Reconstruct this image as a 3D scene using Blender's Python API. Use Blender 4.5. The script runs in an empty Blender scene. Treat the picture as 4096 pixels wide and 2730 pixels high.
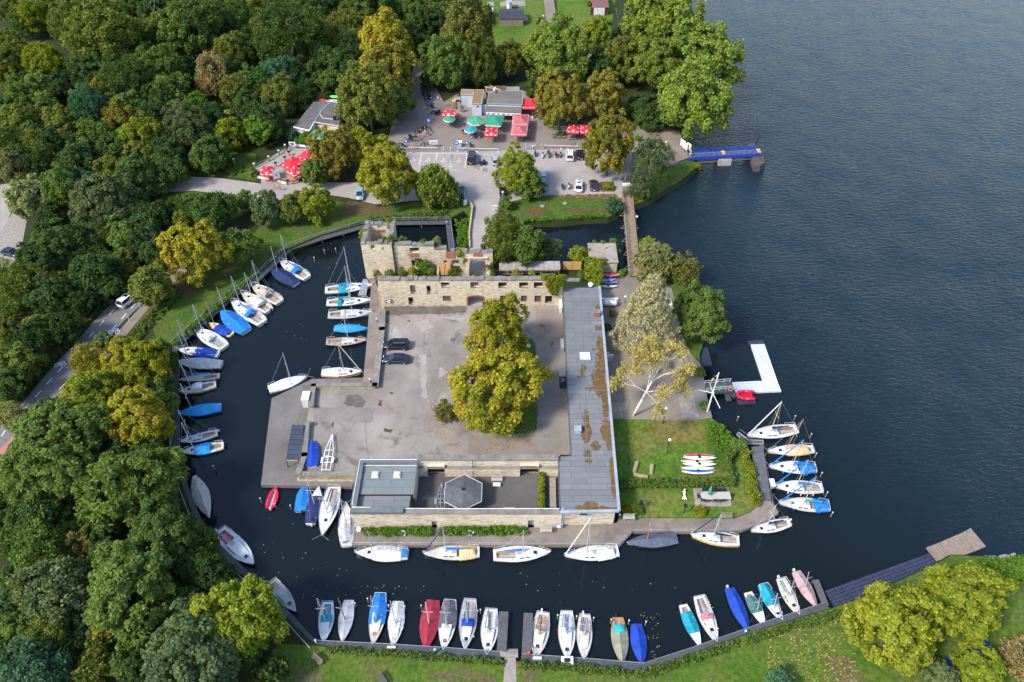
import bpy,math,random
import numpy as np
from mathutils import Vector,Matrix
from math import cos,sin
Vc=Vector
from mathutils.geometry import tessellate_polygon
R=math.radians
scene=bpy.context.scene
COL=scene.collection
rng=random.Random(7);ru=rng.uniform
# ---------------------------------------------------------------- camera, sky, sun, exposure
CAM_H,PITCH,FPX=100.0,R(45),3100.0
cam_d=bpy.data.cameras.new("camera");cam=bpy.data.objects.new("camera",cam_d);COL.objects.link(cam)
cam.location=(0,-CAM_H,CAM_H);cam.rotation_euler=(R(90)-PITCH,0,0)
cam_d.sensor_width=36.0;cam_d.lens=36.0*FPX/4096.0;cam_d.clip_start=1.0;cam_d.clip_end=5000
scene.camera=cam
SUN_EL,SUN_AZ=R(45),R(238)
world=bpy.data.worlds.new("World");scene.world=world;world.use_nodes=True
wn=world.node_tree;bg=wn.nodes["Background"]
sky=wn.nodes.new("ShaderNodeTexSky");sky.sky_type='NISHITA';sky.sun_disc=False
sky.sun_elevation=SUN_EL;sky.sun_rotation=SUN_AZ;sky.air_density=1.0;sky.dust_density=1.2;sky.ozone_density=2.0
wn.links.new(sky.outputs[0],bg.inputs[0]);bg.inputs[1].default_value=0.15
sd=bpy.data.lights.new("sun",'SUN');sd.energy=2.1;sd.angle=R(10.0);sd.color=(1.0,0.93,0.82)
sun=bpy.data.objects.new("sun",sd);COL.objects.link(sun)
sun_dir=Vc((sin(SUN_AZ)*cos(SUN_EL),cos(SUN_AZ)*cos(SUN_EL),sin(SUN_EL)))
sun.rotation_euler=sun_dir.to_track_quat('Z','Y').to_euler();sun.location=sun_dir*300
vs=scene.view_settings;vs.view_transform='Standard';vs.look='None';vs.gamma=1.0;vs.exposure=1.3
scene.cycles.max_bounces=6;scene.cycles.diffuse_bounces=3;scene.cycles.glossy_bounces=3
scene.cycles.transparent_max_bounces=8
# ---------------------------------------------------------------- places: a ray through the survey photograph down to a height
def G(p,z=0.0):
 a=(p[0]-2048)/FPX;b=(p[1]-1365)/FPX
 c,s=cos(PITCH),sin(PITCH)
 t=(CAM_H-z)/(s+b*c)
 return Vc((t*a,-CAM_H+t*(c-b*s),z))
def crop(ox,oy,k):
 return lambda x,y:(ox+x/k,oy+y/k)
_k=1.7227
A1,A2,A3=crop(0,0,_k),crop(1024,0,_k),crop(2048,0,_k)
M1,M2,M3=crop(0,910,_k),crop(1024,910,_k),crop(2048,910,_k)
B1,B2,B3,B4=crop(0,1820,_k),crop(1024,1820,_k),crop(2048,1820,_k),crop(3072,1820,_k)
D=crop(0,0,0.57446)
C5,C3,C4=crop(820,920,2.133),crop(640,1240,2.987),crop(640,1500,2.489)
C6,C7,C8,C9=crop(1220,2340,2.8),crop(1640,2340,2.8),crop(2060,2380,2.319),crop(2680,2220,1.978)
C10,C11,C12,C13=crop(2900,1560,1.5448),crop(1000,1900,2.986),crop(1040,1480,1.867),crop(2460,1640,1.867)
P1,P2,P3,P4=crop(1000,340,3.733),crop(1540,320,4.611),crop(1800,340,5.8825),crop(2000,520,5.115)
P5,P6,P7,P8=crop(1740,560,5.228),crop(2380,480,3.268),crop(2200,460,5.115),crop(1900,0,3.9217)
Q1,Q2,Q3,Q4,Q5=crop(1400,860,3.92),crop(1900,940,2.2417),crop(1380,1820,2.169),crop(1960,1820,2.1016),crop(2340,1080,2.6357)
Q6,Q7=crop(2720,1340,2.8),crop(1980,740,2.319)
# ---------------------------------------------------------------- mesh collecting
class MB:
 def __init__(s):s.v=[];s.f=[]
 def add(s,vs_,fs_):
  n=len(s.v);s.v+=[tuple(x)for x in vs_];s.f+=[tuple(i+n for i in f)for f in fs_];return s
 def quad(s,*p):return s.add(p,[tuple(range(len(p)))])
 def box(s,c,d,rz=0.0,rx=0.0,taper=1.0):
  M_=Matrix.Rotation(rz,3,'Z')@Matrix.Rotation(rx,3,'X');c=Vc(c)
  vs_=[]
  for z in(-.5,.5):
   k=taper if z>0 else 1.0
   for x,y in((-.5,-.5),(.5,-.5),(.5,.5),(-.5,.5)):
    vs_.append(c+M_@Vc((x*d[0]*k,y*d[1]*k,z*d[2])))
  return s.add(vs_,[(3,2,1,0),(4,5,6,7),(0,1,5,4),(1,2,6,5),(2,3,7,6),(3,0,4,7)])
 def beam(s,a,b,w,h):
  a,b=Vc(a),Vc(b);d=(b-a);L=d.length
  if L<1e-6:return s
  x=d.normalized();up=Vc((0,0,1))
  if abs(x.z)>.99:up=Vc((0,1,0))
  y=up.cross(x).normalized();z=x.cross(y)
  vs_=[p+y*(sy*w/2)+z*(sz*h/2)for p in(a,b)for sy,sz in((-1,-1),(1,-1),(1,1),(-1,1))]
  return s.add(vs_,[(0,1,2,3),(7,6,5,4),(0,4,5,1),(1,5,6,2),(2,6,7,3),(3,7,4,0)])
 def tube(s,a,b,r0,r1=None,n=6,cap=True):
  a,b=Vc(a),Vc(b);r1=r0 if r1 is None else r1;d=b-a
  if d.length<1e-6:return s
  x=d.normalized();up=Vc((0,0,1))if abs(x.z)<.95 else Vc((0,1,0))
  y=up.cross(x).normalized();z=x.cross(y)
  vs_=[p+(y*cos(2*math.pi*i/n)+z*sin(2*math.pi*i/n))*r for p,r in((a,r0),(b,r1))for i in range(n)]
  fs_=[(i,(i+1)%n,n+(i+1)%n,n+i)for i in range(n)]
  if cap:fs_+=[tuple(range(n-1,-1,-1)),tuple(range(n,2*n))]
  return s.add(vs_,fs_)
 def path(s,pts,r,n=5):
  for a,b in zip(pts,pts[1:]):s.tube(a,b,r,r,n)
  return s
 def lathe(s,prof,c=(0,0,0),n=12,cap=True):
  c=Vc(c);vs_=[];fs_=[];m=len(prof)
  for r,z in prof:
   for i in range(n):
    a=2*math.pi*i/n;vs_.append(c+Vc((r*cos(a),r*sin(a),z)))
  for j in range(m-1):
   for i in range(n):fs_.append((j*n+i,j*n+(i+1)%n,(j+1)*n+(i+1)%n,(j+1)*n+i))
  if cap:fs_+=[tuple(range(n-1,-1,-1)),tuple(range((m-1)*n,m*n))]
  return s.add(vs_,fs_)
 def loft(s,rings,closed=True,caps=True):
  n=len(rings[0]);vs_=[p for r_ in rings for p in r_];fs_=[]
  k=n if closed else n-1
  for j in range(len(rings)-1):
   for i in range(k):fs_.append((j*n+i,j*n+(i+1)%n,(j+1)*n+(i+1)%n,(j+1)*n+i))
  if caps:fs_+=[tuple(range(n-1,-1,-1)),tuple(range((len(rings)-1)*n,len(rings)*n))]
  return s.add(vs_,fs_)
 def prism(s,poly,z0,z1,flare=0.0):
  P=[Vc((p[0],p[1]))for p in poly]
  ar=sum(P[i].x*P[i-1].y-P[i-1].x*P[i].y for i in range(len(P)))
  if ar>0:P.reverse()
  n=len(P);top=[Vc((p.x,p.y,z1))for p in P];bot=[]
  for i,p in enumerate(P):
   d=(P[(i+1)%n]-P[i-1]);q=Vc((d.y,-d.x))
   if q.length>1e-6:q.normalize()
   bot.append(Vc((p.x+q.x*flare,p.y+q.y*flare,z0)))
  tri=tessellate_polygon([[Vc((p.x,p.y,0))for p in P]])
  fs_=[]
  for t in tri:
   a,b,c=(P[i]for i in t)
   if(b.x-a.x)*(c.y-a.y)-(b.y-a.y)*(c.x-a.x)<0:t=(t[0],t[2],t[1])
   fs_.append(tuple(t))
  if z0!=z1:fs_+=[(n+i,n+(i+1)%n,(i+1)%n,i)for i in range(n)]
  return s.add(top+bot if z0!=z1 else top,fs_)
 def ball(s,c,r,nu=8,nv=5,sq=(1,1,1)):
  prof=[(max(r*sin(math.pi*j/nv),.002),-r*cos(math.pi*j/nv))for j in range(nv+1)]
  m=MB().lathe(prof,(0,0,0),nu);c=Vc(c)
  return s.add([(c.x+p[0]*sq[0],c.y+p[1]*sq[1],c.z+p[2]*sq[2])for p in m.v],m.f)
 def move(s,loc=(0,0,0),rz=0.0):
  M_=Matrix.Translation(loc)@Matrix.Rotation(rz,4,'Z');s.v=[tuple(M_@Vc(p))for p in s.v];return s
 def mesh(s,name,m,smooth=False):
  me=bpy.data.meshes.new(name);me.from_pydata(s.v,[],s.f);me.update()
  for q in(m if isinstance(m,(list,tuple))else[m]):me.materials.append(q)
  if smooth:me.polygons.foreach_set("use_smooth",[True]*len(me.polygons))
  return me
 def put(s,name,m,parent=None,smooth=False,w_=False):
  if w_ and parent is not None:
   l=Vc();q=parent
   while q is not None:l=l+q.location;q=q.parent
   s.v=[(p[0]-l.x,p[1]-l.y,p[2]-l.z)for p in s.v]
  o=bpy.data.objects.new(name,s.mesh(name,m,smooth));COL.objects.link(o)
  if parent is not None:o.parent=parent
  return o
def tag(o,label=None,cat=None,group=None,kind=None):
 if label:o["label"]=label
 if cat:o["category"]=cat
 if group:o["group"]=group
 if kind:o["kind"]=kind
 return o
def thing(name,label,cat,loc=(0,0,0),rz=0.0,group=None):
 o=bpy.data.objects.new(name,None);COL.objects.link(o);o.empty_display_size=.3
 o.location=loc;o.rotation_euler=(0,0,rz)
 return tag(o,label,cat,group)
def copy_tree(o,label=None,loc=None,rz=None,parent=None,scale=None):
 c=o.copy();COL.objects.link(c)
 if parent is not None:c.parent=parent
 if loc is not None:c.location=loc
 if rz is not None:c.rotation_euler=(0,0,rz)
 if label:c["label"]=label
 if scale is not None:c.scale=scale if isinstance(scale,tuple)else(scale,)*3
 for ch in list(o.children):copy_tree(ch,parent=c)
 return c
def struct(name,mb,m,**k):
 o=mb.put(name,m,**k);o["kind"]="structure";return o
# ---------------------------------------------------------------- materials
def srgb(r,g,b):
 f=lambda c:(c/255/12.92)if c/255<=.04045 else((c/255+.055)/1.055)**2.4
 return(f(r),f(g),f(b),1.0)
class NT:
 def __init__(s,name):
  s.m=bpy.data.materials.new(name);s.m.use_nodes=True;s.t=s.m.node_tree;s.N=s.t.nodes;s.L=s.t.links
  s.p=s.N["Principled BSDF"];s.co=s.N.new("ShaderNodeTexCoord").outputs["Object"]
 def noise(s,sc,det=3.0,rough=.55,co=None,out="Fac",dist=0.0):
  n=s.N.new("ShaderNodeTexNoise");n.inputs["Scale"].default_value=sc;n.inputs["Detail"].default_value=det
  n.inputs["Roughness"].default_value=rough;n.inputs["Distortion"].default_value=dist
  s.L.new(co or s.co,n.inputs["Vector"]);return n.outputs[out]
 def ramp(s,f,*st):
  n=s.N.new("ShaderNodeValToRGB");e=n.color_ramp.elements
  while len(e)<len(st):e.new(.5)
  for q,(p,c)in zip(e,st):q.position=p;q.color=c if len(c)==4 else(*c,1)
  s.L.new(f,n.inputs[0]);return n.outputs[0]
 def mr(s,f,a,b,c=0.,d=1.):
  n=s.N.new("ShaderNodeMapRange");s.L.new(f,n.inputs[0])
  for i,x in enumerate((a,b,c,d)):n.inputs[i+1].default_value=x
  return n.outputs[0]
 def math(s,op,a,b=None,c=None):
  n=s.N.new("ShaderNodeMath");n.operation=op
  for i,x in enumerate((a,b,c)):
   if x is None:continue
   if isinstance(x,(int,float)):n.inputs[i].default_value=x
   else:s.L.new(x,n.inputs[i])
  return n.outputs[0]
 def mix(s,f,a,b,mode='MIX'):
  n=s.N.new("ShaderNodeMix");n.data_type='RGBA';n.blend_type=mode
  for sock,x in((n.inputs[0],f),(n.inputs[6],a),(n.inputs[7],b)):
   if isinstance(x,(int,float)):sock.default_value=x
   elif isinstance(x,tuple):sock.default_value=x if len(x)==4 else(*x,1)
   else:s.L.new(x,sock)
  return n.outputs[2]
 def xyz(s,co=None):
  n=s.N.new("ShaderNodeSeparateXYZ");s.L.new(co or s.co,n.inputs[0]);return n.outputs
 def vec(s,x,y,z=0.0):
  n=s.N.new("ShaderNodeCombineXYZ")
  for i,q in enumerate((x,y,z)):
   if isinstance(q,(int,float)):n.inputs[i].default_value=q
   else:s.L.new(q,n.inputs[i])
  return n.outputs[0]
 def mapv(s,scale=(1,1,1),rot=(0,0,0),co=None):
  n=s.N.new("ShaderNodeMapping");n.inputs["Scale"].default_value=scale;n.inputs["Rotation"].default_value=rot
  s.L.new(co or s.co,n.inputs[0]);return n.outputs[0]
 def bump(s,h,st=.3,d=.05):
  n=s.N.new("ShaderNodeBump");n.inputs["Strength"].default_value=st;n.inputs["Distance"].default_value=d
  s.L.new(h,n.inputs["Height"]);s.L.new(n.outputs[0],s.p.inputs["Normal"])
 def col(s,c):
  if isinstance(c,tuple):s.p.inputs["Base Color"].default_value=c
  else:s.L.new(c,s.p.inputs["Base Color"])
  return s
 def set(s,rough=.6,metal=0.,spec=.5):
  s.p.inputs["Roughness"].default_value=rough;s.p.inputs["Metallic"].default_value=metal
  s.p.inputs["Specular IOR Level"].default_value=spec;return s.m
_mc={}
def plain(name,c,rough=.5,var=.18,sc=1.5,metal=0.,spec=.5):
 """a plain material with soft wear: lighter and darker patches of its own colour"""
 if name in _mc:return _mc[name]
 t=NT(name);c=tuple(c[:3])
 lo=tuple(x*(1-var)for x in c);hi=tuple(min(1,x*(1+var*.6))for x in c)
 t.col(t.ramp(t.noise(sc,4),(.3,lo),(.7,hi)));_mc[name]=t.set(rough,metal,spec);return _mc[name]
# ---------------------------------------------------------------- materials of the setting
def mat_grass(name,a,b,c,sc=.12):
 t=NT(name)
 f=t.ramp(t.noise(sc,6,.68,dist=.6),(.34,a),(.48,b),(.66,c))
 f=t.mix(t.mr(t.noise(sc*4.5,5,.7),.54,.7,0,.55),f,tuple(x*y for x,y in zip(c,(1.0,.82,1.1))))
 g=t.noise(1.6,5,.75);f=t.mix(t.mr(g,.38,.62),t.mix(.6,f,(.018,.036,.008)),f)
 t.col(f);t.bump(t.noise(6,3),.5,.12);return t.set(.9,0,.1)
M_ground=mat_grass("forest_floor",(.022,.034,.012),(.034,.042,.016),(.05,.042,.022))
M_bank=mat_grass("bank_grass",(.045,.098,.012),(.078,.14,.018),(.105,.10,.032),.22)
M_lawn=mat_grass("lawn_grass",(.06,.135,.012),(.098,.18,.02),(.18,.17,.045),.11)
M_meadow=mat_grass("meadow_grass",(.062,.125,.013),(.10,.162,.02),(.135,.125,.042),.16)
M_earth=mat_grass("leafy_earth",(.11,.07,.03),(.15,.09,.045),(.09,.085,.03),.3)
M_gravel=plain("gravel",(.27,.24,.2),.95,.35,2.5)
M_red_path=plain("red_paving",(.36,.15,.115),.9,.15,1.2)
def mat_asphalt(name,a,b,stain=(.06,.05,.045),amount=.5,sc=.12):
 t=NT(name)
 f=t.ramp(t.noise(sc,6,.62),(.35,a),(.65,b))
 st=t.mr(t.noise(sc*2.4,5,.6,dist=.8),.56,.72,0,amount);f=t.mix(st,f,stain)
 lt=t.mr(t.noise(sc*5,6,.7,dist=1.2),.6,.78,0,.45);f=t.mix(lt,f,tuple(min(1,x*1.45)for x in b))
 v=t.N.new("ShaderNodeTexVoronoi");v.feature='DISTANCE_TO_EDGE';v.inputs["Scale"].default_value=sc*.9
 n=t.noise(.7,3,out="Color");t.L.new(t.mix(.12,t.co,n,'ADD'),v.inputs["Vector"])
 f=t.mix(t.mr(v.outputs[0],0,.006,.35,0),f,(.05,.045,.04))
 f=t.mix(t.mr(t.noise(9,2),.3,.7,0,.25),f,tuple(x*.6 for x in a))
 t.col(f);return t.set(.9,0,.2)
M_yard=mat_asphalt("yard_asphalt",(.185,.16,.14),(.315,.28,.25),(.08,.065,.05),.75)
M_plaza=mat_asphalt("plaza_asphalt",(.19,.158,.134),(.25,.213,.183),(.13,.105,.083),.5)
M_park=mat_asphalt("parking_asphalt",(.29,.255,.232),(.36,.322,.295),(.21,.18,.155),.45)
M_road=mat_asphalt("road_asphalt",(.135,.128,.125),(.175,.168,.163),(.11,.1,.095),.4)
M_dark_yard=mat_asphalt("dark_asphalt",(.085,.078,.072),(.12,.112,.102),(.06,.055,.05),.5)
M_quay=mat_asphalt("quay_concrete",(.17,.14,.115),(.26,.22,.185),(.1,.08,.06),.6,.25)
M_dock=mat_asphalt("dock_concrete",(.135,.122,.112),(.19,.176,.165),(.09,.08,.072),.5,.2)
M_coping=mat_asphalt("coping_concrete",(.15,.138,.12),(.26,.24,.21),(.075,.067,.055),.7,.5)
M_white_paint=plain("road_paint",(.74,.73,.70),.7,.14,2)
M_slab=plain("paving_slabs",(.27,.235,.2),.9,.3,.8)
def mat_water():
 t=NT("water");x,y,_=t.xyz()
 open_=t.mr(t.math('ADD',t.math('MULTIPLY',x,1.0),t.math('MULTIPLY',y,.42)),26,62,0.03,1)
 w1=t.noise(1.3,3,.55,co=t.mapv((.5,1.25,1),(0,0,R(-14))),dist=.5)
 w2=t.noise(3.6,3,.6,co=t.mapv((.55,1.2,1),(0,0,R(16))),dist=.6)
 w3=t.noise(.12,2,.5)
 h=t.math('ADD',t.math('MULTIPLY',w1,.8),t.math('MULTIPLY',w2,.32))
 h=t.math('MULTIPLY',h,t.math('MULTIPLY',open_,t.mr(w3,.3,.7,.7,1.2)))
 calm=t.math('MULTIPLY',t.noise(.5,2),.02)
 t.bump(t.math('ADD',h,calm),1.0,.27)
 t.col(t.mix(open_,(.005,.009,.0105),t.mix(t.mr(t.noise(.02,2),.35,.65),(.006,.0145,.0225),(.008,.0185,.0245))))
 t.p.inputs["IOR"].default_value=1.333
 return t.set(.06,0,.5)
M_water=mat_water()
# ---------------------------------------------------------------- ground, water
Z_LAND,Z_QUAY,Z_YARD,Z_LAWN=1.2,.7,1.6,1.0
def W(pts,z):return[G(p,z)for p in pts]
shore=W([D(*p)for p in[(1600,60),(1612,150),(1590,230),(1570,300),(1578,330),(1590,352),(1606,380),(1580,402),(1556,420),(1525,436),(1502,452),(1480,462),(1456,472),(1438,474),(1420,490),(1396,500),(1340,502),(1290,508),(1240,510),(1205,507),(1200,540),(1215,575),(1150,585),(1090,585),(1076,575),(1078,480),(1060,490),(1038,502),(840,508),(740,540),(640,582),(560,640),(480,708),(392,792),(388,860),(396,1052),(424,1130),(452,1212),(530,1300),(600,1356),(660,1420),(722,1482),(800,1492),(1000,1506),(1155,1516),(1300,1528),(1478,1542),(1620,1490),(1760,1442),(1908,1398),(1960,1380),(2150,1296),(2185,1275),(2270,1278),(2353,1292)]],Z_LAND)
far=[Vc(p)for p in[(220,-45,0),(700,-60,0),(700,-700,0),(-700,-700,0),(-700,700,0),(120,700,0),(95,330,0),(60,190,0)]]
land=MB().prism(shore+far,-1.2,Z_LAND,.9)
struct("ground",land,M_ground)
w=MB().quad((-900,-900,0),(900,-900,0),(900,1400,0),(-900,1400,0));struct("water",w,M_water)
_ns=[0]
def sheet(name,pts,z,m,lift=.004):
 _ns[0]+=1;z1=z+lift+.0006*_ns[0];return struct(name,MB().prism(W(pts,z),z1,z1),m)
sheet("bank_grass",[D(*p)for p in[(838,506),(740,538),(640,580),(560,638),(480,706),(391,790),(360,780),(340,720),(400,670),(450,620),(560,560),(640,480),(760,460),(860,480),(1030,455),(1072,462),(1076,478),(1058,488),(1036,500)]],Z_LAND,M_bank)
sheet("lake_bank_grass",[D(*p)for p in[(1206,506),(1240,509),(1290,507),(1340,501),(1396,499),(1420,489),(1438,473),(1430,462),(1400,452),(1232,450),(1150,470),(1140,560),(1180,570)]],Z_LAND,M_bank)
sheet("point_grass",[D(*p)for p in[(1460,470),(1482,461),(1504,451),(1527,435),(1558,419),(1582,401),(1604,380),(1590,368),(1550,375),(1505,400),(1490,410),(1470,440)]],Z_LAND,M_bank)
sheet("meadow",[D(*p)for p in[(640,1480),(722,1484),(800,1494),(1000,1508),(1155,1518),(1300,1530),(1478,1544),(1620,1492),(1760,1444),(1908,1400),(1960,1382),(2150,1298),(2187,1277),(2270,1280),(2353,1294),(2500,1330),(2500,1700),(600,1700),(560,1600)]],Z_LAND,M_meadow)
sheet("garden_lawn",[D(*p)for p in[(1105,-30),(1255,-30),(1275,90),(1210,130),(1100,110)]],Z_LAND,M_lawn)
sheet("garden_grass",[D(*p)for p in[(1275,-30),(1420,-30),(1400,90),(1290,100)]],Z_LAND,M_lawn)
sheet("verge",[D(*p)for p in[(300,790),(345,715),(400,668),(450,618),(430,590),(395,640),(350,690),(290,780)]],Z_LAND,M_earth,.008)
sheet("slope_grass",[A1(*p)for p in[(1180,1200),(1640,1225),(1764,1250),(1764,1060),(1500,1040),(1300,1050)]],Z_LAND,M_bank)
sheet("hedge_grass",[A1(*p)for p in[(1110,1340),(1330,1322),(1590,1355),(1680,1480),(1500,1560),(1120,1560)]],Z_LAND,M_bank)
sheet("leaf_litter",[D(*p)for p in[(1232,452),(1400,454),(1440,464),(1440,440),(1230,443)]],Z_LAND,M_earth,.012)
lane=sheet("upper_road",[A1(*p)for p in[(0,1275),(180,1248),(420,1225),(700,1215),(1060,1213),(1300,1218),(1520,1230),(1764,1262),(1960,1300),(2100,1330),(2100,1420),(1900,1420),(1660,1398),(1580,1350),(1330,1315),(1120,1330),(700,1310),(350,1320),(140,1345),(95,1420),(0,1660)]],Z_LAND,M_park,.012)
sheet("gravel_strip",[A1(*p)for p in[(85,1470),(185,1520),(140,1760),(60,1860),(-120,1860),(-60,1700)]],Z_LAND,M_gravel,.02)
sheet("forest_path",[A1(*p)for p in[(1055,1205),(1170,1208),(1290,1070),(1275,1045),(1180,1085)]],Z_LAND,M_earth,.012)
road_l=[(-240,1580),(60,1330),(130,1240),(320,1010),(500,820),(700,590),(920,392),(1060,250),(1165,183),(1300,100)]
road_r=[(1330,160),(1225,235),(1190,300),(1100,405),(960,545),(850,650),(770,740),(640,880),(500,1060),(410,1160),(250,1272),(120,1390),(60,1470),(-200,1700)]
sheet("road",[M1(*p)for p in road_l+road_r],Z_LAND,M_road,.016)
sheet("cycle_path",[M1(*p)for p in[(1345,230),(1275,318),(1190,390),(1040,540),(940,660),(850,770),(760,880),(700,960),(640,1020),(590,985),(780,755),(960,560),(1100,420),(1195,312),(1230,250)]],Z_LAND,M_plaza,.012)
sheet("red_path",[M1(*p)for p in[(600,985),(720,880),(760,880),(640,1100),(440,1210),(420,1290),(260,1300),(60,1500),(40,1560),(200,1540),(120,1700),(0,1720),(-200,1760),(-150,1640),(60,1460),(110,1400),(250,1284),(425,1160)]],Z_LAND,M_red_path,.01)
mk=MB()
def stripe(mb,p,q,wd,z):
 a,b=G(p,z),G(q,z);d=(b-a);n_=Vc((-d.y,d.x,0)).normalized()*wd/2
 return mb.quad(a-n_,b-n_,b+n_,a+n_)
ZR=Z_LAND+.05
for p,q in[((1110,258),(1148,232)),((900,445),(918,424)),((752,604),(784,566)),((684,680),(717,641)),((614,757),(648,718)),((545,836),(578,797)),((475,915),(507,877)),((397,998),(436,957)),((321,1082),(360,1040)),((242,1170),(284,1126)),((162,1258),(204,1214)),((902,560),(936,522)),((836,633),(870,595)),((768,710),(803,672)),((408,1117),(447,1075)),((488,1030),(515,1000)),((10,1440),(36,1400)),((1190,330),(1210,312))]:
 stripe(mk,M1(*p),M1(*q),.16,ZR)
def bicycle_mark(mb,c,k=1.0):
 c=G(c,ZR)
 for dx in(-.55,.55):
  for i in range(10):
   a0,a1=i*.628,(i+1)*.628
   mb.quad(*[c+Vc(((dx+r_*cos(a))*k,(.25*0+r_*sin(a))*k*1.2,0))for r_,a in((.3,a0),(.4,a0),(.4,a1),(.3,a1))])
 for p,q in(((-.55,0),(-.2,.6)),((-.2,.6),(.45,.6)),((.45,.6),(.55,0)),((-.2,.6),(0,0)),((0,0),(.45,.6)),((-.55,0),(0,0))):
  a,b=c+Vc((p[0]*k,p[1]*k*1.2,.003)),c+Vc((q[0]*k,q[1]*k*1.2,.003));d=(b-a);n_=Vc((-d.y,d.x,0)).normalized()*.05
  mb.quad(a-n_,b-n_,b+n_,a+n_)
bicycle_mark(mk,M1(415,948),1.1);bicycle_mark(mk,M1(787,720),1.1)
struct("road_markings",mk,M_white_paint)
sheet("plaza",[D(*p)for p in[(886,340),(900,290),(925,240),(945,190),(950,150),(975,150),(1000,200),(1020,235),(1060,210),(1240,210),(1250,290),(1460,290),(1500,285),(1530,295),(1560,300),(1575,335),(1584,362),(1500,395),(1440,460),(1400,452),(1340,345),(930,352),(915,380),(880,400)]],Z_LAND,M_plaza,.006)
sheet("car_park",[D(*p)for p in[(926,352),(1350,342),(1430,400),(1430,455),(1232,449),(1150,470),(1140,500),(1134,590),(1082,590),(1086,470),(1060,460),(1030,455),(860,470),(800,455),(700,440),(600,430),(600,405),(700,420),(860,420)]],Z_LAND,M_park,.012)
pm=MB();ZP=Z_LAND+.05
def L2(p,q,wd=.13):stripe(pm,P2(*p),P2(*q),wd,ZP)
L2((405,1345),(1520,1362));L2((412,1345),(345,1590));L2((680,1350),(632,1568));L2((965,1355),(935,1480));L2((1243,1362),(1212,1568));L2((1520,1362),(1475,1590));L2((1785,1370),(1898,1375),.1)
stripe(pm,P5(280,557),P5(370,557),.13,ZP);stripe(pm,P5(600,570),P5(650,570),.13,ZP);stripe(pm,P5(330,555),P5(362,290),.13,ZP)
def wheelchair(c):
 c=G(c,ZP+.004)
 def seg(p,q,wd=.11):
  a,b=c+Vc((*p,0)),c+Vc((*q,0));d=b-a;n_=Vc((-d.y,d.x,0)).normalized()*wd/2
  pm.quad(a-n_,b-n_,b+n_,a+n_)
 for i in range(9):
  a0,a1=R(-200+i*27),R(-173+i*27);seg((.05+.42*cos(a0),-.15+.5*sin(a0)),(.05+.42*cos(a1),-.15+.5*sin(a1)))
 seg((0,.75),(-.02,0));seg((-.02,.3),(.32,.3));seg((0,.02),(-.35,-.02));seg((-.35,0),(-.62,-.6))
 pm.lathe([(.13,0),(.001,.001)],c+Vc((0,.95,0)),8,False)
for p in((515,1478),(795,1482),(1075,1490),(1365,1495)):wheelchair(P2(*p))
struct("parking_markings",pm,M_white_paint)
tp=MB()
for q in([(808,575),(838,500),(935,505),(928,648)],[(990,655),(1000,585),(1100,590),(1095,680)]):tp.prism(W([P5(*p)for p in q],Z_LAND),Z_LAND+.045,Z_LAND+.045)
struct("asphalt_patches",tp,M_plaza)
sheet("garden_path",[P8(*p)for p in[(1075,-40),(1230,-40),(1265,200),(1262,350),(1125,360),(1105,200)]],Z_LAND,M_plaza,.012)
sheet("meadow_path",[B2(*p)for p in[(1712,1398),(1790,1398),(1800,1700),(1690,1700),(1712,1480)]],Z_LAND,M_slab,.012)
sheet("driveway_edge",[P5(*p)for p in[(620,1290),(780,1280),(790,1568),(700,1600),(600,1500)]],Z_LAND,M_bank,.016)
# ---------------------------------------------------------------- the island
def island(name,pts,z,m,flare=0.0):return struct(name,MB().prism(W(pts,z),-1.5,z,flare),m)
island("west_quay",[M2(*p)for p in[(770,350),(836,350),(895,560),(848,700),(812,1090),(735,1090),(762,800),(792,420)]],Z_QUAY,M_quay)
island("dock_platform",[M2(108,1178),M2(385,1045),M2(738,1036),M2(738,1120),M2(400,1120),M2(360,1568),B2(300,180),B2(690,160),B2(662,220),B2(34,208),B2(66,-60)],Z_QUAY-.01,M_dock)
island("courtyard",[M2(880,545),M2(870,700),M2(822,1098),M2(400,1098),M2(345,1350),B2(292,140),B2(690,140),B2(1760,40),B3(330,60),M3(360,520),M3(-300,540)],Z_YARD,M_yard)
island("ruin_floor",[M2(880,545),M2(735,95),M2(760,-10),M2(950,-10),M2(970,100),M2(1590,180),M3(300,250),M3(480,230),M3(540,110),M3(740,110),M3(745,300),M3(835,300),M3(880,420),M3(620,560),M3(350,545)],Z_QUAY+.2,M_ground)
island("south_quay",[B2(662,622),B2(690,470),B3(400,470),B3(720,470),B3(740,422),B3(1300,425),B3(1540,420),B3(1640,380),B3(1710,320),B3(1780,316),B4(75,395),B4(10,452),B3(1585,520),B3(1400,530),B3(835,528),B3(745,622)],Z_QUAY,M_quay)
island("terrace_yard",[M3(600,410),M3(830,300),M3(1000,380),M3(1100,420),M3(1180,760),M3(1240,880),M3(1310,960),M3(1340,1150),M3(1380,1310),M3(1260,1330),M3(690,1320),M3(640,900)],Z_LAWN+.008,M_plaza)
island("lawn",[M3(560,1300),M3(1310,1322),M3(1370,1310),M3(1480,1400),M3(1560,1470),M3(1640,1540),B3(1640,60),B3(1720,320),B3(1640,390),B3(1540,430),B3(735,430),B3(700,0)],Z_LAWN,M_lawn)
island("garden_point",[M3(860,330),M3(1000,220),M3(1210,240),M3(1300,400),M3(1330,760),M3(1290,880),M3(1320,1060),M3(1240,1000),M3(1150,780),M3(1060,420)],Z_LAWN-.01,M_bank)
sheet("slab_path",[M3(*p)for p in[(1110,930),(1170,900),(1290,1310),(1170,1316)]],Z_LAWN+.008,M_slab,.006)
sheet("slab_terrace",[M3(*p)for p in[(662,1210),(800,1205),(780,1310),(690,1310)]],Z_LAWN+.008,M_slab,.008)
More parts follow.
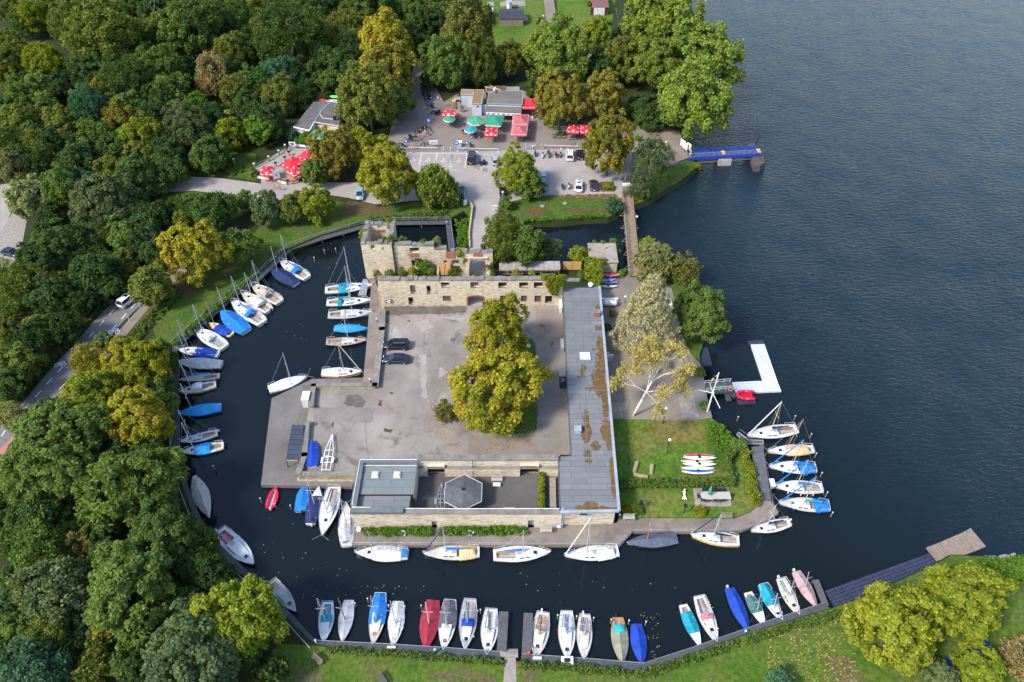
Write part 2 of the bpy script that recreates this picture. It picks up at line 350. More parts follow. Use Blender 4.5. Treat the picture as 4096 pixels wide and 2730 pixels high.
sheet("rough_grass",[M3(*p)for p in[(1330,1380),(1400,1330),(1480,1402),(1560,1475),(1600,1568),(1500,1660),(1440,1700),(1350,1568)]],Z_LAWN,M_bank,.008)
dk=sheet("inner_yard",[B2(1050,130),B3(310,130),B3(330,378),B2(1050,378)],Z_YARD,M_dark_yard,.006)
sheet("light_asphalt_lane",[M3(-30,1430),M3(175,1400),M3(170,900),M3(160,560),M3(355,560),M3(400,1568),M3(-300,1568),M3(-300,1440)],Z_YARD,M_plaza,.004)
sheet("tree_lawn",[M3(*p)for p in[(90,780),(130,765),(160,800),(172,1000),(178,1380),(150,1415),(80,1425),(-200,1420),(-260,1350),(-260,900),(0,840)]],Z_YARD,M_bank,.012)
sheet("gate_lane",[M2(1450,570),M2(1455,470),M2(1475,200),M2(1480,-60),M2(1640,-60),M2(1600,200),M2(1572,470),M2(1560,590)],Z_LAND+.2,M_park,.012)
def stain(name,f,poly,m,z,lift=.01):
 c=[G(f(*p),z)for p in poly];out=[]
 for a,b in zip(c,c[1:]+c[:1]):
  n=max(2,int((b-a).length/.5))
  for i in range(n):p=a.lerp(b,i/n);out.append((p.x+ru(-.22,.22),p.y+ru(-.22,.22)))
 _ns[0]+=1;return struct(name,MB().prism(out,z+lift+.0006*_ns[0],z+lift+.0006*_ns[0]),m)
M_st1=mat_asphalt("damp_asphalt",(.095,.083,.068),(.15,.132,.112),(.06,.055,.04),.8,.5);M_st2=mat_asphalt("bleached_asphalt",(.27,.245,.22),(.36,.335,.305),(.2,.18,.16),.5,.5);M_st3=mat_asphalt("patched_shaded_asphalt",(.185,.165,.148),(.235,.212,.19),(.12,.1,.085),.5,.3)
stain("damp_strip",M2,[(888,545),(1450,545),(1440,590),(1250,602),(1080,596),(960,612),(890,600)],M_st1,Z_YARD);stain("damp_patch",M2,[(655,1150),(720,1160),(755,1190),(735,1245),(670,1235),(600,1215),(620,1180)],M_st1,Z_YARD)
stain("repair_patch",M2,[(400,1245),(690,1240),(810,1250),(800,1340),(600,1350),(395,1340)],M_st3,Z_YARD);stain("repair_strip",M2,[(1215,890),(1390,870),(1330,1060),(1210,1240),(1195,1200)],M_st3,Z_YARD)
for q in([(1300,620),(1390,600),(1440,615),(1420,650),(1340,640)],[(1100,660),(1180,640),(1230,690),(1150,720)],[(1130,880),(1170,870),(1180,1180),(1140,1170)],[(960,690),(1010,740),(960,790),(930,740)],[(1260,960),(1320,1000),(1260,1050)]):stain("bleached_patch",M2,q,M_st2,Z_YARD)
for q in([(880,1385),(940,1390),(930,1412),(885,1405)],[(520,1340),(540,1345),(535,1385),(518,1375)],[(1040,635),(1070,640),(1055,655)],[(845,1185),(865,1190),(860,1230),(842,1225)],[(910,1135),(945,1140),(925,1152)],[(970,1415),(1000,1420),(985,1432)]):stain("dirt_spot",M2,q,M_earth,Z_YARD)
stain("dark_lane",M3,[(170,800),(355,760),(372,1200),(395,1540),(180,1540),(175,1380)],M_st3,Z_YARD);stain("oil_spot",M3,[(262,800),(285,785),(292,800),(270,822)],M_st1,Z_YARD)  # lane strip's tone paints in the shade between tree and long building
mh=MB()
for f,x,y in((M2,1357,774),(M3,203,678),(C12,430,277),(C12,412,405)):p=G(f(x,y),Z_YARD);mh.lathe([(.42,.03),(.36,.05),(.001,.045)],(p.x,p.y,Z_YARD),14,False)
struct("manhole_covers",mh,plain("iron_cover",(.1,.085,.07),.8))
sheet("dry_grass",[C13(*p)for p in[(330,75),(640,80),(690,170),(690,260),(560,245),(400,262),(300,200),(200,150),(240,90)]],Z_LAWN,mat_grass("dry_lawn_grass",(.10,.135,.02),(.165,.15,.036),(.21,.165,.06),.2),.006)
for q in([(650,210),(800,225),(1010,212),(1010,270),(900,250),(700,270)],[(300,200),(420,190),(500,240),(380,300),(290,280)]):stain("bare_earth",Q7,q,M_earth,Z_LAND)
stain("bare_earth",Q7,[(480,95),(1100,85),(1150,110),(1000,150),(850,130),(600,125)],M_earth,Z_LAND)
stain("bare_earth",A2,[(580,1400),(700,1390),(820,1420),(960,1450),(900,1480),(700,1490),(590,1500)],M_earth,Z_LAND);stain("bare_earth",M1,[(1190,390),(1300,340),(1450,360),(1600,270),(1560,330),(1350,440),(1200,500)],M_earth,Z_LAND,.014)
for f,q in((B4,[(380,1400),(560,1380),(620,1500),(700,1568),(480,1568)]),(B2,[(300,1480),(420,1490),(480,1568),(250,1568)]),(B2,[(1180,1500),(1450,1490),(1650,1520),(1650,1560),(1200,1550)]),(B3,[(60,1480),(140,1470),(200,1530),(90,1560)])):stain("worn_grass",f,q,mat_grass("worn_meadow",(.10,.105,.03),(.13,.115,.045),(.15,.12,.06),.35),Z_LAND,.02)
# ---------------------------------------------------------------- building materials
def GY(p,y0):
 a=(p[0]-2048)/FPX;b=(p[1]-1365)/FPX;c,s=cos(PITCH),sin(PITCH)
 t=(y0+CAM_H)/(c-b*s);return Vc((t*a,y0,CAM_H+t*(-s-b*c)))
def mat_stone(name,a,b,dark,joint,dirt=.5):
 t=NT(name);x,y,z=t.xyz()
 v=t.vec(t.math('ADD',x,t.math('MULTIPLY',y,.9)),z)
 n=t.noise(.9,2,out="Color");v=t.mix(.22,v,n,'ADD')
 br=t.N.new("ShaderNodeTexBrick");br.offset=.37;br.inputs["Scale"].default_value=1.0
 br.inputs["Brick Width"].default_value=.52;br.inputs["Row Height"].default_value=.19;br.inputs["Mortar Size"].default_value=.012
 br.inputs["Bias"].default_value=-.1;br.inputs["Mortar Smooth"].default_value=.3
 br.inputs["Color1"].default_value=(*a,1);br.inputs["Color2"].default_value=(*b,1);br.inputs["Mortar"].default_value=(*joint,1)
 t.L.new(v,br.inputs["Vector"])
 f=t.mix(t.mr(t.noise(1.6,4,.6,co=t.mapv((1,1,2.4))),.45,.75,0,.8),br.outputs["Color"],joint)
 st=t.noise(1.5,4,.65,co=t.mapv((.55,.55,3.2)));f=t.mix(t.mr(st,.54,.64,0,.85),f,dark)
 bl=t.noise(.22,5,.65);f=t.mix(t.mr(bl,.52,.75,0,dirt),f,dark)
 f=t.mix(t.mr(t.noise(.7,4,.6,co=t.mapv((1,1,.25))),.55,.8,0,dirt*.8),f,(.07,.058,.045))
 t.col(f);t.bump(t.math('ADD',br.outputs["Fac"],t.math('MULTIPLY',st,-1.0)),.5,.06);return t.set(.92,0,.15)
M_stone=mat_stone("sandstone_masonry",(.50,.405,.27),(.64,.545,.395),(.17,.125,.08),(.70,.62,.48),.4)
M_stone2=mat_stone("garden_masonry",(.55,.46,.315),(.66,.57,.42),(.22,.165,.105),(.70,.62,.48),.35)
M_rubble=mat_stone("rough_masonry",(.36,.28,.16),(.46,.36,.22),(.1,.075,.05),(.46,.39,.27),.6)
M_redbrick=plain("red_brick",(.36,.12,.075),.9,.25,4)
def mat_felt(name,a,b,rows,wd,line):
 t=NT(name);x,y,z=t.xyz()
 br=t.N.new("ShaderNodeTexBrick");br.offset=.43;br.inputs["Scale"].default_value=1.0
 br.inputs["Brick Width"].default_value=wd;br.inputs["Row Height"].default_value=rows;br.inputs["Mortar Size"].default_value=.028
 br.inputs["Color1"].default_value=(*a,1);br.inputs["Color2"].default_value=(*b,1);br.inputs["Mortar"].default_value=(*line,1)
 t.L.new(t.vec(x,y),br.inputs["Vector"])
 f=t.mix(t.mr(t.noise(.35,5,.6),.35,.7,0,.3),br.outputs["Color"],tuple(q*.62 for q in a))
 f=t.mix(t.mr(t.noise(1.1,4,.65,co=t.mapv((.4,1.6,1))),.55,.75,0,.3),f,tuple(min(1,q*1.35)for q in b))
 t.col(f);return t.set(.85,0,.25)
M_felt=mat_felt("roofing_felt",(.148,.155,.158),(.185,.19,.193),1.02,5.2,(.07,.074,.078))
M_felt_green=mat_felt("green_roofing_felt",(.155,.18,.178),(.18,.205,.20),1.3,4.0,(.08,.095,.095))
M_felt_brown=mat_felt("kiosk_roof_felt",(.135,.128,.115),(.165,.156,.14),1.1,3.4,(.085,.08,.07))
M_moss=plain("roof_moss",(.125,.072,.022),.95,.45,1.2)
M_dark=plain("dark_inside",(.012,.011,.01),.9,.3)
M_glass=plain("window_glass",(.02,.026,.032),.08,.2)
M_lead=plain("grey_flashing",(.30,.33,.37),.5,.2,.8)
M_white=plain("white_paint",(.72,.72,.70),.45,.1,1.2)
M_offwhite=plain("offwhite_wall",(.62,.60,.55),.8,.15,.8)
M_grey_wall=plain("pale_grey_wall",(.47,.50,.54),.75,.12,.7)
M_wood=plain("weathered_wood",(.23,.18,.135),.85,.3,3)
M_wood_warm=plain("warm_wood",(.40,.20,.07),.7,.25,3)
M_wood_pale=plain("pale_wood",(.52,.38,.22),.75,.2,3)
M_bamboo=plain("bamboo_screen",(.58,.37,.105),.8,.2,4)
M_black=plain("black_metal",(.012,.012,.014),.45,.3)
M_galv=plain("galvanised_steel",(.42,.44,.46),.4,.2,2,.6)
M_steel_white=plain("white_steel",(.66,.68,.69),.4,.12,2)
M_plank=plain("grey_planks",(.085,.085,.088),.85,.25,2.5)
M_deck_grey=plain("walkway_grating",(.062,.068,.074),.8,.25,1.2)
M_shutter=plain("brown_shutter",(.16,.06,.035),.7,.2,4)
M_green_paint=plain("green_paint",(.03,.16,.11),.5,.2)
M_redpaint=plain("red_paint",(.55,.025,.03),.45,.15)
M_blue_paint=plain("blue_steel_paint",(.018,.05,.36),.45,.2,2)
M_yellow=plain("yellow_paint",(.75,.48,.03),.5,.12)
def wall(mb,x0,x1,y,z0,z1,th,ops=(),alongy=False,steps=None):
 """an upright wall, front face at y (or x when alongy) towards the viewer, with rectangular openings (a0,a1,h0,h1[,arch rise])"""
 P=(lambda a,d,z:(y+d,a,z))if alongy else(lambda a,d,z:(a,y+d,z))
 xs=sorted({x0,x1,*[o[0]for o in ops],*[o[1]for o in ops]});xs=[x for x in xs if x0<=x<=x1]
 for xa,xb in zip(xs,xs[1:]):
  xm=(xa+xb)/2;hs=sorted((max(o[2],z0),min(o[3],z1))for o in ops if o[0]<xm<o[1]);z=z0;segs=[]
  for h0,h1 in hs:
   if h0>z+.01:segs.append((z,h0))
   z=max(z,h1)
  if z<z1-.01:segs.append((z,z1))
  for a,b in segs:
   for d in(0,th):mb.quad(P(xa,d,a),P(xb,d,a),P(xb,d,b),P(xa,d,b))
 mb.quad(P(x0,0,z1),P(x1,0,z1),P(x1,th,z1),P(x0,th,z1))
 for x in(x0,x1):mb.quad(P(x,0,z0),P(x,th,z0),P(x,th,z1),P(x,0,z1))
 for o in ops:
  a0,a1,h0,h1=o[:4]
  for x in(a0,a1):mb.quad(P(x,0,h0),P(x,th,h0),P(x,th,h1),P(x,0,h1))
  mb.quad(P(a0,0,h0),P(a1,0,h0),P(a1,th,h0),P(a0,th,h0));mb.quad(P(a0,0,h1),P(a1,0,h1),P(a1,th,h1),P(a0,th,h1))
  if len(o)>4:
   n=10;w_=(a1-a0)/2;c_=(a0+a1)/2;rise=o[4]
   cur=[(c_+w_*cos(math.pi*i/n),h1-rise+rise*sin(math.pi*i/n))for i in range(n+1)]
   for(p,q),(r_,s_)in zip(cur,cur[1:]):
    for d in(.01,th-.01):mb.quad(P(p,d,q),P(r_,d,s_),P(r_,d,h1),P(p,d,h1))
    mb.quad(P(p,.01,q),P(r_,.01,s_),P(r_,th-.01,s_),P(p,th-.01,q))
 return mb
def opn(f,ax,ay,bx,by,y0,arch=None):
 a,b=GY(f(ax,ay),y0),GY(f(bx,by),y0)
 return(a.x,b.x,b.z,a.z)if arch is None else(a.x,b.x,b.z,a.z,arch)
def coping(mb,x0,x1,y0,y1,z0,z1,worn=0.0):
 if not worn:return mb.box(((x0+x1)/2,(y0+y1)/2,(z0+z1)/2),(x1-x0,y1-y0,z1-z0))
 lx=x1-x0>=y1-y0;L=max(x1-x0,y1-y0);n=max(2,int(L/.8));a=0.0
 for i in range(n):
  b=L*(i+1)/n-(.02 if i<n-1 else 0);h=z1+ru(-.6,1.0)*worn*(2.6 if rng.random()<.16 else 1);h=max(h,z0+.04);e=ru(-.1,.1)*worn*3
  if lx:mb.box((x0+(a+b)/2,(y0+y1)/2+e,(z0+h)/2),(b-a,y1-y0,h-z0))
  else:mb.box(((x0+x1)/2+e,y0+(a+b)/2,(z0+h)/2),(x1-x0,b-a,h-z0))
  a=L*(i+1)/n
 return mb
# ---------------------------------------------------------------- the roofless ruin
YF,YB,YT=7.9,17.2,16.7
ruin=thing("castle_ruin","roofless sandstone ruin with a gate arch and empty windows at the head of the courtyard","ruin",(-10,YF,Z_YARD))
ZF=7.7
fops=[opn(Q1,935,1103,1035,1238,YF),opn(Q1,1194,1113,1272,1243,YF),opn(Q1,1423,1060,1558,1143,YF),opn(Q1,1884,1053,2018,1146,YF),opn(Q2,208,425,282,476,YF),opn(Q2,396,426,474,474,YF),opn(Q2,528,425,606,478,YF),opn(Q1,909,1292,998,1408,YF),opn(Q1,1452,1268,1584,1350,YF),opn(Q2,225,544,279,597,YF),opn(Q2,411,544,464,598,YF),opn(Q2,534,544,589,600,YF),opn(Q2,629,547,689,612,YF)]
ga=GY(Q1(1842,1275),YF);gb=GY(Q1(2095,1420),YF);gate=(ga.x,gb.x,Z_YARD-.3,ga.z,.55)
XL,XR=-24.55,GY(Q2(785,520),YF).x
m=MB();wall(m,XL,XR,YF,Z_QUAY-.5,ZF,.95,fops+[gate]);m.put("front_wall",M_stone,ruin,w_=1)
m=MB();coping(m,XL-.06,GY(Q2(640,400),YF).x,YF-.07,YF+1.02,ZF+.002,ZF+.2,.14);coping(m,GY(Q2(640,400),YF).x,GY(Q2(920,400),YF).x+.4,YF+.1,YF+.9,ZF-.35,ZF-.1);m.put("coping",M_coping,ruin,w_=1)
def surround(o,w=.16,d=.05):
 q=MB();a0,a1,h0,h1=o[:4];y=YF-d
 for c_,s_ in(((a0-w/2,(h0+h1)/2),(w,h1-h0)),((a1+w/2,(h0+h1)/2),(w,h1-h0)),(((a0+a1)/2,h1+w/2),(a1-a0+2*w,w)),(((a0+a1)/2,h0-w/2),(a1-a0+2*w,w))):
  q.box((c_[0],y+.1,c_[1]),(s_[0],.2,s_[1]))
 return q
M_sill=plain("dressed_sandstone",(.55,.46,.33),.85,.15,2)
for i,o in enumerate(fops):
 upper=i<7
 fr=surround(o,.15 if not upper else .1,.03).put("window_frame",M_sill if not upper else M_stone2,ruin,w_=1)
 if i in(9,10,11):
  q=MB();n=7
  for k in range(n):q.box((o[0]+(o[1]-o[0])*(k+.5)/n,YF+.22,(o[2]+o[3])/2),((o[1]-o[0])/n*.86,.06,o[3]-o[2]))
  q.put("shutter",M_shutter,ruin,w_=1)
 elif i==8:
  q=MB()
  for k in range(8):q.box((o[0]+(o[1]-o[0])*(k+.5)/8,YF+.15,(o[2]+o[3])/2),(.09,.05,o[3]-o[2]))
  q.put("window_bars",M_wood,ruin,w_=1);MB().box(((o[0]+o[1])/2,YF+.5,(o[2]+o[3])/2),(o[1]-o[0],.05,o[3]-o[2])).put("dark_board",M_dark,ruin,w_=1)  # near-black panel paints the darkness behind the bars
 elif i==12:MB().box(((o[0]+o[1])/2,YF+.4,(o[2]+o[3])/2),(o[1]-o[0],.08,o[3]-o[2])).put("door",M_black,ruin,w_=1)
 elif i==7:MB().box(((o[0]+o[1])/2,YF+.75,o[2]+(o[3]-o[2])*.75),(o[1]-o[0],.08,(o[3]-o[2])*.5)).put("door",M_shutter,ruin,w_=1)
 elif i in(4,5,6):
  q=MB();q.box(((o[0]+o[1])/2,YF+.6,(o[2]+o[3])/2),(o[1]-o[0],.05,o[3]-o[2]));q.put("window_pane",M_glass,ruin,w_=1)
q=MB();n=12
for k in range(n):
 a=math.pi*(k+.5)/n;c_=(gate[0]+gate[1])/2;w_=(gate[1]-gate[0])/2
 q.box((c_+(w_+.14)*cos(a),YF-.02,gate[3]-.55+(.55+.14)*sin(a)),(.26,.1,.34)if .25<k/n<.7 else(.3,.1,.22))
for x in(gate[0]-.12,gate[1]+.12):q.box((x,YF-.02,2.1),(.22,.1,2.2))
q.put("arch_bricks",M_redbrick,ruin,w_=1)
xb=[GY(Q1(x,560),YB).x for x in(690,1322,1510,2235)]
tops=[GY(Q1(1100,487),YB).z,GY(Q1(1420,545),YB).z,GY(Q1(1800,598),YB).z]
bops=[opn(Q1,928,520,1084,600,YB),opn(Q1,958,712,1050,815,YB),opn(Q1,1470,712,1580,765,YB),opn(Q1,1608,715,1708,780,YB)]
g0,g1=GY(Q1(1880,692),YB),GY(Q1(2130,975),YB)
m=MB();wall(m,xb[0],xb[1],YB,Z_QUAY,tops[0],.9,[bops[0],bops[1]]);wall(m,xb[1],xb[2],YB,Z_QUAY,tops[1],.9,[bops[2]]);wall(m,xb[2],xb[3],YB,Z_QUAY,tops[2],.9,[bops[3],(g0.x,g1.x,Z_QUAY+.3,g0.z,.8)])
m.put("rear_wall",M_stone,ruin,w_=1)
for i in range(3):coping(MB(),xb[i]-.03,xb[i+1]+.03,YB-.05,YB+.97,tops[i]+.002,tops[i]+.2,.3).put("rear_coping",M_coping,ruin,w_=1)
m=MB();lz=g0.z+.35;m.box(((g0.x+g1.x)/2,YB-.12,lz),(g1.x-g0.x+.9,.3,.3));m.box((g0.x-.25,YB-.1,2.6),(.35,.25,4.6));m.box((g1.x+.25,YB-.1,2.6),(.35,.25,4.6));m.put("gate_frame",M_sill,ruin,w_=1)
m=MB()
for f,a,b,c_,d in((Q1,946,600,1086,662),(Q1,1495,590,1655,680),(Q1,1928,598,2078,655),(Q1,1575,712,1608,775)):
 o=opn(f,a,b,c_,d,YB);MB().box(((o[0]+o[1])/2,YB-.02,(o[2]+o[3])/2),(o[1]-o[0],.1,o[3]-o[2])).put("brick_patch",M_redbrick,ruin,w_=1)
def cross(mb,f,px,zt,y0,y1,th=.7):
 x=G(f(*px),zt).x;wall(mb,y0,y1,x-th/2,Z_QUAY,zt,th,alongy=True)
m=MB();cross(m,Q1,(1045,800),4.6,YF+.96,YB-.01);cross(m,Q1,(1380,860),4.0,YF+.96,YB-.01,.45);cross(m,Q1,(1600,860),3.8,YF+.96,13.5,.35);cross(m,Q1,(1835,860),4.9,YF+.96,YB-.14,.8);cross(m,Q1,(2165,860),4.7,YF+.96,YB-.14,.8)
cross(m,Q1,(515,880),4.4,YF+.96,15.5,.8)
wall(m,XL,XL+3.4,12.4,Z_QUAY,3.9,.5)
m.put("cross_walls",M_rubble,ruin,w_=1)
m=MB();a,b=G(Q1(680,965),3.6),G(Q1(918,800),3.6);m.prism([(a.x-.3,YF+.97),(b.x,YF+.97),(b.x,15.6),(a.x+3,15.6)],3.4,3.6);m.put("flat_roof_remnant",M_plank,ruin,w_=1)
m=MB();a,b=G(Q1(570,880),2.6),G(Q1(690,880),2.6);m.box(((a.x+b.x)/2,12.3,2.5),(b.x-a.x,6,.2));m.put("earth_floor",M_earth,ruin,w_=1)
c_=[G(Q1(1405,765),4.2),G(Q1(1580,765),4.2),G(Q1(1565,945),3.4),G(Q1(1400,945),3.4)]
m=MB()
for k in range(9):
 for s0,s1 in((0.02,.47),(.53,.98)):
  t0,t1=k/9+.006,(k+1)/9-.006;L_=lambda s,t:c_[0].lerp(c_[1],s).lerp(c_[3].lerp(c_[2],s),t)
  p=[L_(s0,t0),L_(s1,t0),L_(s1,t1),L_(s0,t1)];m.add(p+[q-Vc((0,0,.06))for q in p],[(0,1,2,3),(0,4,5,1),(1,5,6,2),(2,6,7,3),(3,7,4,0)])
m.put("plank_roof",M_wood_warm,ruin,w_=1)
m=MB();a,b=GY(Q1(872,590),YB-.4),GY(Q1(912,790),YB-.4)
for dx in(-.2,.2):m.beam((a.x+dx,YB-.25,a.z),(a.x+.35+dx,YB-1.4,b.z),.07,.07)
for k in range(14):t=(k+.5)/14;m.beam((a.x-.2+.35*t,YB-.25-1.15*t,a.z+(b.z-a.z)*t),(a.x+.2+.35*t,YB-.25-1.15*t,a.z+(b.z-a.z)*t),.05,.05)
tag(m.put("ladder",M_wood_pale),"pale wooden ladder leaning inside the ruin against its rear wall","ladder")
tw=thing("tower_stump","square hollow stone tower stump standing in the water at the corner of the ruin","tower",(-26,YT,0))
TX0,TX1,TD,TZ=-28.65,-22.85,7.1,9.1
m=MB();wall(m,TX0,TX1,YT,-1,TZ,.9,[opn(Q1,318,480,395,540,YT)])
wall(m,TX0,TX1,YT+TD-.9,-1,TZ,.9,[opn(Q1,430,172,512,215,YT+TD-.9),opn(Q1,420,340,580,420,YT+TD-.9)])
wall(m,YT+.9,YT+TD-.9,TX0,-1,TZ,.9,alongy=True);wall(m,YT+.9,YT+TD-.9,TX1-.9,-1,TZ,.9,alongy=True)
m.put("wall",M_stone,tw,w_=1)
m=MB();coping(m,TX0-.04,TX1+.04,YT-.04,YT+.92,TZ+.002,TZ+.15,.25);coping(m,TX0-.04,TX1+.04,YT+TD-.92,YT+TD+.04,TZ+.002,TZ+.2,.3);coping(m,TX0-.04,TX0+.92,YT+.92,YT+TD-.92,TZ+.002,TZ+.15,.25);coping(m,TX1-.92,TX1+.04,YT+.92,YT+TD-.92,TZ+.002,TZ+.15,.25);m.put("coping",M_coping,tw,w_=1)
m=MB();m.box(((TX0+TX1)/2,YT+TD/2,3.0),(TX1-TX0-1.8,TD-1.8,.3));m.put("floor",M_earth,tw,w_=1)
o=opn(Q1,432,235,555,275,YT+TD-.9);m=MB().box(((o[0]+o[1])/2,YT+TD-.91,(o[2]+o[3])/2),(o[1]-o[0],.08,o[3]-o[2]));m.put("brick_patch",M_redbrick,tw,w_=1)
m=MB();m.box((-24.9,YT-.9,1.7),(2.4,1.6,3.2));m.put("annex",M_stone,tw,w_=1)
m=MB();a=G(Q1(250,990),.9);m.prism([(a.x-.55,YT-.2),(a.x+.5,YT-.2),(a.x+.7,YT-5.0),(a.x-.9,YT-5.0)],.5,.75);tag(m.put("gangplank",M_galv),"pale grey metal ramp on the water at the foot of the tower","ramp")
# ---------------------------------------------------------------- small concrete-roofed building by the footbridge
hz=3.6
c_=[G(Q2(*p),hz)for p in[(1010,75),(1262,68),(1285,248),(1130,245),(1020,170)]]
hut=thing("stone_hut","low stone outbuilding with a stained concrete flat roof beside the footbridge","outbuilding",(c_[0].x+3,c_[3].y+3,Z_LAND))
x0,x1,y0,y1=c_[0].x+.1,c_[2].x-.1,c_[3].y+.1,c_[0].y-.1
m=MB();wall(m,x0,x1,y0,0,hz-.2,.4);wall(m,x0,x1,y1-.4,0,hz-.2,.4);wall(m,y0+.4,y1-.4,x0,0,hz-.2,.4,alongy=True);wall(m,y0+.4,y1-.4,x1-.4,0,hz-.2,.4,alongy=True);m.put("wall",M_stone,hut,w_=1)
M_old_roof=mat_asphalt("stained_roof_concrete",(.24,.205,.165),(.38,.335,.28),(.06,.05,.036),.95,.3)
m=MB();m.box(((x0+x1)/2,(y0+y1)/2,hz-.1),(x1-x0+.3,y1-y0+.3,.2));m.put("roof",M_old_roof,hut,w_=1)
# ---------------------------------------------------------------- corrugated lean-to and bamboo screen behind the ruin
def sheet_roof(mb,a,b,c,d,n):
 for k in range(n):
  t0,t1=k/n,(k+1)/n;tm=(t0+t1)/2;up=Vc((0,0,.05))
  mb.quad(a.lerp(b,t0),a.lerp(b,tm)+up,d.lerp(c,tm)+up,d.lerp(c,t0));mb.quad(a.lerp(b,tm)+up,a.lerp(b,t1),d.lerp(c,t1),d.lerp(c,tm)+up)
M_corr=plain("corrugated_sheet",(.30,.27,.25),.7,.35,1.5)
ln=thing("lean_to_shed","corrugated lean-to shed under the alder trees behind the ruin","shed",G(Q2(480,330),1.2))
m=MB();sheet_roof(m,G(Q2(218,240),3.6),G(Q2(763,236),3.6),G(Q2(766,314),3.1),G(Q2(216,318),3.1),44);m.put("roof",M_corr,ln,w_=1)
m=MB()
for x in(150,420,590,752):p=G(Q2(x,320),3.0);m.box((p.x,p.y,2.0),(.14,.14,2.0))
p,q=G(Q2(145,322),3.05),G(Q2(755,320),3.05);m.beam(p,q,.12,.16);m.put("posts",M_wood,ln,w_=1)
p,q=G(Q2(216,250),3.4),G(Q2(763,245),3.4);MB().box(((p.x+q.x)/2,p.y,2.1),(q.x-p.x,.15,2.4)).put("rear_wall",M_rubble,ln,w_=1)
for k in range(5):p=G(Q2(250+100*k,350),1.8);tag(MB().beam(p+Vc((-1.1,ru(-.3,.3),0)),p+Vc((1.2,ru(-.3,.3),.1)),.25,.12).put("timber_board",M_wood),"old timber board stored in front of the corrugated lean-to","board","boards stored by the lean-to")
bs=thing("bamboo_screen","yellow bamboo privacy screen beside the corrugated lean-to","screen",G(Q2(870,312),1.2))
y_=G(Q2(870,314),1.2).y
for xa,xb_ in((790,868),(870,950)):
 a,b=GY(Q2(xa,242),y_),GY(Q2(xb_,314),y_);MB().box(((a.x+b.x)/2,y_,(a.z+1.2)/2),(b.x-a.x,.06,a.z-1.2)).put("panel",M_bamboo,bs,w_=1)
 f=MB()
 for x in(a.x+.05,b.x-.05):f.box((x,y_-.05,(a.z+1.2)/2),(.08,.05,a.z-1.2))
 f.box(((a.x+b.x)/2,y_-.05,a.z-.05),(b.x-a.x,.06,.08));f.put("frame",M_wood_pale,bs,w_=1)
# ---------------------------------------------------------------- the long flat-roofed building on the right of the yard
ZR_=4.8
Lp=[G(M3(347,420),ZR_),G(M3(603,408),ZR_),G(B3(738,384),ZR_),G(B3(330,394),ZR_),G(B3(318,14),ZR_),G(B3(405,8),ZR_)]
lb=thing("long_building","long flat-roofed building with grey felt roof and rusty moss along the right of the yard","building",(11,-15,Z_YARD))
ins=[Vc((p.x,p.y))for p in Lp]
wl=MB().prism([(Lp[0].x+.25,Lp[0].y-.3),(Lp[1].x-.35,Lp[1].y-.3),(Lp[2].x-.45,Lp[2].y+.35),(Lp[3].x+.2,Lp[3].y+.35),(Lp[4].x+.2,Lp[4].y-.1),(Lp[5].x+.25,Lp[5].y-.1)],0.0,ZR_-.3)
wl.put("wall",M_stone2,lb,w_=1)
roof=MB().prism(ins,ZR_-.3,ZR_-.02).put("roof",M_felt,lb,w_=1)
def edge(mb,p,q,w,h,z):a,b=Vc((p.x,p.y,z)),Vc((q.x,q.y,z));return mb.beam(a,b,w,h)
m=MB();edge(m,Lp[1],Lp[2],.42,.34,ZR_-.06);edge(m,Lp[2],Lp[3],.4,.3,ZR_-.08);m.put("roof_edge",M_lead,lb,w_=1)
m=MB();edge(m,Lp[0],Lp[1],.22,.3,ZR_-.1);edge(m,Lp[3],Lp[4],.14,.3,ZR_-.1);edge(m,Lp[4],Lp[5],.12,.3,ZR_-.1);edge(m,Lp[5],Lp[0],.16,.3,ZR_-.1);m.put("edge_trim",M_plank,lb,w_=1)
m=MB()
for pts in([(475,420),(478,640),(490,860),(500,1120),(515,1568)],[(500,1120),(655,1122)],[(380,1030),(520,1022)]):m.path([G(M3(*p),ZR_+.03)for p in pts],.025,5)
m.path([G(B3(*p),ZR_+.03)for p in[(528,0),(545,385)]],.025,5);m.path([G(B3(*p),ZR_+.03)for p in[(540,217),(712,214)]],.025,5)
m.put("lightning_wire",M_galv,lb,w_=1)
def spots(mb,cx,cy,f,rx,ry,n,z):
 for _ in range(n):
  a=ru(0,6.28);r_=rng.random()**.6;p=G(f(cx+rx*r_*cos(a),cy+ry*r_*sin(a)),z);s_=ru(.06,.26);k=rng.randint(5,7);ph=ru(0,6)
  pts=[(p.x+s_*ru(.6,1.3)*cos(ph+6.283*i/k),p.y+s_*ru(.6,1.3)*sin(ph+6.283*i/k))for i in range(k)]
  zz=z+ru(.01,.03);mb.add([(x,y,zz)for x,y in pts]+[(p.x,p.y,zz+.02)],[(i,(i+1)%k,k)for i in range(k)])
m=MB()
for cx,cy,rx,ry,n in[(600,692,30,18,45),(608,800,22,55,90),(612,930,38,90,260),(592,1040,46,70,220),(618,1120,40,60,200),(560,1112,55,14,45),(645,1220,22,90,170),(648,1400,38,75,220),(670,1480,18,60,70),(492,980,16,42,50),(478,1030,28,10,26),(512,1310,18,60,80),(514,1420,30,70,200),(575,1505,32,32,80),(520,1552,26,14,30),(590,550,16,20,30),(568,840,14,10,10)]:
 spots(m,cx,cy,M3,rx,ry,n,ZR_-.02)
for cx,cy,rx,ry,n in[(690,90,14,80,130),(700,200,14,110,160),(528,45,18,16,40),(545,345,45,20,90),(530,365,110,12,150),(640,372,80,8,80),(520,4,24,8,30)]:spots(m,cx,cy,B3,rx,ry,n,ZR_-.02)
m.put("moss",M_moss,lb,w_=1)["kind"]="stuff"
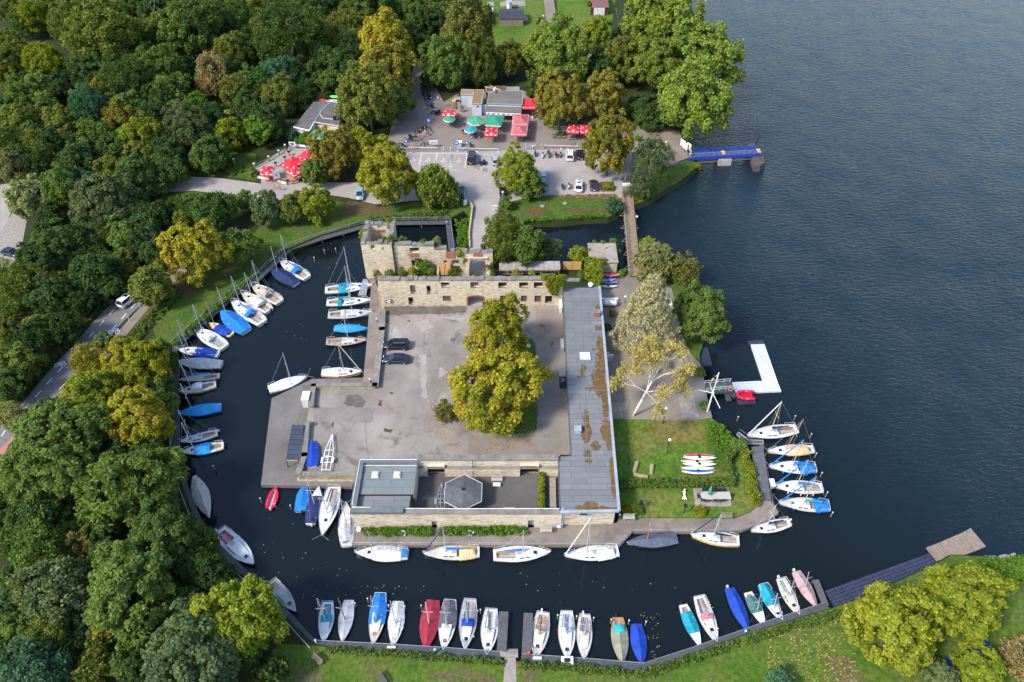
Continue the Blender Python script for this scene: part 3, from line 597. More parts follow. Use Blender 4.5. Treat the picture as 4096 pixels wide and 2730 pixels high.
ch=G(M3(582,606),ZR_);q=MB();q.box((ch.x,ch.y,ZR_+.45),(1.0,.9,.95));c1=q.put("chimney",M_redbrick,lb,w_=1)
q=MB();q.box((ch.x,ch.y,ZR_+1.02),(1.15,1.05,.16));q.box((ch.x-.2,ch.y,ZR_+1.13),(.4,.6,.08));q.put("cap",M_coping,c1,w_=1)
sk=G(M3(503,890),ZR_);q=MB();q.box((sk.x,sk.y,ZR_+.1),(1.75,1.6,.24));q.put("roof_hatch",M_offwhite,lb,w_=1)
v=G(M3(451,1405),ZR_);q=MB();q.box((v.x,v.y,ZR_+.3),(.95,1.0,.64));q.box((v.x,v.y,ZR_+.68),(1.1,1.15,.1));q.put("vent",M_lead,lb,w_=1)
q=MB();v=G(B3(352,370),ZR_);q.lathe([(.25,0),(.2,.05)],(v.x,v.y,ZR_),12);q.put("roof_drain",M_galv,lb,w_=1)
d_=thing("satellite_dish","white satellite dish on the near end of the flat roof beside the ivy","satellite dish",G(M3(538,412),ZR_))
q=MB();q.lathe([(.01,.0),(.25,.04),(.42,.13),(.45,.15),(.43,.17),(.01,.04)],(0,0,0),18);q.v=[tuple(Matrix.Rotation(R(55),3,'X')@Vc(p)+Vc((0,0,.65)))for p in q.v];q.put("dish",M_white,d_,True)
q=MB();q.tube((0,.08,0),(0,.05,.65),.03);q.tube((0,0,.6),(0,-.4,.8),.02);q.put("mount",M_galv,d_)
yS=-39.2
o=opn(B3,467,402,516,414,yS)
m=MB();m.box(((o[0]+o[1])/2,yS-.02,(o[2]+o[3])/2),(o[1]-o[0],.1,o[3]-o[2]+.05));m.put("window",M_glass,lb,w_=1)
m=MB();p=G(B3(356,405),ZR_-.3);m.tube((p.x,yS-.12,.7),(p.x,yS-.12,ZR_-.3),.06);m.put("downpipe",M_lead,lb,w_=1)
yw=G(M3(345,1200),2).x
for f,p,sz,mm,nm,lb_,ct in((M3,(345,812),(.55,2.2,1.0),M_lead,"metal_cupboard","low grey cupboard against the yard side of the long building","cupboard"),(M3,(334,543),(.5,2.4,1.5),M_offwhite,"white_cabinet","narrow white cabinet in the corner where the ruin meets the long building","cabinet")):
 q=G(f(*p),Z_YARD+sz[2]/2);o=thing(nm,lb_,ct,(q.x,q.y,Z_YARD));MB().box((0,0,sz[2]/2),sz).put("body",mm,o);MB().box((0,0,sz[2]+.03),(sz[0]+.08,sz[1]+.08,.06)).put("lid",M_white if mm is M_offwhite else M_lead,o)
# ---------------------------------------------------------------- the lower wing: left block, inner yard walls, south wall
ZS=4.4
sw=thing("south_wing","stone wing with a green-grey flat roof and two skylights at the foot of the yard","building",(-20,-35,Z_YARD))
c_={k:G(B2(*p),z)for k,p,z in[("nw",(718,30),5.2),("ne",(1112,30),5.2),("sw",(652,405),5.0),("ise",(1102,268),4.9),("lse",(1054,376),4.4)]}
bx0,bx1,by0,by1=c_["sw"].x,c_["ne"].x,yS,c_["nw"].y
xs1=G(B3(330,394),ZS).x
m=MB()
sops=[opn(B2,1208,458,1250,507,yS),opn(B3,110,452,152,500,yS)]
sops=[(a,b,.7,d)for a,b,c,d in sops]
wall(m,bx0,xs1+.3,yS,0,ZS-.1,.6,sops)
wall(m,yS+.6,by1,bx0,0,5.0,.5,alongy=True);wall(m,bx0+.5,bx1,by1-.5,0,5.0,.5);wall(m,yS+3.9,by1-.5,bx1-.4,0,4.6,.4,alongy=True)
m.put("wall",M_stone2,sw,w_=1)
m=MB();coping(m,bx0-.15,xs1+.2,yS-.12,yS+.75,ZS-.09,ZS+.1);m.put("coping",M_coping,sw,w_=1)
M_rooftrim=plain("dark_roof_trim",(.12,.13,.135),.7,.2,1)
m=MB();coping(m,bx0-.2,bx1+.05,by1-.62,by1+.1,5.002,5.2);coping(m,bx0-.2,bx0+.7,yS+.76,by1-.63,5.002,5.2);coping(m,bx0-.18,bx1-1.3,yS-.14,yS+.8,ZS+.12,ZS+.5);m.put("parapet",M_rooftrim,sw,w_=1)
sp=c_["ise"].y
m=MB().box(((bx0+bx1)/2+.3,(sp+by1-.5)/2,4.72),(bx1-bx0-.7,by1-.5-sp,.16));rf=m.put("roof",M_felt_green,sw,w_=1)
m=MB();x1_=c_["lse"].x;m.box(((bx0+.6+x1_)/2,(yS+.7+sp)/2,4.28),(x1_-bx0-.6,sp-yS-.7,.16));m.put("lower_roof",M_felt,sw,w_=1)
wl2=MB();wall(wl2,yS+.7,sp,x1_-.4,1.5,4.18,.4,alongy=True);wl2.put("side_wall",M_rooftrim,sw,w_=1)
M_wire=plain("white_cable",(.78,.78,.76),.5,.1)
m=MB();m.path([(bx1,by1-.1,5.24),(bx0+.1,by1-.1,5.24),(bx0+.05,yS+1.0,5.24),(bx0+.3,yS+.7,4.98),(-15,yS+.72,ZS+.2),(-8,yS+.68,ZS+.17),(xs1,yS+.7,ZS+.2)],.05,5);m.path([(bx0+.8,by1-1.05,5.0),(bx1,by1-1.05,5.0)],.04,5);m.put("white_cable",M_wire,sw,w_=1)
for px in((822,138),(973,138)):
 q=G(B2(*px),4.95);f=MB().box((q.x,q.y,4.87),(1.15,1.25,.2)).put("skylight_kerb",M_lead,sw,w_=1)
 m=MB();m.box((q.x,q.y,5.08),(.92,1.02,.24),taper=.72);o=m.put("skylight",M_white,sw,w_=1)
for o in sops:MB().box(((o[0]+o[1])/2,yS+.45,(o[2]+o[3])/2),(o[1]-o[0],.08,o[3]-o[2])).put("door",M_lead,sw,w_=1)
yN=-30.9;iw=thing("yard_wall","double stone wall with two wide doorways between the courtyard and inner yard","wall",(-8,yN,Z_YARD))
xe=G(B3(318,14),4.6).x
iops=[opn(B2,1176,82,1305,152,yN),opn(B3,55,78,184,148,yN)];iops=[(a,b,Z_YARD-.1,d,.25)for a,b,c,d in iops]
m=MB();wall(m,bx1,xe,yN,1.0,3.6,.5,iops);wall(m,bx1,xe,yN+.5,3.0,5.0,.5);wall(m,bx1,xe,yN+1.0,1.0,4.99,.35,iops);m.put("masonry",M_stone2,iw,w_=1)
m=MB();coping(m,bx1+.06,xe,yN+.42,yN+1.55,5.002,5.2);coping(m,bx1+.05,xe,yN-.05,yN+.48,3.602,3.68);m.put("coping",M_coping,iw,w_=1)
for o in iops:
 g=MB();g.box(((o[0]+o[1])/2,yN+.9,Z_YARD+.55),(o[1]-o[0],.05,1.0));g.put("gate_panel",M_black,iw,w_=1)
 g=MB();g.box(((o[0]+o[1])/2,yN+1.2,2.6),(o[1]-o[0],.05,2.4));g.put("dark_door",M_dark,iw,w_=1)  # near-black panel stands for the darkness inside the doorway
g=MB();p=GY(B2(1490,40),yN);g.tube((p.x,yN-.05,2.2),(p.x,yN+.3,5.2),.05);g.put("downpipe",M_black,iw,w_=1)
pw=thing("yard_parapet","low broad stone parapet round the left edge of the courtyard above the quay","parapet wall",G(M2(850,800),Z_QUAY))
def para(pts,th,z0,z1):
 m=MB();cp=MB()
 for p,q in zip(pts,pts[1:]):
  a,b=G(p,z1),G(q,z1);a.z=b.z=(z0+z1)/2;m.beam(a,b,th,z1-z0)
  a.z=b.z=z1+.06;d=(b-a).normalized()*th*.48;cp.beam(a-d,b+d,th+.12,.12)
 m.put("masonry",M_rubble,pw,w_=1);cp.put("coping",M_coping,pw,w_=1)
para([M2(873,580),M2(868,700),M2(822,1086)],.95,0,2.25);para([M2(822,1086),M2(395,1086)],.75,0,2.25)
para([M2(395,1090),M2(378,1225)],.8,0,2.25);para([M2(350,1350),M2(335,1568),B2(290,130)],.8,0,2.2);para([B2(290,133),B2(680,133)],.7,0,2.1)
mm=MB();a,b=G(B2(290,165),.9),G(B2(672,165),.9);mm.beam(a,b,.7,.5);mm.put("lower_step",M_stone2,pw,w_=1)
for i,x in enumerate((450,560)):
 g=MB()
 p=G(M2(x-24,1068),2.5);q=G(M2(x+24,1068),2.5)
 for z in(2.5,2.9):g.tube((p.x,p.y,z),(q.x,q.y,z),.03)
 for r_ in(p,q):g.tube((r_.x,r_.y,2.1),(r_.x,r_.y,2.9),.03)
 tag(g.put("handrail",M_galv),"short grey handrail on the parapet above the dock ledge, "+("left one","right one")[i],"handrail")
pv=thing("pavilion","hexagonal pavilion with a dark felt roof and pale rim in the inner yard","pavilion",G(B2(1428,300),Z_YARD))
cz=4.0;cc=G(B2(1428,259),cz);pv.location=(cc.x,cc.y,Z_YARD);rad=(G(B2(1556,259),cz).x-G(B2(1300,259),cz).x)/2/cos(R(30))
hexp=[Vc((rad*cos(R(90+60*i)),rad*sin(R(90+60*i)),cz-Z_YARD))for i in range(6)]
M_pav=plain("pavilion_felt",(.085,.085,.088),.75,.35,.8)
m=MB();ap=Vc((0,0,cz-Z_YARD+.85));m.add(hexp+[ap],[(i,(i+1)%6,6)for i in range(6)]);m.add([p-Vc((0,0,.12))for p in hexp],[(5,4,3,2,1,0)]);m.put("roof",M_pav,pv)
m=MB()
for i in range(6):m.beam(hexp[i],hexp[(i+1)%6],.05,.1)
m.put("roof_rim",M_white,pv)
for i in range(6):
 p=hexp[i]*.9;MB().box((p.x,p.y,(cz-Z_YARD)/2),(.16,.16,cz-Z_YARD-.1)).put("post",M_wood,pv)
m=MB();m.box((0,0,cz-Z_YARD+.88),(.4,.4,.12));m.put("roof_cap",M_black,pv)
# ---------------------------------------------------------------- walkways, piers, bridges, floats
def ribbon(mb,pts,wd,z0,z1):
 """a level strip of even width along a line of points"""
 P=[Vc((p.x,p.y))for p in pts];L_,R_=[],[]
 for i,p in enumerate(P):
  d0=(P[i]-P[i-1]).normalized()if i else None;d1=(P[i+1]-P[i]).normalized()if i<len(P)-1 else None
  d=((d0 or d1)+(d1 or d0)).normalized();n=Vc((-d.y,d.x));k=1/max(.5,n.dot(Vc((-(d1 or d0).y,(d1 or d0).x))))
  L_.append(p+n*wd/2*k);R_.append(p-n*wd/2*k)
 return mb.prism(L_+R_[::-1],z0,z1)
def along(pts,step):
 out=[]
 for p,q in zip(pts,pts[1:]):
  n=max(1,int((q-p).length/step))
  out+=[p.lerp(q,i/n)for i in range(n)]
 return out+[pts[-1]]
def offset(pts,d):
 out=[]
 for i,p in enumerate(pts):
  t=(pts[min(i+1,len(pts)-1)]-pts[max(i-1,0)]);n=Vc((-t.y,t.x,0)).normalized();out.append(p+n*d)
 return out
def walkway(name,label,pts,wd=1.3,z=.95,rail=None,mat_=None,edge_m=None,piles=True,rail_m=None):
 P=W(pts,z);t=thing(name,label,"walkway",(P[0].x,P[0].y,0))
 ribbon(MB(),P,wd,z-.14,z).put("deck",mat_ or M_deck_grey,t,w_=1)
 if edge_m:
  m=MB()
  for s_ in(-1,1):m.path(offset(P,s_*(wd/2+.03)),.05,4)
  m.put("edge_rail",edge_m,t,w_=1)
 if rail is not None:
  m=MB();Q=offset(P,rail*wd/2)
  for h_ in(.5,1.0):m.path([p+Vc((0,0,h_))for p in Q],.032,5)
  for p in along(Q,2.4):m.tube(p,p+Vc((0,0,1.0)),.035,n=5)
  m.put("railing",rail_m or M_galv,t,w_=1)
 if piles:
  for p in along(offset(P,.3*wd),4.5):MB().tube((p.x,p.y,-1.2),(p.x,p.y,z-.15),.12,n=6).put("pile",M_wood,t,w_=1)
 return t
walkway("walkway","grey railed walkway along the left bank of the moat from tower to tree shade",[Q1(1592,545),Q1(1545,118),Q1(710,128),Q1(215,185),M2(450,75),M2(232,146),M1(1764,365),M1(1610,468),M1(1400,650),M1(1196,828),M1(1203,1000),M1(1206,1300),M1(1215,1568),B1(1222,60),B1(1262,210),B1(1390,540),B1(1640,782),B1(1790,940),B2(110,1000),B2(218,1120),B2(406,1325)],1.25,.95,-1)
walkway("jetty","dark grating jetty along the near grassy bank, left of the small steps",[B2(415,1318),B2(900,1342),B2(1300,1368),B2(1700,1398)],1.5,.9,None,None,M_galv)
walkway("jetty","dark grating jetty along the near grassy bank, right of the small steps",[B3(68,1412),B3(500,1442),B3(918,1476),B3(1250,1370),B3(1764,1188),B4(180,1130),B4(418,1052)],1.5,.9,None,None,M_galv)
walkway("finger_pier","narrow grey finger pier left of the steps",[B2(1708,1080),B2(1690,1390)],1.25,.85,None,M_plank)
walkway("finger_pier","narrow grey finger pier right of the steps",[B3(113,1090),B3(98,1404)],1.25,.85,None,M_plank)
walkway("finger_pier","short finger pier beside the mauve covered boat",[B4(400,1040),B4(328,860)],.9,.85,None,M_plank)
st=thing("concrete_steps","pale concrete steps down to the moat between two finger piers","steps",G(B2(1740,1380),Z_LAND))
for k in range(4):p=G(B2(1744,1352+11*k),.5+.15*k);MB().box((p.x,p.y,.25+.1*k),(2.3,.55,.5+.22*k)).put("step",M_slab,st,w_=1)
def dock(name,label,cat,poly,z,m,trim=None,f=None):
 P=W([f(*p)for p in poly],z);t=thing(name,label,cat,(P[0].x,P[0].y,0));MB().prism(P,z-.3,z).put("deck",m,t,w_=1)
 if trim:MB().path([p+Vc((0,0,.02))for p in P+[P[0]]],.06,4).put("edge_rail",trim,t,w_=1)
 return t
M_tile_deck=mat_felt("slatted_deck",(.10,.105,.11),(.125,.13,.135),1.1,1.1,(.04,.04,.045))
dock("slatted_pier","dark slatted pier beside the garden hedge with lamps","pier",[(158,350),(235,345),(285,683),(228,685)],.95,M_tile_deck,None,C10)
dock("berth_float","narrow floating dock along which the five yachts of the lake side lie","dock",[(216,336),(236,332),(300,690),(330,770),(312,780),(280,690)],.6,M_plank,None,C10)
dock("angled_float","short angled grey float with a green end at the garden tip","dock",[(85,262),(145,310),(235,312),(238,335),(135,335),(72,275)],.7,M_plank,M_lead,C10)
g=thing("mooring_box","white locker standing on the narrow dock beside the slatted pier","locker",G(C10(288,588),.6));MB().box((0,0,.3),(.6,1.3,.6)).put("body",M_lead,g);MB().box((0,0,.64),(.7,1.4,.08)).put("lid",M_white,g)
m=MB();q_=W([B2(664,612),B3(0,616),B3(738,618),B3(836,522),B3(1400,524),B3(1586,514),B4(8,448)],.55)
m.path(offset(q_,.05),.1,6);m.path([p+Vc((0,0,.28))for p in offset(q_,.0)],.055,5)
for p in along(q_,3.0):m.box((p.x,p.y,.3),(.12,.25,1.1))
tag(m.put("fender_rail",M_galv),"silver fender rail along the edge of the south quay","rail")
rf=thing("wooden_raft","weathered three-part wooden raft moored off the stony point","raft",G(B4(1300,620),0))
for q in([(1095,637),(1180,605),(1248,708),(1170,730)],[(1183,603),(1335,538),(1420,665),(1290,712),(1250,706)],[(1338,537),(1397,505),(1502,632),(1424,664)]):
 MB().prism(W([B4(*p)for p in q],.55),.15,.55).put("deck",M_wood,rf,w_=1)
M_float=plain("dark_blue_float",(.035,.04,.075),.5,.3,2)
def cubes(name,label,a,b,nw,m,z=.35,sz=.5,f=None,off=0.0):
 """a floating dock clipped together from plastic cubes"""
 A_,B_=G(f(*a),z),G(f(*b),z);d=(B_-A_);n=max(1,round(d.length/sz));d.normalize();nn=Vc((-d.y,d.x,0))
 t=thing(name,label,"floating dock",(A_.x,A_.y,0),math.atan2(d.y,d.x));q=MB()
 for i in range(n):
  for j in range(nw):q.box(((i+.5)*sz,(j+off)*sz,z/2),(sz*.985,sz*.985,z),taper=.9)
 q.put("float_cubes",m,t)["kind"]="stuff";return t
cubes("floating_dock","long dark blue cube float between the jetty end and the wooden raft",(435,1005),(1160,740),5,M_float,f=B4,off=-1.5)
M_whitefloat=plain("white_float",(.56,.58,.60),.5,.1,1.5)
cubes("floating_dock","white cube float running out to the lake, long arm of the L",(868,98),(1012,518),5,M_whitefloat,f=Q6,off=-2)
cubes("floating_dock","white cube float joining the swimming jetty, short arm of the L",(598,590),(1098,568),5,M_whitefloat,f=Q6,off=-2)
cubes("floating_dock","dark cube float at the lake end of the white L",(845,64),(858,100),6,M_float,f=Q6,off=-2.5)
cubes("floating_dock","dark cube float carrying the red inflatable",(632,712),(815,700),5,M_float,f=Q6,off=-2)
cubes("floating_dock","square dark cube float beside the green slipway board",(212,240),(350,238),9,M_float,f=Q6,off=-4)
dock("slipway_board","pale green board leading to the square dark float","slipway",[(105,180),(205,178),(222,272),(118,275)],.8,plain("green_grey_board",(.25,.32,.26),.8),None,Q6)
sj=thing("swimming_jetty","railed dark jetty with a green mat behind the white signal mast","jetty",G(Q6(430,600),.9))
MB().prism(W([Q6(*p)for p in[(270,550),(560,520),(600,640),(300,655)]],.9),.5,.9).put("deck",M_plank,sj,w_=1)
MB().prism(W([Q6(*p)for p in[(395,568),(520,556),(525,598),(405,605)]],.92),.905,.925).put("mat",plain("green_mat",(.09,.17,.05),.9),sj,w_=1)
m=MB()
for a,b in(((272,560),(560,535)),((292,645),(590,615))):
 A_,B_=G(Q6(*a),.9),G(Q6(*b),.9)
 for h_ in(.5,1.0):m.tube(A_+Vc((0,0,h_)),B_+Vc((0,0,h_)),.045,n=5)
 for k in range(5):p=A_.lerp(B_,k/4);m.tube(p,p+Vc((0,0,1)),.045,n=5)
m.put("railing",M_steel_white,sj,w_=1)
MB().prism(W([Q6(*p)for p in[(497,640),(545,638),(580,730),(520,735)]],.4),0,.4).put("ramp",M_plank,sj,w_=1)
MB().prism(W([Q6(*p)for p in[(545,640),(600,632),(630,690),(610,705)]],.5),.1,.5).put("side_ramp",M_plank,sj,w_=1)
lr=thing("life_ring","orange life ring hung on the swimming jetty railing","life ring",G(Q6(568,608),1.5))
def torus(mb,c,r,s,rx=0.0,n=14,k=6):
 rings=[]
 for i in range(n):
  a=2*math.pi*i/n;rings.append([Vc(c)+Matrix.Rotation(rx,3,'X')@Vc(((r+s*cos(b))*cos(a),(r+s*cos(b))*sin(a),s*sin(b)))for b in[2*math.pi*j/k for j in range(k)]])
 rings.append(rings[0]);return mb.loft(rings,True,False)
torus(MB(),(0,0,0),.33,.1,R(60)).put("ring",plain("orange_ring",(.75,.25,.12),.5),lr)
mp=G(Q6(305,860),1.0);mast=thing("signal_mast","white ship's signal mast with crossed yards and flags at the lake shore","flagpole",mp)
hm=0
for k in range(400):
 z=1+k*.05
 if G(Q6(437,425),z).y<=mp.y:hm=z-1;break
lean=Vc((G(Q6(437,425),hm+1).x-mp.x,0,0))
top=Vc((lean.x,0,hm));mid=top*.5
MB().tube((0,0,0),top,.16,.08,8).put("pole",M_white,mast)
MB().tube(mid+Vc((-2.5,.3,.35)),mid+Vc((.1,-.1,0)),.07).put("yard",M_white,mast);MB().tube(mid+Vc((-.1,.1,0)),mid+Vc((1.25,-1.5,-2.1)),.07).put("yard",M_white,mast);MB().tube(mid,mid+Vc((-.75,.9,1.6)),.06).put("yard",M_white,mast)
MB().ball(mid,.25).put("crosshead",M_white,mast)
def flag(name,label,at,v,w,m):
 t=thing(name,label,"flag",at);q=MB()
 for i in range(6):
  a,b=i/6,(i+1)/6;off=lambda s:Vc((0,.12*sin(s*7),-.25*s*s))
  q.quad(v*a+off(a),v*b+off(b),v*b+off(b)+w*(1-.3*b),v*a+off(a)+w*(1-.3*a))
 q.put("cloth",m,t);return t
flag("flag","blue and yellow flag drooping from the signal mast head",mp+top*.96,Vc((-.75,.1,-.9)),Vc((-.15,0,-.6)),M_yellow)
flag("flag","pale orange pennant on the left yard of the signal mast",mp+mid+Vc((-2.5,.3,.3)),Vc((-1.4,-.1,-.6)),Vc((.2,0,-.5)),plain("pale_orange_cloth",(.75,.48,.25),.8))
o=flag("flag","deep blue half of the flag at the signal mast head",mp+top*.99,Vc((-.6,.1,-.5)),Vc((-.05,0,-.4)),plain("navy_cloth",(.03,.05,.2),.8))
fb=thing("footbridge","narrow plank footbridge on trestles from the shore to the garden","footbridge",G(Q7(1260,400),0))
a,b=G(Q7(1226,115),1.5),G(M3(842,335),1.5);m=MB();n=62
for k in range(n):
 p,q=a.lerp(b,(k+.06)/n),a.lerp(b,(k+.94)/n);d=Vc((1,0,0));m.add([p-d*1.0,p+d*1.0,q+d*1.0,q-d*1.0]+[x-Vc((0,0,.06))for x in(p-d,p+d,q+d,q-d)],[(3,2,1,0),(0,1,5,4),(1,2,6,5),(2,3,7,6),(3,0,4,7)])
m.put("planks",plain("bridge_planks",(.25,.175,.115),.85,.3,1.5),fb,w_=1)
for s_ in(-1,1):
 m=MB();o_=Vc((s_*1.05,0,0))
 for h_ in(.1,.55,1.05):m.beam(a+o_+Vc((0,0,h_)),b+o_+Vc((0,0,h_)),.08,.1)
 for k in range(12):p=a.lerp(b,k/11)+o_;m.box((p.x,p.y,p.z+.5),(.1,.1,1.2))
 m.put("handrail",M_wood,fb,w_=1)
m=MB()
for k in range(6):
 p=a.lerp(b,(k+.5)/6)
 m=MB()
 for s_ in(-1,1):m.box((p.x+s_*.9,p.y,.1),(.22,.22,2.6));m.beam((p.x+s_*.9,p.y,1.2),(p.x,p.y,1.2),.1,.1);m.beam((p.x+s_*1.0,p.y,1.35),(p.x+s_*1.9,p.y,1.3),.1,.1);m.beam((p.x+s_*1.85,p.y,1.3),(p.x+s_*1.05,p.y,2.5),.08,.08)
 m.put("trestle",M_wood,fb,w_=1)
gs=thing("entrance_sign","long white sign board over a green gate at the head of the footbridge","sign",G(P6(425,985),Z_LAND))
y_=gs.location.y;a,b=GY(P6(345,935),y_),GY(P6(508,955),y_);w_=b.x-a.x
MB().box((0,0,2.75),(w_,.35,.55)).put("board",M_white,gs)
m=MB()
for i,(x,l)in enumerate([(-.62,.12),(-.45,.16),(-.26,.1),(-.13,.14),(.03,.12),(.18,.16),(.36,.1),(.5,.12)]):m.box((x,-.18,2.74),(l,.02,.14 if i%3 else .2))
m.put("lettering",plain("faded_orange_letters",(.70,.42,.24),.7),gs)
m=MB()
for x in(-.95,.95):m.box((x,0,1.2),(.12,.12,2.5))
for k in range(9):m.box((-.8+.2*k,0,.8),(.05,.05,1.5))
m.box((0,0,1.55),(1.9,.06,.08));m.put("gate",M_green_paint,gs)
pr=thing("landing_stage","blue steel landing stage with railings reaching into the lake","landing stage",G(P6(1240,480),0))
a,b=G(P6(1232,472),2.1),G(P6(2150,420),2.1);d=(b-a).normalized();nn=Vc((-d.y,d.x,0))
ribbon(MB(),[a,b],2.3,1.95,2.1).put("deck",plain("stage_deck",(.10,.12,.2),.7,.3),pr,w_=1)
for s_ in(-1,1):
 m=MB();o_=nn*s_*1.2
 for h_ in(-.35,0.0,.35,.7,1.1):m.beam(a+o_+Vc((0,0,h_)),b+o_+Vc((0,0,h_)),.09,.1 if h_>-.1 else .3)
 for k in range(15):p=a.lerp(b,k/14)+o_;m.beam(p+Vc((0,0,-.35)),p+Vc((0,0,1.1)),.09,.09)
 m.put("railing",M_blue_paint,pr,w_=1)
for t_ in(.01,.48,.985):
 p=a.lerp(b,t_);MB().box((p.x,p.y-.1,2.25+(.8 if t_<.1 else .15)),(.25 if t_<.1 else .9,.5 if t_<.1 else 1.9,1.2 if t_<.1 else .08)).put("yellow_panel",M_yellow,pr,w_=1)
m=MB();p,q=G(P6(1310,560),.5),G(P6(2060,510),.5);m.tube(p,q,.16);p2=G(P6(1760,520),.5);m.tube(p2,a.lerp(b,.75),.06);m.tube(q,a.lerp(b,.75),.06);m.put("strut",M_wood_pale,pr,w_=1)
c1=G(P6(1695,545),.9);MB().box((c1.x,c1.y+1.2,.2),(3.0,3.4,2.6)).put("pier_block",plain("pier_concrete",(.36,.30,.25),.9,.3),pr,w_=1)
dl=thing("mooring_dolphin","dark concrete mooring dolphin at the end of the blue landing stage","dolphin",G(P6(2140,590),0))
MB().prism(W([P6(*p)for p in[(2055,480),(2200,470),(2225,555),(2160,600),(2095,595)]],1.6),-1.5,1.6,.4).put("block",plain("dolphin_concrete",(.075,.068,.062),.9,.6,1.0),dl,w_=1)
d2=thing("mooring_dolphin","dark concrete mooring dolphin with an iron post behind the landing stage","dolphin",G(P6(2060,350),0))
MB().prism(W([P6(*p)for p in[(2000,330),(2040,305),(2110,310),(2105,360),(2010,365)]],1.6),-1.5,1.6,.3).put("block",plain("dolphin_concrete",(.07,.065,.06),.9),d2,w_=1)
p=G(P6(2098,350),1.2);q=MB();q.tube(p,p+Vc((0,0,3.6)),.28,n=8);q.ball(p+Vc((0,0,3.7)),.22);q.put("post",plain("iron_post",(.05,.04,.045),.6),d2,w_=1)
bf=thing("bank_railing","blue railing along the grassy bank left of the landing stage","railing",G(P6(1100,590),Z_LAND));m=MB();P_=W([P6(985,612),P6(1100,585),P6(1228,550)],Z_LAND)
for h_ in(.5,1.0):m.path([x+Vc((0,0,h_))for x in P_],.05,5)
for x in along(P_,2):m.tube(x,x+Vc((0,0,1)),.05,n=5)
m.put("rails",M_blue_paint,bf,w_=1)
# ---------------------------------------------------------------- boats
GEL,CREAM,OLD=(.58,.58,.565),(.55,.50,.41),(.30,.30,.275)
BC={"white":GEL,"cream":CREAM,"old":OLD,"navy":(.02,.03,.10),"royal":(.012,.05,.33),"blue":(.015,.17,.50),"sky":(.02,.25,.58),"teal":(.01,.25,.33),"grey":(.42,.42,.44),"lgrey":(.52,.51,.50),"dgrey":(.10,.10,.12),"slate":(.085,.10,.14),"maroon":(.28,.025,.045),"mauve":(.40,.27,.27),"beige":(.42,.38,.31),"tan":(.60,.44,.20),"green":(.06,.15,.14),"olive":(.24,.235,.17),"yellow":(.70,.40,.03),"pink":(.55,.16,.26),"wood":(.40,.19,.07),"teak":(.36,.21,.10),"red":(.60,.012,.05),"deckgrey":(.35,.36,.35),"sand":(.50,.46,.36),"brown":(.26,.14,.075),"aqua":(.01,.36,.40),"whitecloth":(.62,.61,.60),"dkwood":(.2,.13,.08)}
def bm_(n,cloth=False):
 return plain(("cloth_" if cloth else "gel_")+n,BC[n],.75 if cloth else .28,.26 if cloth else .15,1.6 if cloth else 1.1,0,.25 if cloth else .5)
M_alu=plain("aluminium_spar",(.50,.51,.52),.4,.12,2,.3)
M_rope=plain("mooring_rope",(.42,.38,.33),.9,.2)
M_boatglass=plain("boat_window",(.015,.018,.022),.12,.2)
PROF={"y":[(0,.66),(.12,.8),(.28,.94),(.42,1),(.58,.93),(.74,.7),(.87,.4),(.95,.17),(1,.015)],"d":[(0,.72),(.15,.88),(.35,1),(.55,.97),(.75,.76),(.9,.4),(1,.05)],"n":[(0,.22),(.1,.5),(.25,.82),(.42,1),(.6,.93),(.78,.62),(.92,.25),(1,.02)],"r":[(0,.95),(.2,1),(.5,1),(.72,.93),(.87,.66),(.96,.36),(1,.12)]}
def pw(P,t):
 for(a,x),(b,y)in zip(P,P[1:]):
  if t<=b:u=(t-a)/(b-a);return x+(y-x)*u
 return P[-1][1]
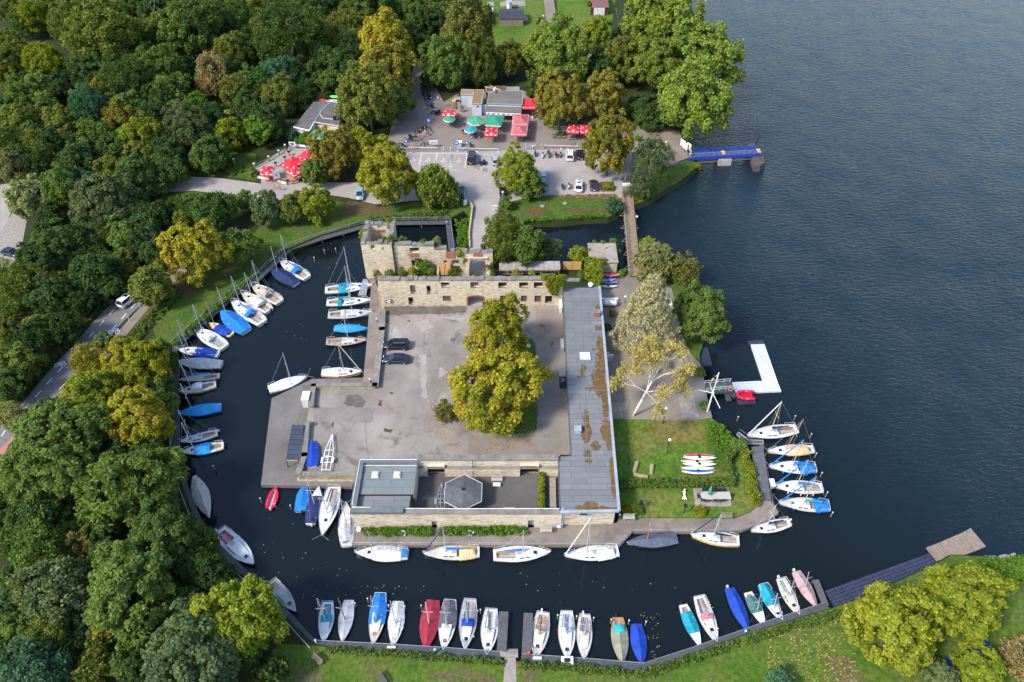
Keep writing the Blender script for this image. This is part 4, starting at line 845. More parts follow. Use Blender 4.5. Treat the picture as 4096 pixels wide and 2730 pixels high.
def boat(name,label,bow,stern,ratio=.31,hull="white",deck="white",cover=None,c0=0.,c1=1.,ch=.45,mast=.0,mx=.58,spar=None,boom=None,cabin=True,cab_len=(.40,.74),cockpit=True,floor="teak",bottom=None,hatch="dark",outboard=False,rails=True,shape="y",hood=None,hoodr=(.3,.45),fenders=0,fcol="white",stays=True,z0=0.0,cat="sailboat",trim=None,lines=True,furl=None,rake=0.0,canopy=None,canr=(.12,.4),group="boats moored round the water castle",lean=0.0):
 zb=z0+.7;A_,B_=G(bow,zb),G(stern,zb-.1);B_.z=A_.z=0
 L=(A_-B_).length*1.03;Wd=L*ratio/2;c=(A_+B_)/2;rz=math.atan2(A_.y-B_.y,A_.x-B_.x)-math.pi/2
 t=thing(name,label,cat,(c.x,c.y,z0),rz,group);r_=random.Random(sum(map(ord,label)))
 P=PROF[shape];ns=18;hf=max(.42,.075*L)
 Y=lambda s:-L/2+s*L
 sheer=lambda s:hf*(.92+.42*max(0,s-.35)**1.6+.1*max(0,.2-s))
 wd=lambda s:Wd*pw(P,s)
 rings=[]
 for i in range(ns+1):
  s=i/ns;w=wd(s);z=sheer(s);k=1-.35*s
  ys=Y(s)+(.03*L*0)
  rk=lambda zz:(-(z-zz)*(.45 if s>.9 else 0)*(s-.9)*10 if s>.9 else 0)
  rings.append([Vc((x,ys+rk(zz),zz))for x,zz in((-w,z),(-w*(.95-.12*s),z*.45),(-w*.8*k,.02),(-w*.4*k,-.22),(w*.4*k,-.22),(w*.8*k,.02),(w*(.95-.12*s),z*.45),(w,z))])
 hm=MB().loft(rings,False,False);hm.add([tuple(p)for p in rings[0]],[tuple(range(8))]);hm.put("hull",bm_(hull),t,True)
 if bottom:
  for sgn in(-1,1):MB().loft([[Vc((sgn*(wd(i/ns)*(.93-.1*i/ns)+.035),Y(i/ns)+(-.25 if i==ns else 0),z))for z in(-.02,.15*hf,.5*sheer(i/ns))]for i in range(ns+1)],False,False).put("boot_stripe",bm_(bottom),t)
 q=MB()
 for sgn in(-1,1):q.path([Vc((sgn*wd(i/ns),Y(i/ns),sheer(i/ns)+.015))for i in range(ns+1)],.03,4)
 q.put("gunwale",bm_(trim)if trim else(M_alu if hull!="wood" else bm_("brown")),t)
 full=cover and c0<=.02 and c1>=.98
 if not full:
  q=MB();ca,cb=.07,cab_len[0];cw=.56
  for i in range(ns):
   s,e=i/ns,(i+1)/ns;za,zb_=sheer(s)-.02,sheer(e)-.02;inside=cockpit and ca<=(s+e)/2<=cb
   if inside:
    for sg in(-1,1):q.quad((sg*wd(s)*.98,Y(s),za),(sg*wd(e)*.98,Y(e),zb_),(sg*wd(e)*cw,Y(e),zb_+.03),(sg*wd(s)*cw,Y(s),za+.03))
   else:q.quad((-wd(s)*.98,Y(s),za),(wd(s)*.98,Y(s),za),(wd(e)*.98,Y(e),zb_),(-wd(e)*.98,Y(e),zb_))
  q.put("deck",bm_(deck),t)
  if cockpit:
   q=MB();i0,i1=[i for i in range(ns)if ca<=(i+.5)/ns<=cb][0],[i for i in range(ns)if ca<=(i+.5)/ns<=cb][-1]+1;s,e=i0/ns,i1/ns;zf=hf*.28
   pts=[(wd(k/ns)*cw,Y(k/ns),sheer(k/ns))for k in range(i0,i1+1)]
   for(xa,ya,za),(xb,yb,zb_)in zip(pts,pts[1:]):
    for sg in(-1,1):q.quad((sg*xa,ya,za+.01),(sg*xb,yb,zb_+.01),(sg*xb,yb,zf),(sg*xa,ya,zf))
   for x,y,z in(pts[0],pts[-1]):q.quad((-x,y,z),(x,y,z),(x,y,zf),(-x,y,zf))
   for(xa,ya,za),(xb,yb,zb_)in zip(pts,pts[1:]):q.quad((-xa,ya,zf),(xa,ya,zf),(xb,yb,zf),(-xb,yb,zf))
   q.put("cockpit",bm_("deckgrey"),t)
   for sg in(-1,1):
    q=MB()
    for(xa,ya,za),(xb,yb,zb_)in zip(pts,pts[1:]):q.quad((sg*xa*.97,ya,za*.72),(sg*xb*.97,yb,zb_*.72),(sg*xb*.5,yb,zb_*.72),(sg*xa*.5,ya,za*.72))
    q.put("bench",bm_(floor),t)
   q=MB().box((0,Y(ca+.1),hf*1.02),(.06,L*.14,.05));q.put("tiller",bm_("wood"),t)
  if cabin:
   a,b=cab_len;kk=7;rg=[];ht=.34 if L>5.5 else .25
   for i in range(kk+1):
    s=a+(b-a)*i/kk;w=wd(s)*.66;z=sheer(s);hh=ht*(1-.75*(i/kk)**2.2)
    rg.append([Vc((x,Y(s),zz))for x,zz in((-w,z-.05),(-w*.9,z+hh*.85),(-w*.5,z+hh),(w*.5,z+hh),(w*.9,z+hh*.85),(w,z-.05))])
   MB().loft(rg,False,True).put("cabin",bm_("white" if deck not in("cream","old")else deck),t)
   for sg in(-1,1):
    q=MB()
    for s0,s1 in((a+.05,a+.13),(a+.16,a+.235)):
     pa,pb=wd(s0)*.66,wd(s1)*.66;za,zb_=sheer(s0),sheer(s1);q.quad((sg*(pa+.012),Y(s0),za+.06),(sg*(pb+.012),Y(s1),zb_+.06),(sg*(pb*.93+.012),Y(s1),zb_+.2),(sg*(pa*.93+.012),Y(s0),za+.2))
    q.put("cabin_window",M_boatglass,t)
   q=MB().box((0,Y(a+.045),sheer(a)+ht+.03),(wd(a)*.5,L*.085,.05));q.put("companionway",bm_("deckgrey"),t)
   if hatch:s=b-.015;q=MB().box((0,Y(s),sheer(s)+.12),(.46,.46,.06));q.put("hatch",M_boatglass if hatch=="dark" else bm_(hatch),t)
  for sg in(-1,1):
   for s in(.16,.33):MB().lathe([(.07,0),(.06,.14)],(sg*wd(s)*.72,Y(s),sheer(s)),6).put("winch",M_alu,t)
 if cover:
  rg=[];n=12
  for i in range(n+1):
   s=c0+(c1-c0)*i/n;w=wd(s)*1.04+.02;z=sheer(s);e=min(1,4*(i/n),3.2*(1-i/n))if full else min(1,.55+4*(i/n),.5+4*(1-i/n));hh=ch*(.25+.75*e)*(1-.35*abs(i/n-.5))+r_.uniform(-.04,.04)
   sag=r_.uniform(-.06,.05)
   rg.append([Vc((x+(r_.uniform(-.02,.02)),Y(s),zz))for x,zz in((-w,z-.16),(-w,z+.04),(-w*.55,z+hh*.5+sag),(0,z+hh),(w*.55,z+hh*.5+r_.uniform(-.06,.05)),(w,z+.04),(w,z-.16))])
  MB().loft(rg,False,True).put("boat_cover",bm_(cover,True),t)
 def cap(colr,rr,nm,hh=.62):
  s0,s1=rr;rg=[]
  for i in range(6):
   s=s0+(s1-s0)*i/5;w=wd(s)*.74;z=sheer(s)+.1;h_=hh*sin(math.pi*(.28+.55*i/5))**.6
   rg.append([Vc((x,Y(s),zz))for x,zz in((-w,z),(-w*.9,z+h_*.7),(-w*.5,z+h_),(0,z+h_*1.06),(w*.5,z+h_),(w*.9,z+h_*.7),(w,z))])
  MB().loft(rg,False,True).put(nm,bm_(colr,True),t,False)
 if hood:cap(hood,hoodr,"spray_hood",.5)
 if canopy:cap(canopy,canr,"canopy",.8)
 if mast:
  mh=mast;base=sheer(mx)+(.3 if cabin and not full else .2);sm=bm_(spar)if spar else M_alu;mt=Vc((lean*mh,-rake*mh,base+mh))
  MB().tube((0,Y(mx),base-.3),Vc((0,Y(mx),0))+mt,.075,.055,7).put("mast",sm,t)
  q=MB();f_=.55;p=Vc((0,Y(mx),base)).lerp(Vc((0,Y(mx),0))+mt,f_)
  for sg in(-1,1):q.tube(p,p+Vc((sg*.75,-.1,.05)),.03,n=4)
  q.put("spreader",M_alu,t)
  if stays:
   q=MB();tp_=Vc((0,Y(mx),0))+mt*.98
   for e in((0,Y(.985),sheer(1)),(0,Y(.01),sheer(0)),(-wd(mx-.03),Y(mx-.03),sheer(mx)),(wd(mx-.03),Y(mx-.03),sheer(mx))):q.tube(tp_,e,.013,n=3,cap=False)
   q.put("rigging",M_alu,t)
  if furl:MB().tube(tp_ if stays else Vc((0,Y(mx),0))+mt*.95,(0,Y(.97),sheer(1)+.3),.075,.09,6).put("furled_jib",bm_(furl,True),t)
  if boom:
   bl=(mx-.12)*L*.85;q=MB();q.tube((0,Y(mx)-.1,base+.75),(0,Y(mx)-bl,base+.62),.06,.05,6);q.put("boom",sm,t)
   rg=[]
   for i in range(8):
    u=i/7;y=Y(mx)-.15-(bl-.2)*u;rr=(.17-.1*u)*(1+.15*r_.uniform(-1,1));z=base+.78-.12*u;rg.append([Vc((rr*cos(k*1.0472),y,z+.05+1.3*rr*sin(k*1.0472)))for k in range(6)])
   MB().loft(rg).put("sail_cover",bm_(boom,True),t)
 if rails and not full:
  q=MB()
  a=[Vc((sg*wd(s)*.95,Y(s),sheer(s)+.5))for sg,s in((-1,.8),(-1,.93),(0,1.0),(1,.93),(1,.8))];q.path(a,.025,4)
  for p in a:q.tube(p,(p.x,p.y,p.z-.5),.022,n=4)
  q.put("pulpit",M_steel_white,t);q=MB()
  b=[Vc((sg*wd(s)*.97,Y(s),sheer(s)+.5))for sg,s in((-1,.2),(-1,.02),(1,.02),(1,.2))];q.path(b,.025,4)
  for p in b:q.tube(p,(p.x,p.y,p.z-.5),.022,n=4)
  q.put("pushpit",M_steel_white,t)
 if outboard:
  q=MB();q.box((.25,Y(0)-.22,hf+.12),(.26,.36,.42),taper=.8);q.put("outboard_motor",bm_("lgrey")if outboard==1 else M_black,t);q=MB().box((.25,Y(0)-.2,hf*.3),(.12,.18,hf));q.put("motor_leg",M_black,t)
 for k in range(fenders):
  s=.22+.5*k/max(1,fenders-1);sg=-1
  MB().lathe([(.02,-.28),(.11,-.2),(.11,.2),(.02,.28)],(sg*(wd(s)+.1),Y(s),.32),7).put("fender",bm_(fcol),t)
 if lines:
  q=MB()
  for sg in(-1,1):q.tube((0,Y(.99),sheer(1)),(sg*1.2,Y(1)+.85,.95 if z0<.3 else .2),.02,n=4)
  q.put("mooring_rope",M_rope,t)
 return t
S_="sailboat";K=dict
b_=lambda f,x0,y0,x1,y1:(f(x0,y0),f(x1,y1))
def put(label,bs,**k):return boat(k.pop("name",S_),label,bs[0],bs[1],**k)
put("white yacht with navy transom and bright blue sail cover, first below the tower",b_(C5,635,255,868,405),ratio=.33,mast=7.4,mx=.66,boom="blue",hood="blue",hoodr=(.3,.44),bottom="navy")
put("boat under a dark royal blue full cover beside the navy-sterned yacht",b_(C5,552,318,775,455),ratio=.37,cover="navy",c0=0,c1=1,ch=.6,mast=6.3,mx=.68,stays=False)
put("cream yacht with open brown wooden cockpit on the left walkway",b_(C5,397,462,634,612),ratio=.35,deck="cream",hull="cream",mast=7.0,mx=.66,floor="wood",boom="mauve",canopy="beige",canr=(.36,.46))
put("pale yacht with a white tent canopy over its cockpit on the left walkway",b_(C5,312,532,545,685),ratio=.34,deck="cream",mast=6.4,canopy="whitecloth",canr=(.26,.55),outboard=2)
put("white yacht with blue sail cover and a ladder on its grey transom",b_(C5,224,602,487,790),ratio=.33,mast=7.4,mx=.66,boom="blue",hood="blue",hoodr=(.32,.42),outboard=1)
put("boat under a bright blue full cover with mast up beside the little wooden dinghy",b_(C5,132,680,347,860),ratio=.40,cover="blue",ch=.65,mast=6.6,mx=.75,stays=False)
put("small varnished wooden dinghy with a blue cover over its middle",b_(C5,33,787,222,888),ratio=.34,hull="tan",deck="tan",cover="royal",c0=.1,c1=.68,ch=.35,mast=6.0,mx=.72,spar="teak",cabin=False,rails=False,stays=False,name="sailing_dinghy")
put("white yacht with an open grey cockpit where the walkway bends",b_(C3,418,222,765,440),ratio=.36,mast=7.0,mx=.68,floor="deckgrey")
put("white yacht with a shiny royal blue cockpit cover, bow to the left walkway",b_(C3,200,465,690,525),ratio=.28,cover="royal",c0=.06,c1=.56,ch=.6,mast=7.2,mx=.68)
put("long boat under a wrinkled pale grey full cover at the left walkway",b_(C3,190,615,727,650),ratio=.30,cover="grey",ch=.8,mast=7.0,mx=.68,stays=False)
put("weathered grey open racing boat with a blue sail bundle",b_(C3,222,828,702,782),ratio=.22,hull="old",deck="old",mast=6.3,mx=.62,boom="blue",cabin=False,rails=False)
put("white yacht with ochre hull sides and a white canopy at the left walkway",b_(C4,190,158,548,85),ratio=.34,bottom="yellow",mast=6.8,mx=.66,canopy="whitecloth",canr=(.36,.62),outboard=2)
put("boat under a bright sky blue full cover at the left walkway",b_(C4,183,372,597,318),ratio=.35,cover="sky",ch=.75,mast=6.6,mx=.66,stays=False)
put("white yacht with a dark navy sail cover at the left walkway",b_(C4,196,655,562,570),ratio=.34,mast=6.8,mx=.68,boom="navy",outboard=1)
put("white yacht with a bright blue tarpaulin over its cabin, last of the left row",b_(C4,208,762,624,700),ratio=.33,cover="sky",c0=.3,c1=.68,ch=.7,mast=6.6,mx=.68,outboard=2)
put("beige covered wooden boat lying alongside the shaded walkway",b_(B1,1440,428,1340,150),ratio=.27,cover="beige",ch=.5,shape="n",mast=0,spar="wood",lines=False)
put("white and red motorboat tied along the shaded walkway",b_(B1,1745,748,1512,525),ratio=.33,deck="white",floor="red",mast=0,cab_len=(.36,.8),shape="d",cat="motorboat",name="motorboat",outboard=1,rails=True,lines=False)
put("weathered greenish boat half hidden under the round tree",b_(B2,272,1075,110,870),ratio=.30,hull="old",deck="old",boom="dgrey",mast=0,rails=True,lines=False,floor="old")
put("white yacht with teal seat cover and a tubular stern gantry, first of the near row",b_(C6,205,635,255,190),ratio=.36,cover=None,mast=6.3,mx=.5,hood="teal",hoodr=(.36,.52),floor="teal",hatch="sand")
put("slim boat under a wrinkled pale grey full cover in the near row",b_(C6,412,632,490,170),ratio=.32,cover="lgrey",ch=.45,mast=6.2,mx=.5,spar="dkwood",stays=False)
put("white boat with bright blue aft cover and a brown hatch in its foredeck",b_(C6,760,668,850,100),ratio=.30,cover="blue",c0=0,c1=.6,ch=.6,mast=6.4,mx=.52,hatch="wood",deck="cream",cab_len=(.4,.8))
put("white boat with a pale grey aft cover beside the bright blue one",b_(C6,985,688,1045,195),ratio=.33,cover="lgrey",c0=0,c1=.62,ch=.5,mast=6.3,mx=.5,hatch="sand",cab_len=(.4,.82))
put("boat under a deep maroon full cover in the near row",b_(C7,170,725,258,175),ratio=.36,cover="maroon",ch=.55,mast=6.2,mx=.5,stays=False,spar="white")
put("white yacht with a dark grey aft cover beside the maroon boat",b_(C7,375,730,452,175),ratio=.33,cover="dgrey",c0=.02,c1=.56,ch=.55,mast=6.4,mx=.52,boom=None,hatch="brown",cab_len=(.5,.82))
put("grey-decked yacht with a blue spray hood in the near row",b_(C7,615,722,675,165),ratio=.33,deck="deckgrey",mast=6.6,mx=.5,hood="royal",hoodr=(.42,.56),boom="blue",cab_len=(.46,.8),fenders=2)
put("plain white racing boat with a black mast next to the finger pier",b_(C7,862,785,912,272),ratio=.36,mast=6.0,mx=.48,spar="dgrey",boom="dgrey",floor="white",cab_len=(.45,.78))
put("white yacht with brown-grey deck and maroon sail right of the finger pier",b_(C8,190,590,262,165),ratio=.37,deck="sand",mast=5.2,mx=.5,boom="maroon",fenders=3,fcol="royal",outboard=1,spar="teak")
put("bright white yacht with a blue sail down its middle, moored at the white locker",b_(C8,485,600,478,155),ratio=.34,mast=5.6,mx=.48,boom="blue",floor="white",spar="dgrey",cab_len=(.36,.8))
put("cream white yacht with round window and blue sail bag in the near row",b_(C8,640,600,648,185),ratio=.33,deck="cream",mast=5.0,mx=.46,boom="blue",hatch="sand",outboard=1)
put("old brown wooden boat with grey-green cover and a teal cloth",b_(C8,998,635,955,210),ratio=.34,hull="wood",deck="wood",cover="olive",c0=.22,c1=1,ch=.5,mast=0,hood="aqua",hoodr=(.2,.34),rails=False,cabin=False,floor="wood",outboard=2)
put("slim boat under a deep blue full cover beside the old wooden boat",b_(C8,1180,642,1128,270),ratio=.36,cover="royal",ch=.55,mast=0)
put("white boat with a teal cover over its cockpit, right part of the near row",b_(C9,245,725,105,395),ratio=.28,cover="teal",c0=.18,c1=.66,ch=.35,mast=0,cabin=False,outboard=2,rails=False)
put("white yacht with pink sail cover and brown seats",b_(C9,370,690,230,328),ratio=.33,deck="lgrey",mast=4.6,mx=.48,lean=.16,hood="pink",hoodr=(.42,.52),floor="brown",fenders=2,fcol="tan")
put("long boat under a royal blue full cover with an outboard, near right jetty",b_(C9,625,605,475,265),ratio=.29,cover="royal",ch=.6,mast=0,outboard=1)
put("white boat with a dark green cockpit cover between blue and teal boats",b_(C9,755,560,620,295),ratio=.33,cover="green",c0=.12,c1=.58,ch=.25,mast=4.8,mx=.55,lean=.15,cabin=False,rails=False)
put("white boat with a teal tent cover over its stern half",b_(C9,885,515,735,232),ratio=.34,cover="teal",c0=0,c1=.56,ch=.7,mast=3.8,mx=.62,lean=.15,cab_len=(.58,.8))
put("cream white yacht beside the mauve covered boat",b_(C9,1020,472,880,185),ratio=.34,deck="cream",mast=4.4,mx=.5,lean=.14,outboard=1,floor="white",boom="whitecloth")
put("boat under a faded mauve full cover at the last berth of the near jetty",b_(C9,1165,408,1003,130),ratio=.32,cover="mauve",ch=.5,mast=4.6,mx=.46,lean=.2,stays=False,outboard=1)
put("large boat under a blue tarpaulin lying on the grass below the big tree",b_(B4,1172,1485,1512,1305),ratio=.26,cover="royal",ch=.9,z0=1.2,lines=False)
put("white yacht under a white tent cover with a blue end, at the south quay",b_(B2,685,668,1043,682),ratio=.32,cover="whitecloth",c0=.12,c1=.64,ch=.75,mast=5.5,mx=.66,hood="blue",hoodr=(.02,.12),rails=True,lines=False)
put("cream yacht with a tan cockpit cover and blue boom at the south quay",b_(B2,1156,675,1535,668),ratio=.30,deck="cream",cover="tan",c0=.07,c1=.36,ch=.75,mast=6.2,mx=.6,boom="blue",furl="navy",hatch="sand",lines=False)
put("white yacht with blue boom cover whose bow points right, at the south quay",(B3(262,668),B2(1640,690)),ratio=.31,mast=5.8,mx=.52,boom="blue",lines=False)
put("white yacht with a white sprayhood and furled white jib at the south quay",b_(B3,365,690,730,662),ratio=.31,mast=9.2,mx=.6,cover="whitecloth",c0=.08,c1=.4,ch=.75,furl="whitecloth",hatch="sand",lines=False,boom="whitecloth")
put("wooden-masted boat under a dark slate full cover near the quay corner",b_(B3,795,600,1135,575),ratio=.29,cover="slate",ch=.55,mast=6.2,mx=.6,spar="wood",stays=False,lines=False)
put("white yacht with yellow lower hull beside the garden lawn quay",b_(B3,1238,545,1563,590),ratio=.33,bottom="yellow",mast=6.4,mx=.54,boom="navy",furl="navy",lines=False)
put("white open yacht at the tip of the quay, right of the yellow-hulled one",b_(C10,165,868,398,815),ratio=.32,mast=5.6,mx=.6,boom="navy",outboard=1,lines=False)
put("large white yacht with navy sail cover and wooden mast, farthest out on the lake side",b_(C10,142,280,440,240),ratio=.31,mast=7.4,mx=.54,spar="tan",boom="navy",furl="whitecloth",floor="teak",lines=True)
put("white boat with a tan cover and a leaning red-brown mast on the lake side",b_(C10,268,375,545,365),ratio=.28,cover="tan",c0=.12,c1=.6,ch=.5,mast=7.4,mx=.62,lean=.0,rake=.12,spar="wood",hatch="dark")
put("white yacht with large blue cockpit cover, third on the lake side",b_(C10,278,468,560,482),ratio=.33,cover="blue",c0=.03,c1=.36,ch=.55,mast=6.6,mx=.52,boom="blue",furl="blue",fenders=2,fcol="blue")
put("white yacht with slim blue boom cover and white fenders on the lake side",b_(C10,305,590,600,605),ratio=.33,mast=6.6,mx=.54,boom="blue",furl="blue",fenders=3)
put("yacht with sand-coloured deck, turquoise boom and blue covers, nearest on the lake side",b_(C10,338,692,643,718),ratio=.33,deck="sand",cover="blue",c0=.02,c1=.3,ch=.5,mast=6.8,mx=.52,boom="aqua",furl="blue",fenders=2,fcol="royal",hatch="blue")
put("small bright red open rowing boat with an outboard",b_(C11,300,140,228,382),ratio=.46,hull="red",deck="red",floor="red",cabin=False,rails=False,shape="d",outboard=1,cat="rowing boat",name="rowing_boat",trim="red",cab_len=(.82,.9))
put("inflatable boat under a bright blue cover below the dock",b_(C11,645,138,605,420),ratio=.46,hull="lgrey",cover="blue",ch=.45,shape="r",outboard=2,cat="inflatable boat",name="inflatable_boat")
put("white boat with a dark navy cover between the inflatable and the big yacht",b_(C11,820,130,720,575),ratio=.33,cover="navy",c0=.02,c1=.72,ch=.35,mast=6.4,mx=.5,cabin=False,spar="sand",outboard=1,rails=False)
put("big white yacht with its bow away from the dock platform",b_(C11,862,715,1012,140),ratio=.32,mast=6.6,mx=.38+.2,floor="teak",boom="whitecloth",cab_len=(.36,.72))
put("pale pinkish boat with grey aft cover in the corner by the stone wing",b_(C11,1150,345,1152,835),ratio=.33,cover="grey",c0=.1,c1=.45,ch=.45,mast=6.2,mx=.56,boom="beige",deck="lgrey",hatch="sand")
put("boat under a dark blue cover standing on the yard beside the white trailer",b_(C12,390,520,385,712),ratio=.42,cover="royal",ch=.45,z0=1.6,lines=False,shape="d")
put("large white yacht with a teal cockpit tarpaulin, first below the tower at the west quay",b_(M2,798,398,480,432),ratio=.29,cover="teal",c0=.28,c1=.48,ch=.6,mast=9.6,mx=.56,boom="blue",furl="navy")
put("white yacht with a teal sail and cockpit cover, second at the west quay",b_(M2,787,500,490,518),ratio=.27,mast=8.4,mx=.56,boom="teal",cover="teal",c0=.26,c1=.36,ch=.5)
put("white yacht with grey non-slip deck panels at the west quay",b_(M2,797,585,500,602),ratio=.29,deck="deckgrey",mast=8.2,mx=.56,hood="lgrey",hoodr=(.3,.4),floor="brown")
put("small boat under a bright blue full cover at the west quay",b_(M2,765,690,540,690),ratio=.33,cover="sky",ch=.65,mast=0,fenders=2)
put("yacht with brown teak deck and navy hull at the west quay",b_(M2,756,775,487,788),ratio=.28,hull="navy",deck="teak",mast=5.6,mx=.56,spar="sand",floor="teak",trim="white")
put("white yacht with yellow waterline and white cover, last at the west quay",b_(M2,725,990,455,995),ratio=.29,bottom="yellow",cover="whitecloth",c0=.06,c1=.45,ch=.35,mast=6.8,mx=.56,furl="whitecloth",hatch="dark")
put("cream-hulled yacht under a white cover at the tip of the dock platform",b_(M2,352,1022,88,1112),ratio=.34,bottom="sand",cover="whitecloth",c0=.02,c1=.96,ch=.5,mast=6.8,mx=.58,furl="navy",outboard=2)
def inflatable(label,bow,stern,z):
 A_,B_=G(bow,z),G(stern,z);c=(A_+B_)/2;L=(A_-B_).length;rz=math.atan2(A_.y-B_.y,A_.x-B_.x)-math.pi/2
 t=thing("inflatable_boat",label,"inflatable boat",(c.x,c.y,z-.2),rz);w=.82;P_=[(-w,-L/2),(-w,.1*L),(-w*.85,.32*L),(-w*.4,.47*L),(0,.5*L),(w*.4,.47*L),(w*.85,.32*L),(w,.1*L),(w,-L/2)]
 MB().path([Vc((x,y,.32))for x,y in P_],.27,8).put("tube",bm_("red"),t,True);MB().prism([(x*.9,y*.9)for x,y in P_],.05,.16).put("floor",plain("dark_red_floor",(.4,.012,.03),.5),t);MB().box((0,-.33*L,.3),(1.4,.1,.4)).put("transom",bm_("red"),t)
inflatable("bright red inflatable boat resting on a dark float by the swimming jetty",Q6(640,675),Q6(830,685),.7)
# ---------------------------------------------------------------- trees
def foliage_mat():
 t=NT("foliage");oi=t.N.new("ShaderNodeObjectInfo");ge=t.N.new("ShaderNodeNewGeometry")
 base,aut=oi.outputs["Color"],oi.outputs["Alpha"]
 n1=t.noise(.42,3,.6);n2=t.noise(1.7,2,.6)
 f=t.mix(t.mr(n2,.35,.65,0,.55),base,t.mix(1.0,base,(1.45,1.3,.8),'MULTIPLY'))
 gold=t.mix(t.mr(n2,.45,.7),(.35,.315,.032),(.37,.26,.04))
 th=t.math('SUBTRACT',1.0,aut)
 k=t.N.new("ShaderNodeMapRange");t.L.new(n1,k.inputs[0]);t.L.new(t.math('MULTIPLY_ADD',th,.62,.14),k.inputs[1]);t.L.new(t.math('MULTIPLY_ADD',th,.62,.34),k.inputs[2])
 f=t.mix(k.outputs[0],f,gold)
 v=t.mr(ge.outputs["Random Per Island"],0,1,.62,1.42)
 f=t.mix(1.0,f,t.vec(v,v,v),'MULTIPLY')
 d=t.N.new("ShaderNodeBsdfDiffuse");tr=t.N.new("ShaderNodeBsdfTranslucent");mx=t.N.new("ShaderNodeMixShader");mx.inputs[0].default_value=.36
 t.L.new(f,d.inputs[0]);t.L.new(t.mix(1.0,f,(1.3,1.25,.6),'MULTIPLY'),tr.inputs[0]);t.L.new(d.outputs[0],mx.inputs[1]);t.L.new(tr.outputs[0],mx.inputs[2])
 t.L.new(mx.outputs[0],t.N["Material Output"].inputs[0]);return t.m
M_leaf=foliage_mat()
M_bark=plain("bark",(.12,.095,.07),.9,.35,3)
M_birch=plain("birch_bark",(.62,.58,.51),.8,.25,3)
M_palebark=plain("pale_bark",(.32,.27,.21),.9,.3,3)
def leaves_mesh(name,C,Rl,out,n,size,seed,droop=0.0,elong=1.35,spread=.38,up=.35,nrm=.62):
 """leaf-sized faces in clumps: C clump centres, Rl radii, out outward directions"""
 g=np.random.default_rng(seed);k=len(C);idx=np.repeat(np.arange(k),n)
 d=g.normal(size=(k*n,3));d/=np.linalg.norm(d,axis=1)[:,None]
 d=d+out[idx]*.75+np.array([0,0,up]);d/=np.linalg.norm(d,axis=1)[:,None]
 rad=(1-spread)+spread*g.random(k*n)**.6;rad*=1+.18*g.normal(size=k*n)
 p=C[idx]+d*(Rl[idx]*rad)[:,None];p[:,2]-=droop*g.random(k*n)*Rl[idx]
 q=g.normal(size=(k*n,3));q/=np.linalg.norm(q,axis=1)[:,None]
 nn=d*nrm*.75+q*(1-nrm)*1.15+np.array([0,0,.28]);nn/=np.linalg.norm(nn,axis=1)[:,None]
 a=np.cross(nn,g.normal(size=(k*n,3)));a/=np.linalg.norm(a,axis=1)[:,None]
 if droop>.4:a=a*.4+np.array([0,0,-1.0])+d*.25;a-=nn*(a*nn).sum(1)[:,None];a/=np.linalg.norm(a,axis=1)[:,None]
 b=np.cross(nn,a);s=size*(.65+.7*g.random(k*n));a*=(s*elong)[:,None]/2;b*=s[:,None]/2
 tip=nn*(s*.16)[:,None]
 v=np.stack([p-a*.9-tip,p+b,p+a*1.1-tip,p-b],1).reshape(-1,3)
 me=bpy.data.meshes.new(name);N=k*n
 me.vertices.add(N*4);me.vertices.foreach_set("co",v.astype(np.float32).ravel());me.loops.add(N*4);me.loops.foreach_set("vertex_index",np.arange(N*4,dtype=np.int32))
 me.polygons.add(N);me.polygons.foreach_set("loop_start",np.arange(0,N*4,4,dtype=np.int32));me.polygons.foreach_set("loop_total",np.full(N,4,dtype=np.int32));me.update(calc_edges=True);me.materials.append(M_leaf)
 return me
def crown_points(seed,lobes,lr,asp,shape,inner=.25):
 g=np.random.default_rng(seed);C,L,O=[],[],[];ph=g.random(6)*6.28
 for i in range(lobes):
  z=1-1.62*(i+.5)/lobes;a=i*2.39996+g.normal()*.25;rr=math.sqrt(max(0,1-z*z))
  d=np.array([rr*cos(a),rr*sin(a),z]);k=1+.15*sin(2*a+ph[0]+z)+.13*sin(3*a+ph[1]+3*z)+.07*sin(5*a+ph[2]-4*z)+.09*g.normal()
  if shape=="cone":w=(1-(z+1)/2)**.7*1.1;d=np.array([w*cos(a),w*sin(a),z])
  if shape=="tall":d=d*np.array([.9+.12*(z<.2),.9+.12*(z<.2),1])
  f=1-lr*.9
  if g.random()<inner:f*=.62
  C.append(d*np.array([1,1,asp])*f*k);L.append(lr*(.75+.5*g.random()));O.append(d)
 C,L=np.array(C),np.array(L);e=np.percentile(np.hypot(C[:,0],C[:,1])+L*.85,90);q=np.array([1/e,1/e,1.0]);return C*q,L/e,np.array(O)
PROTO={}
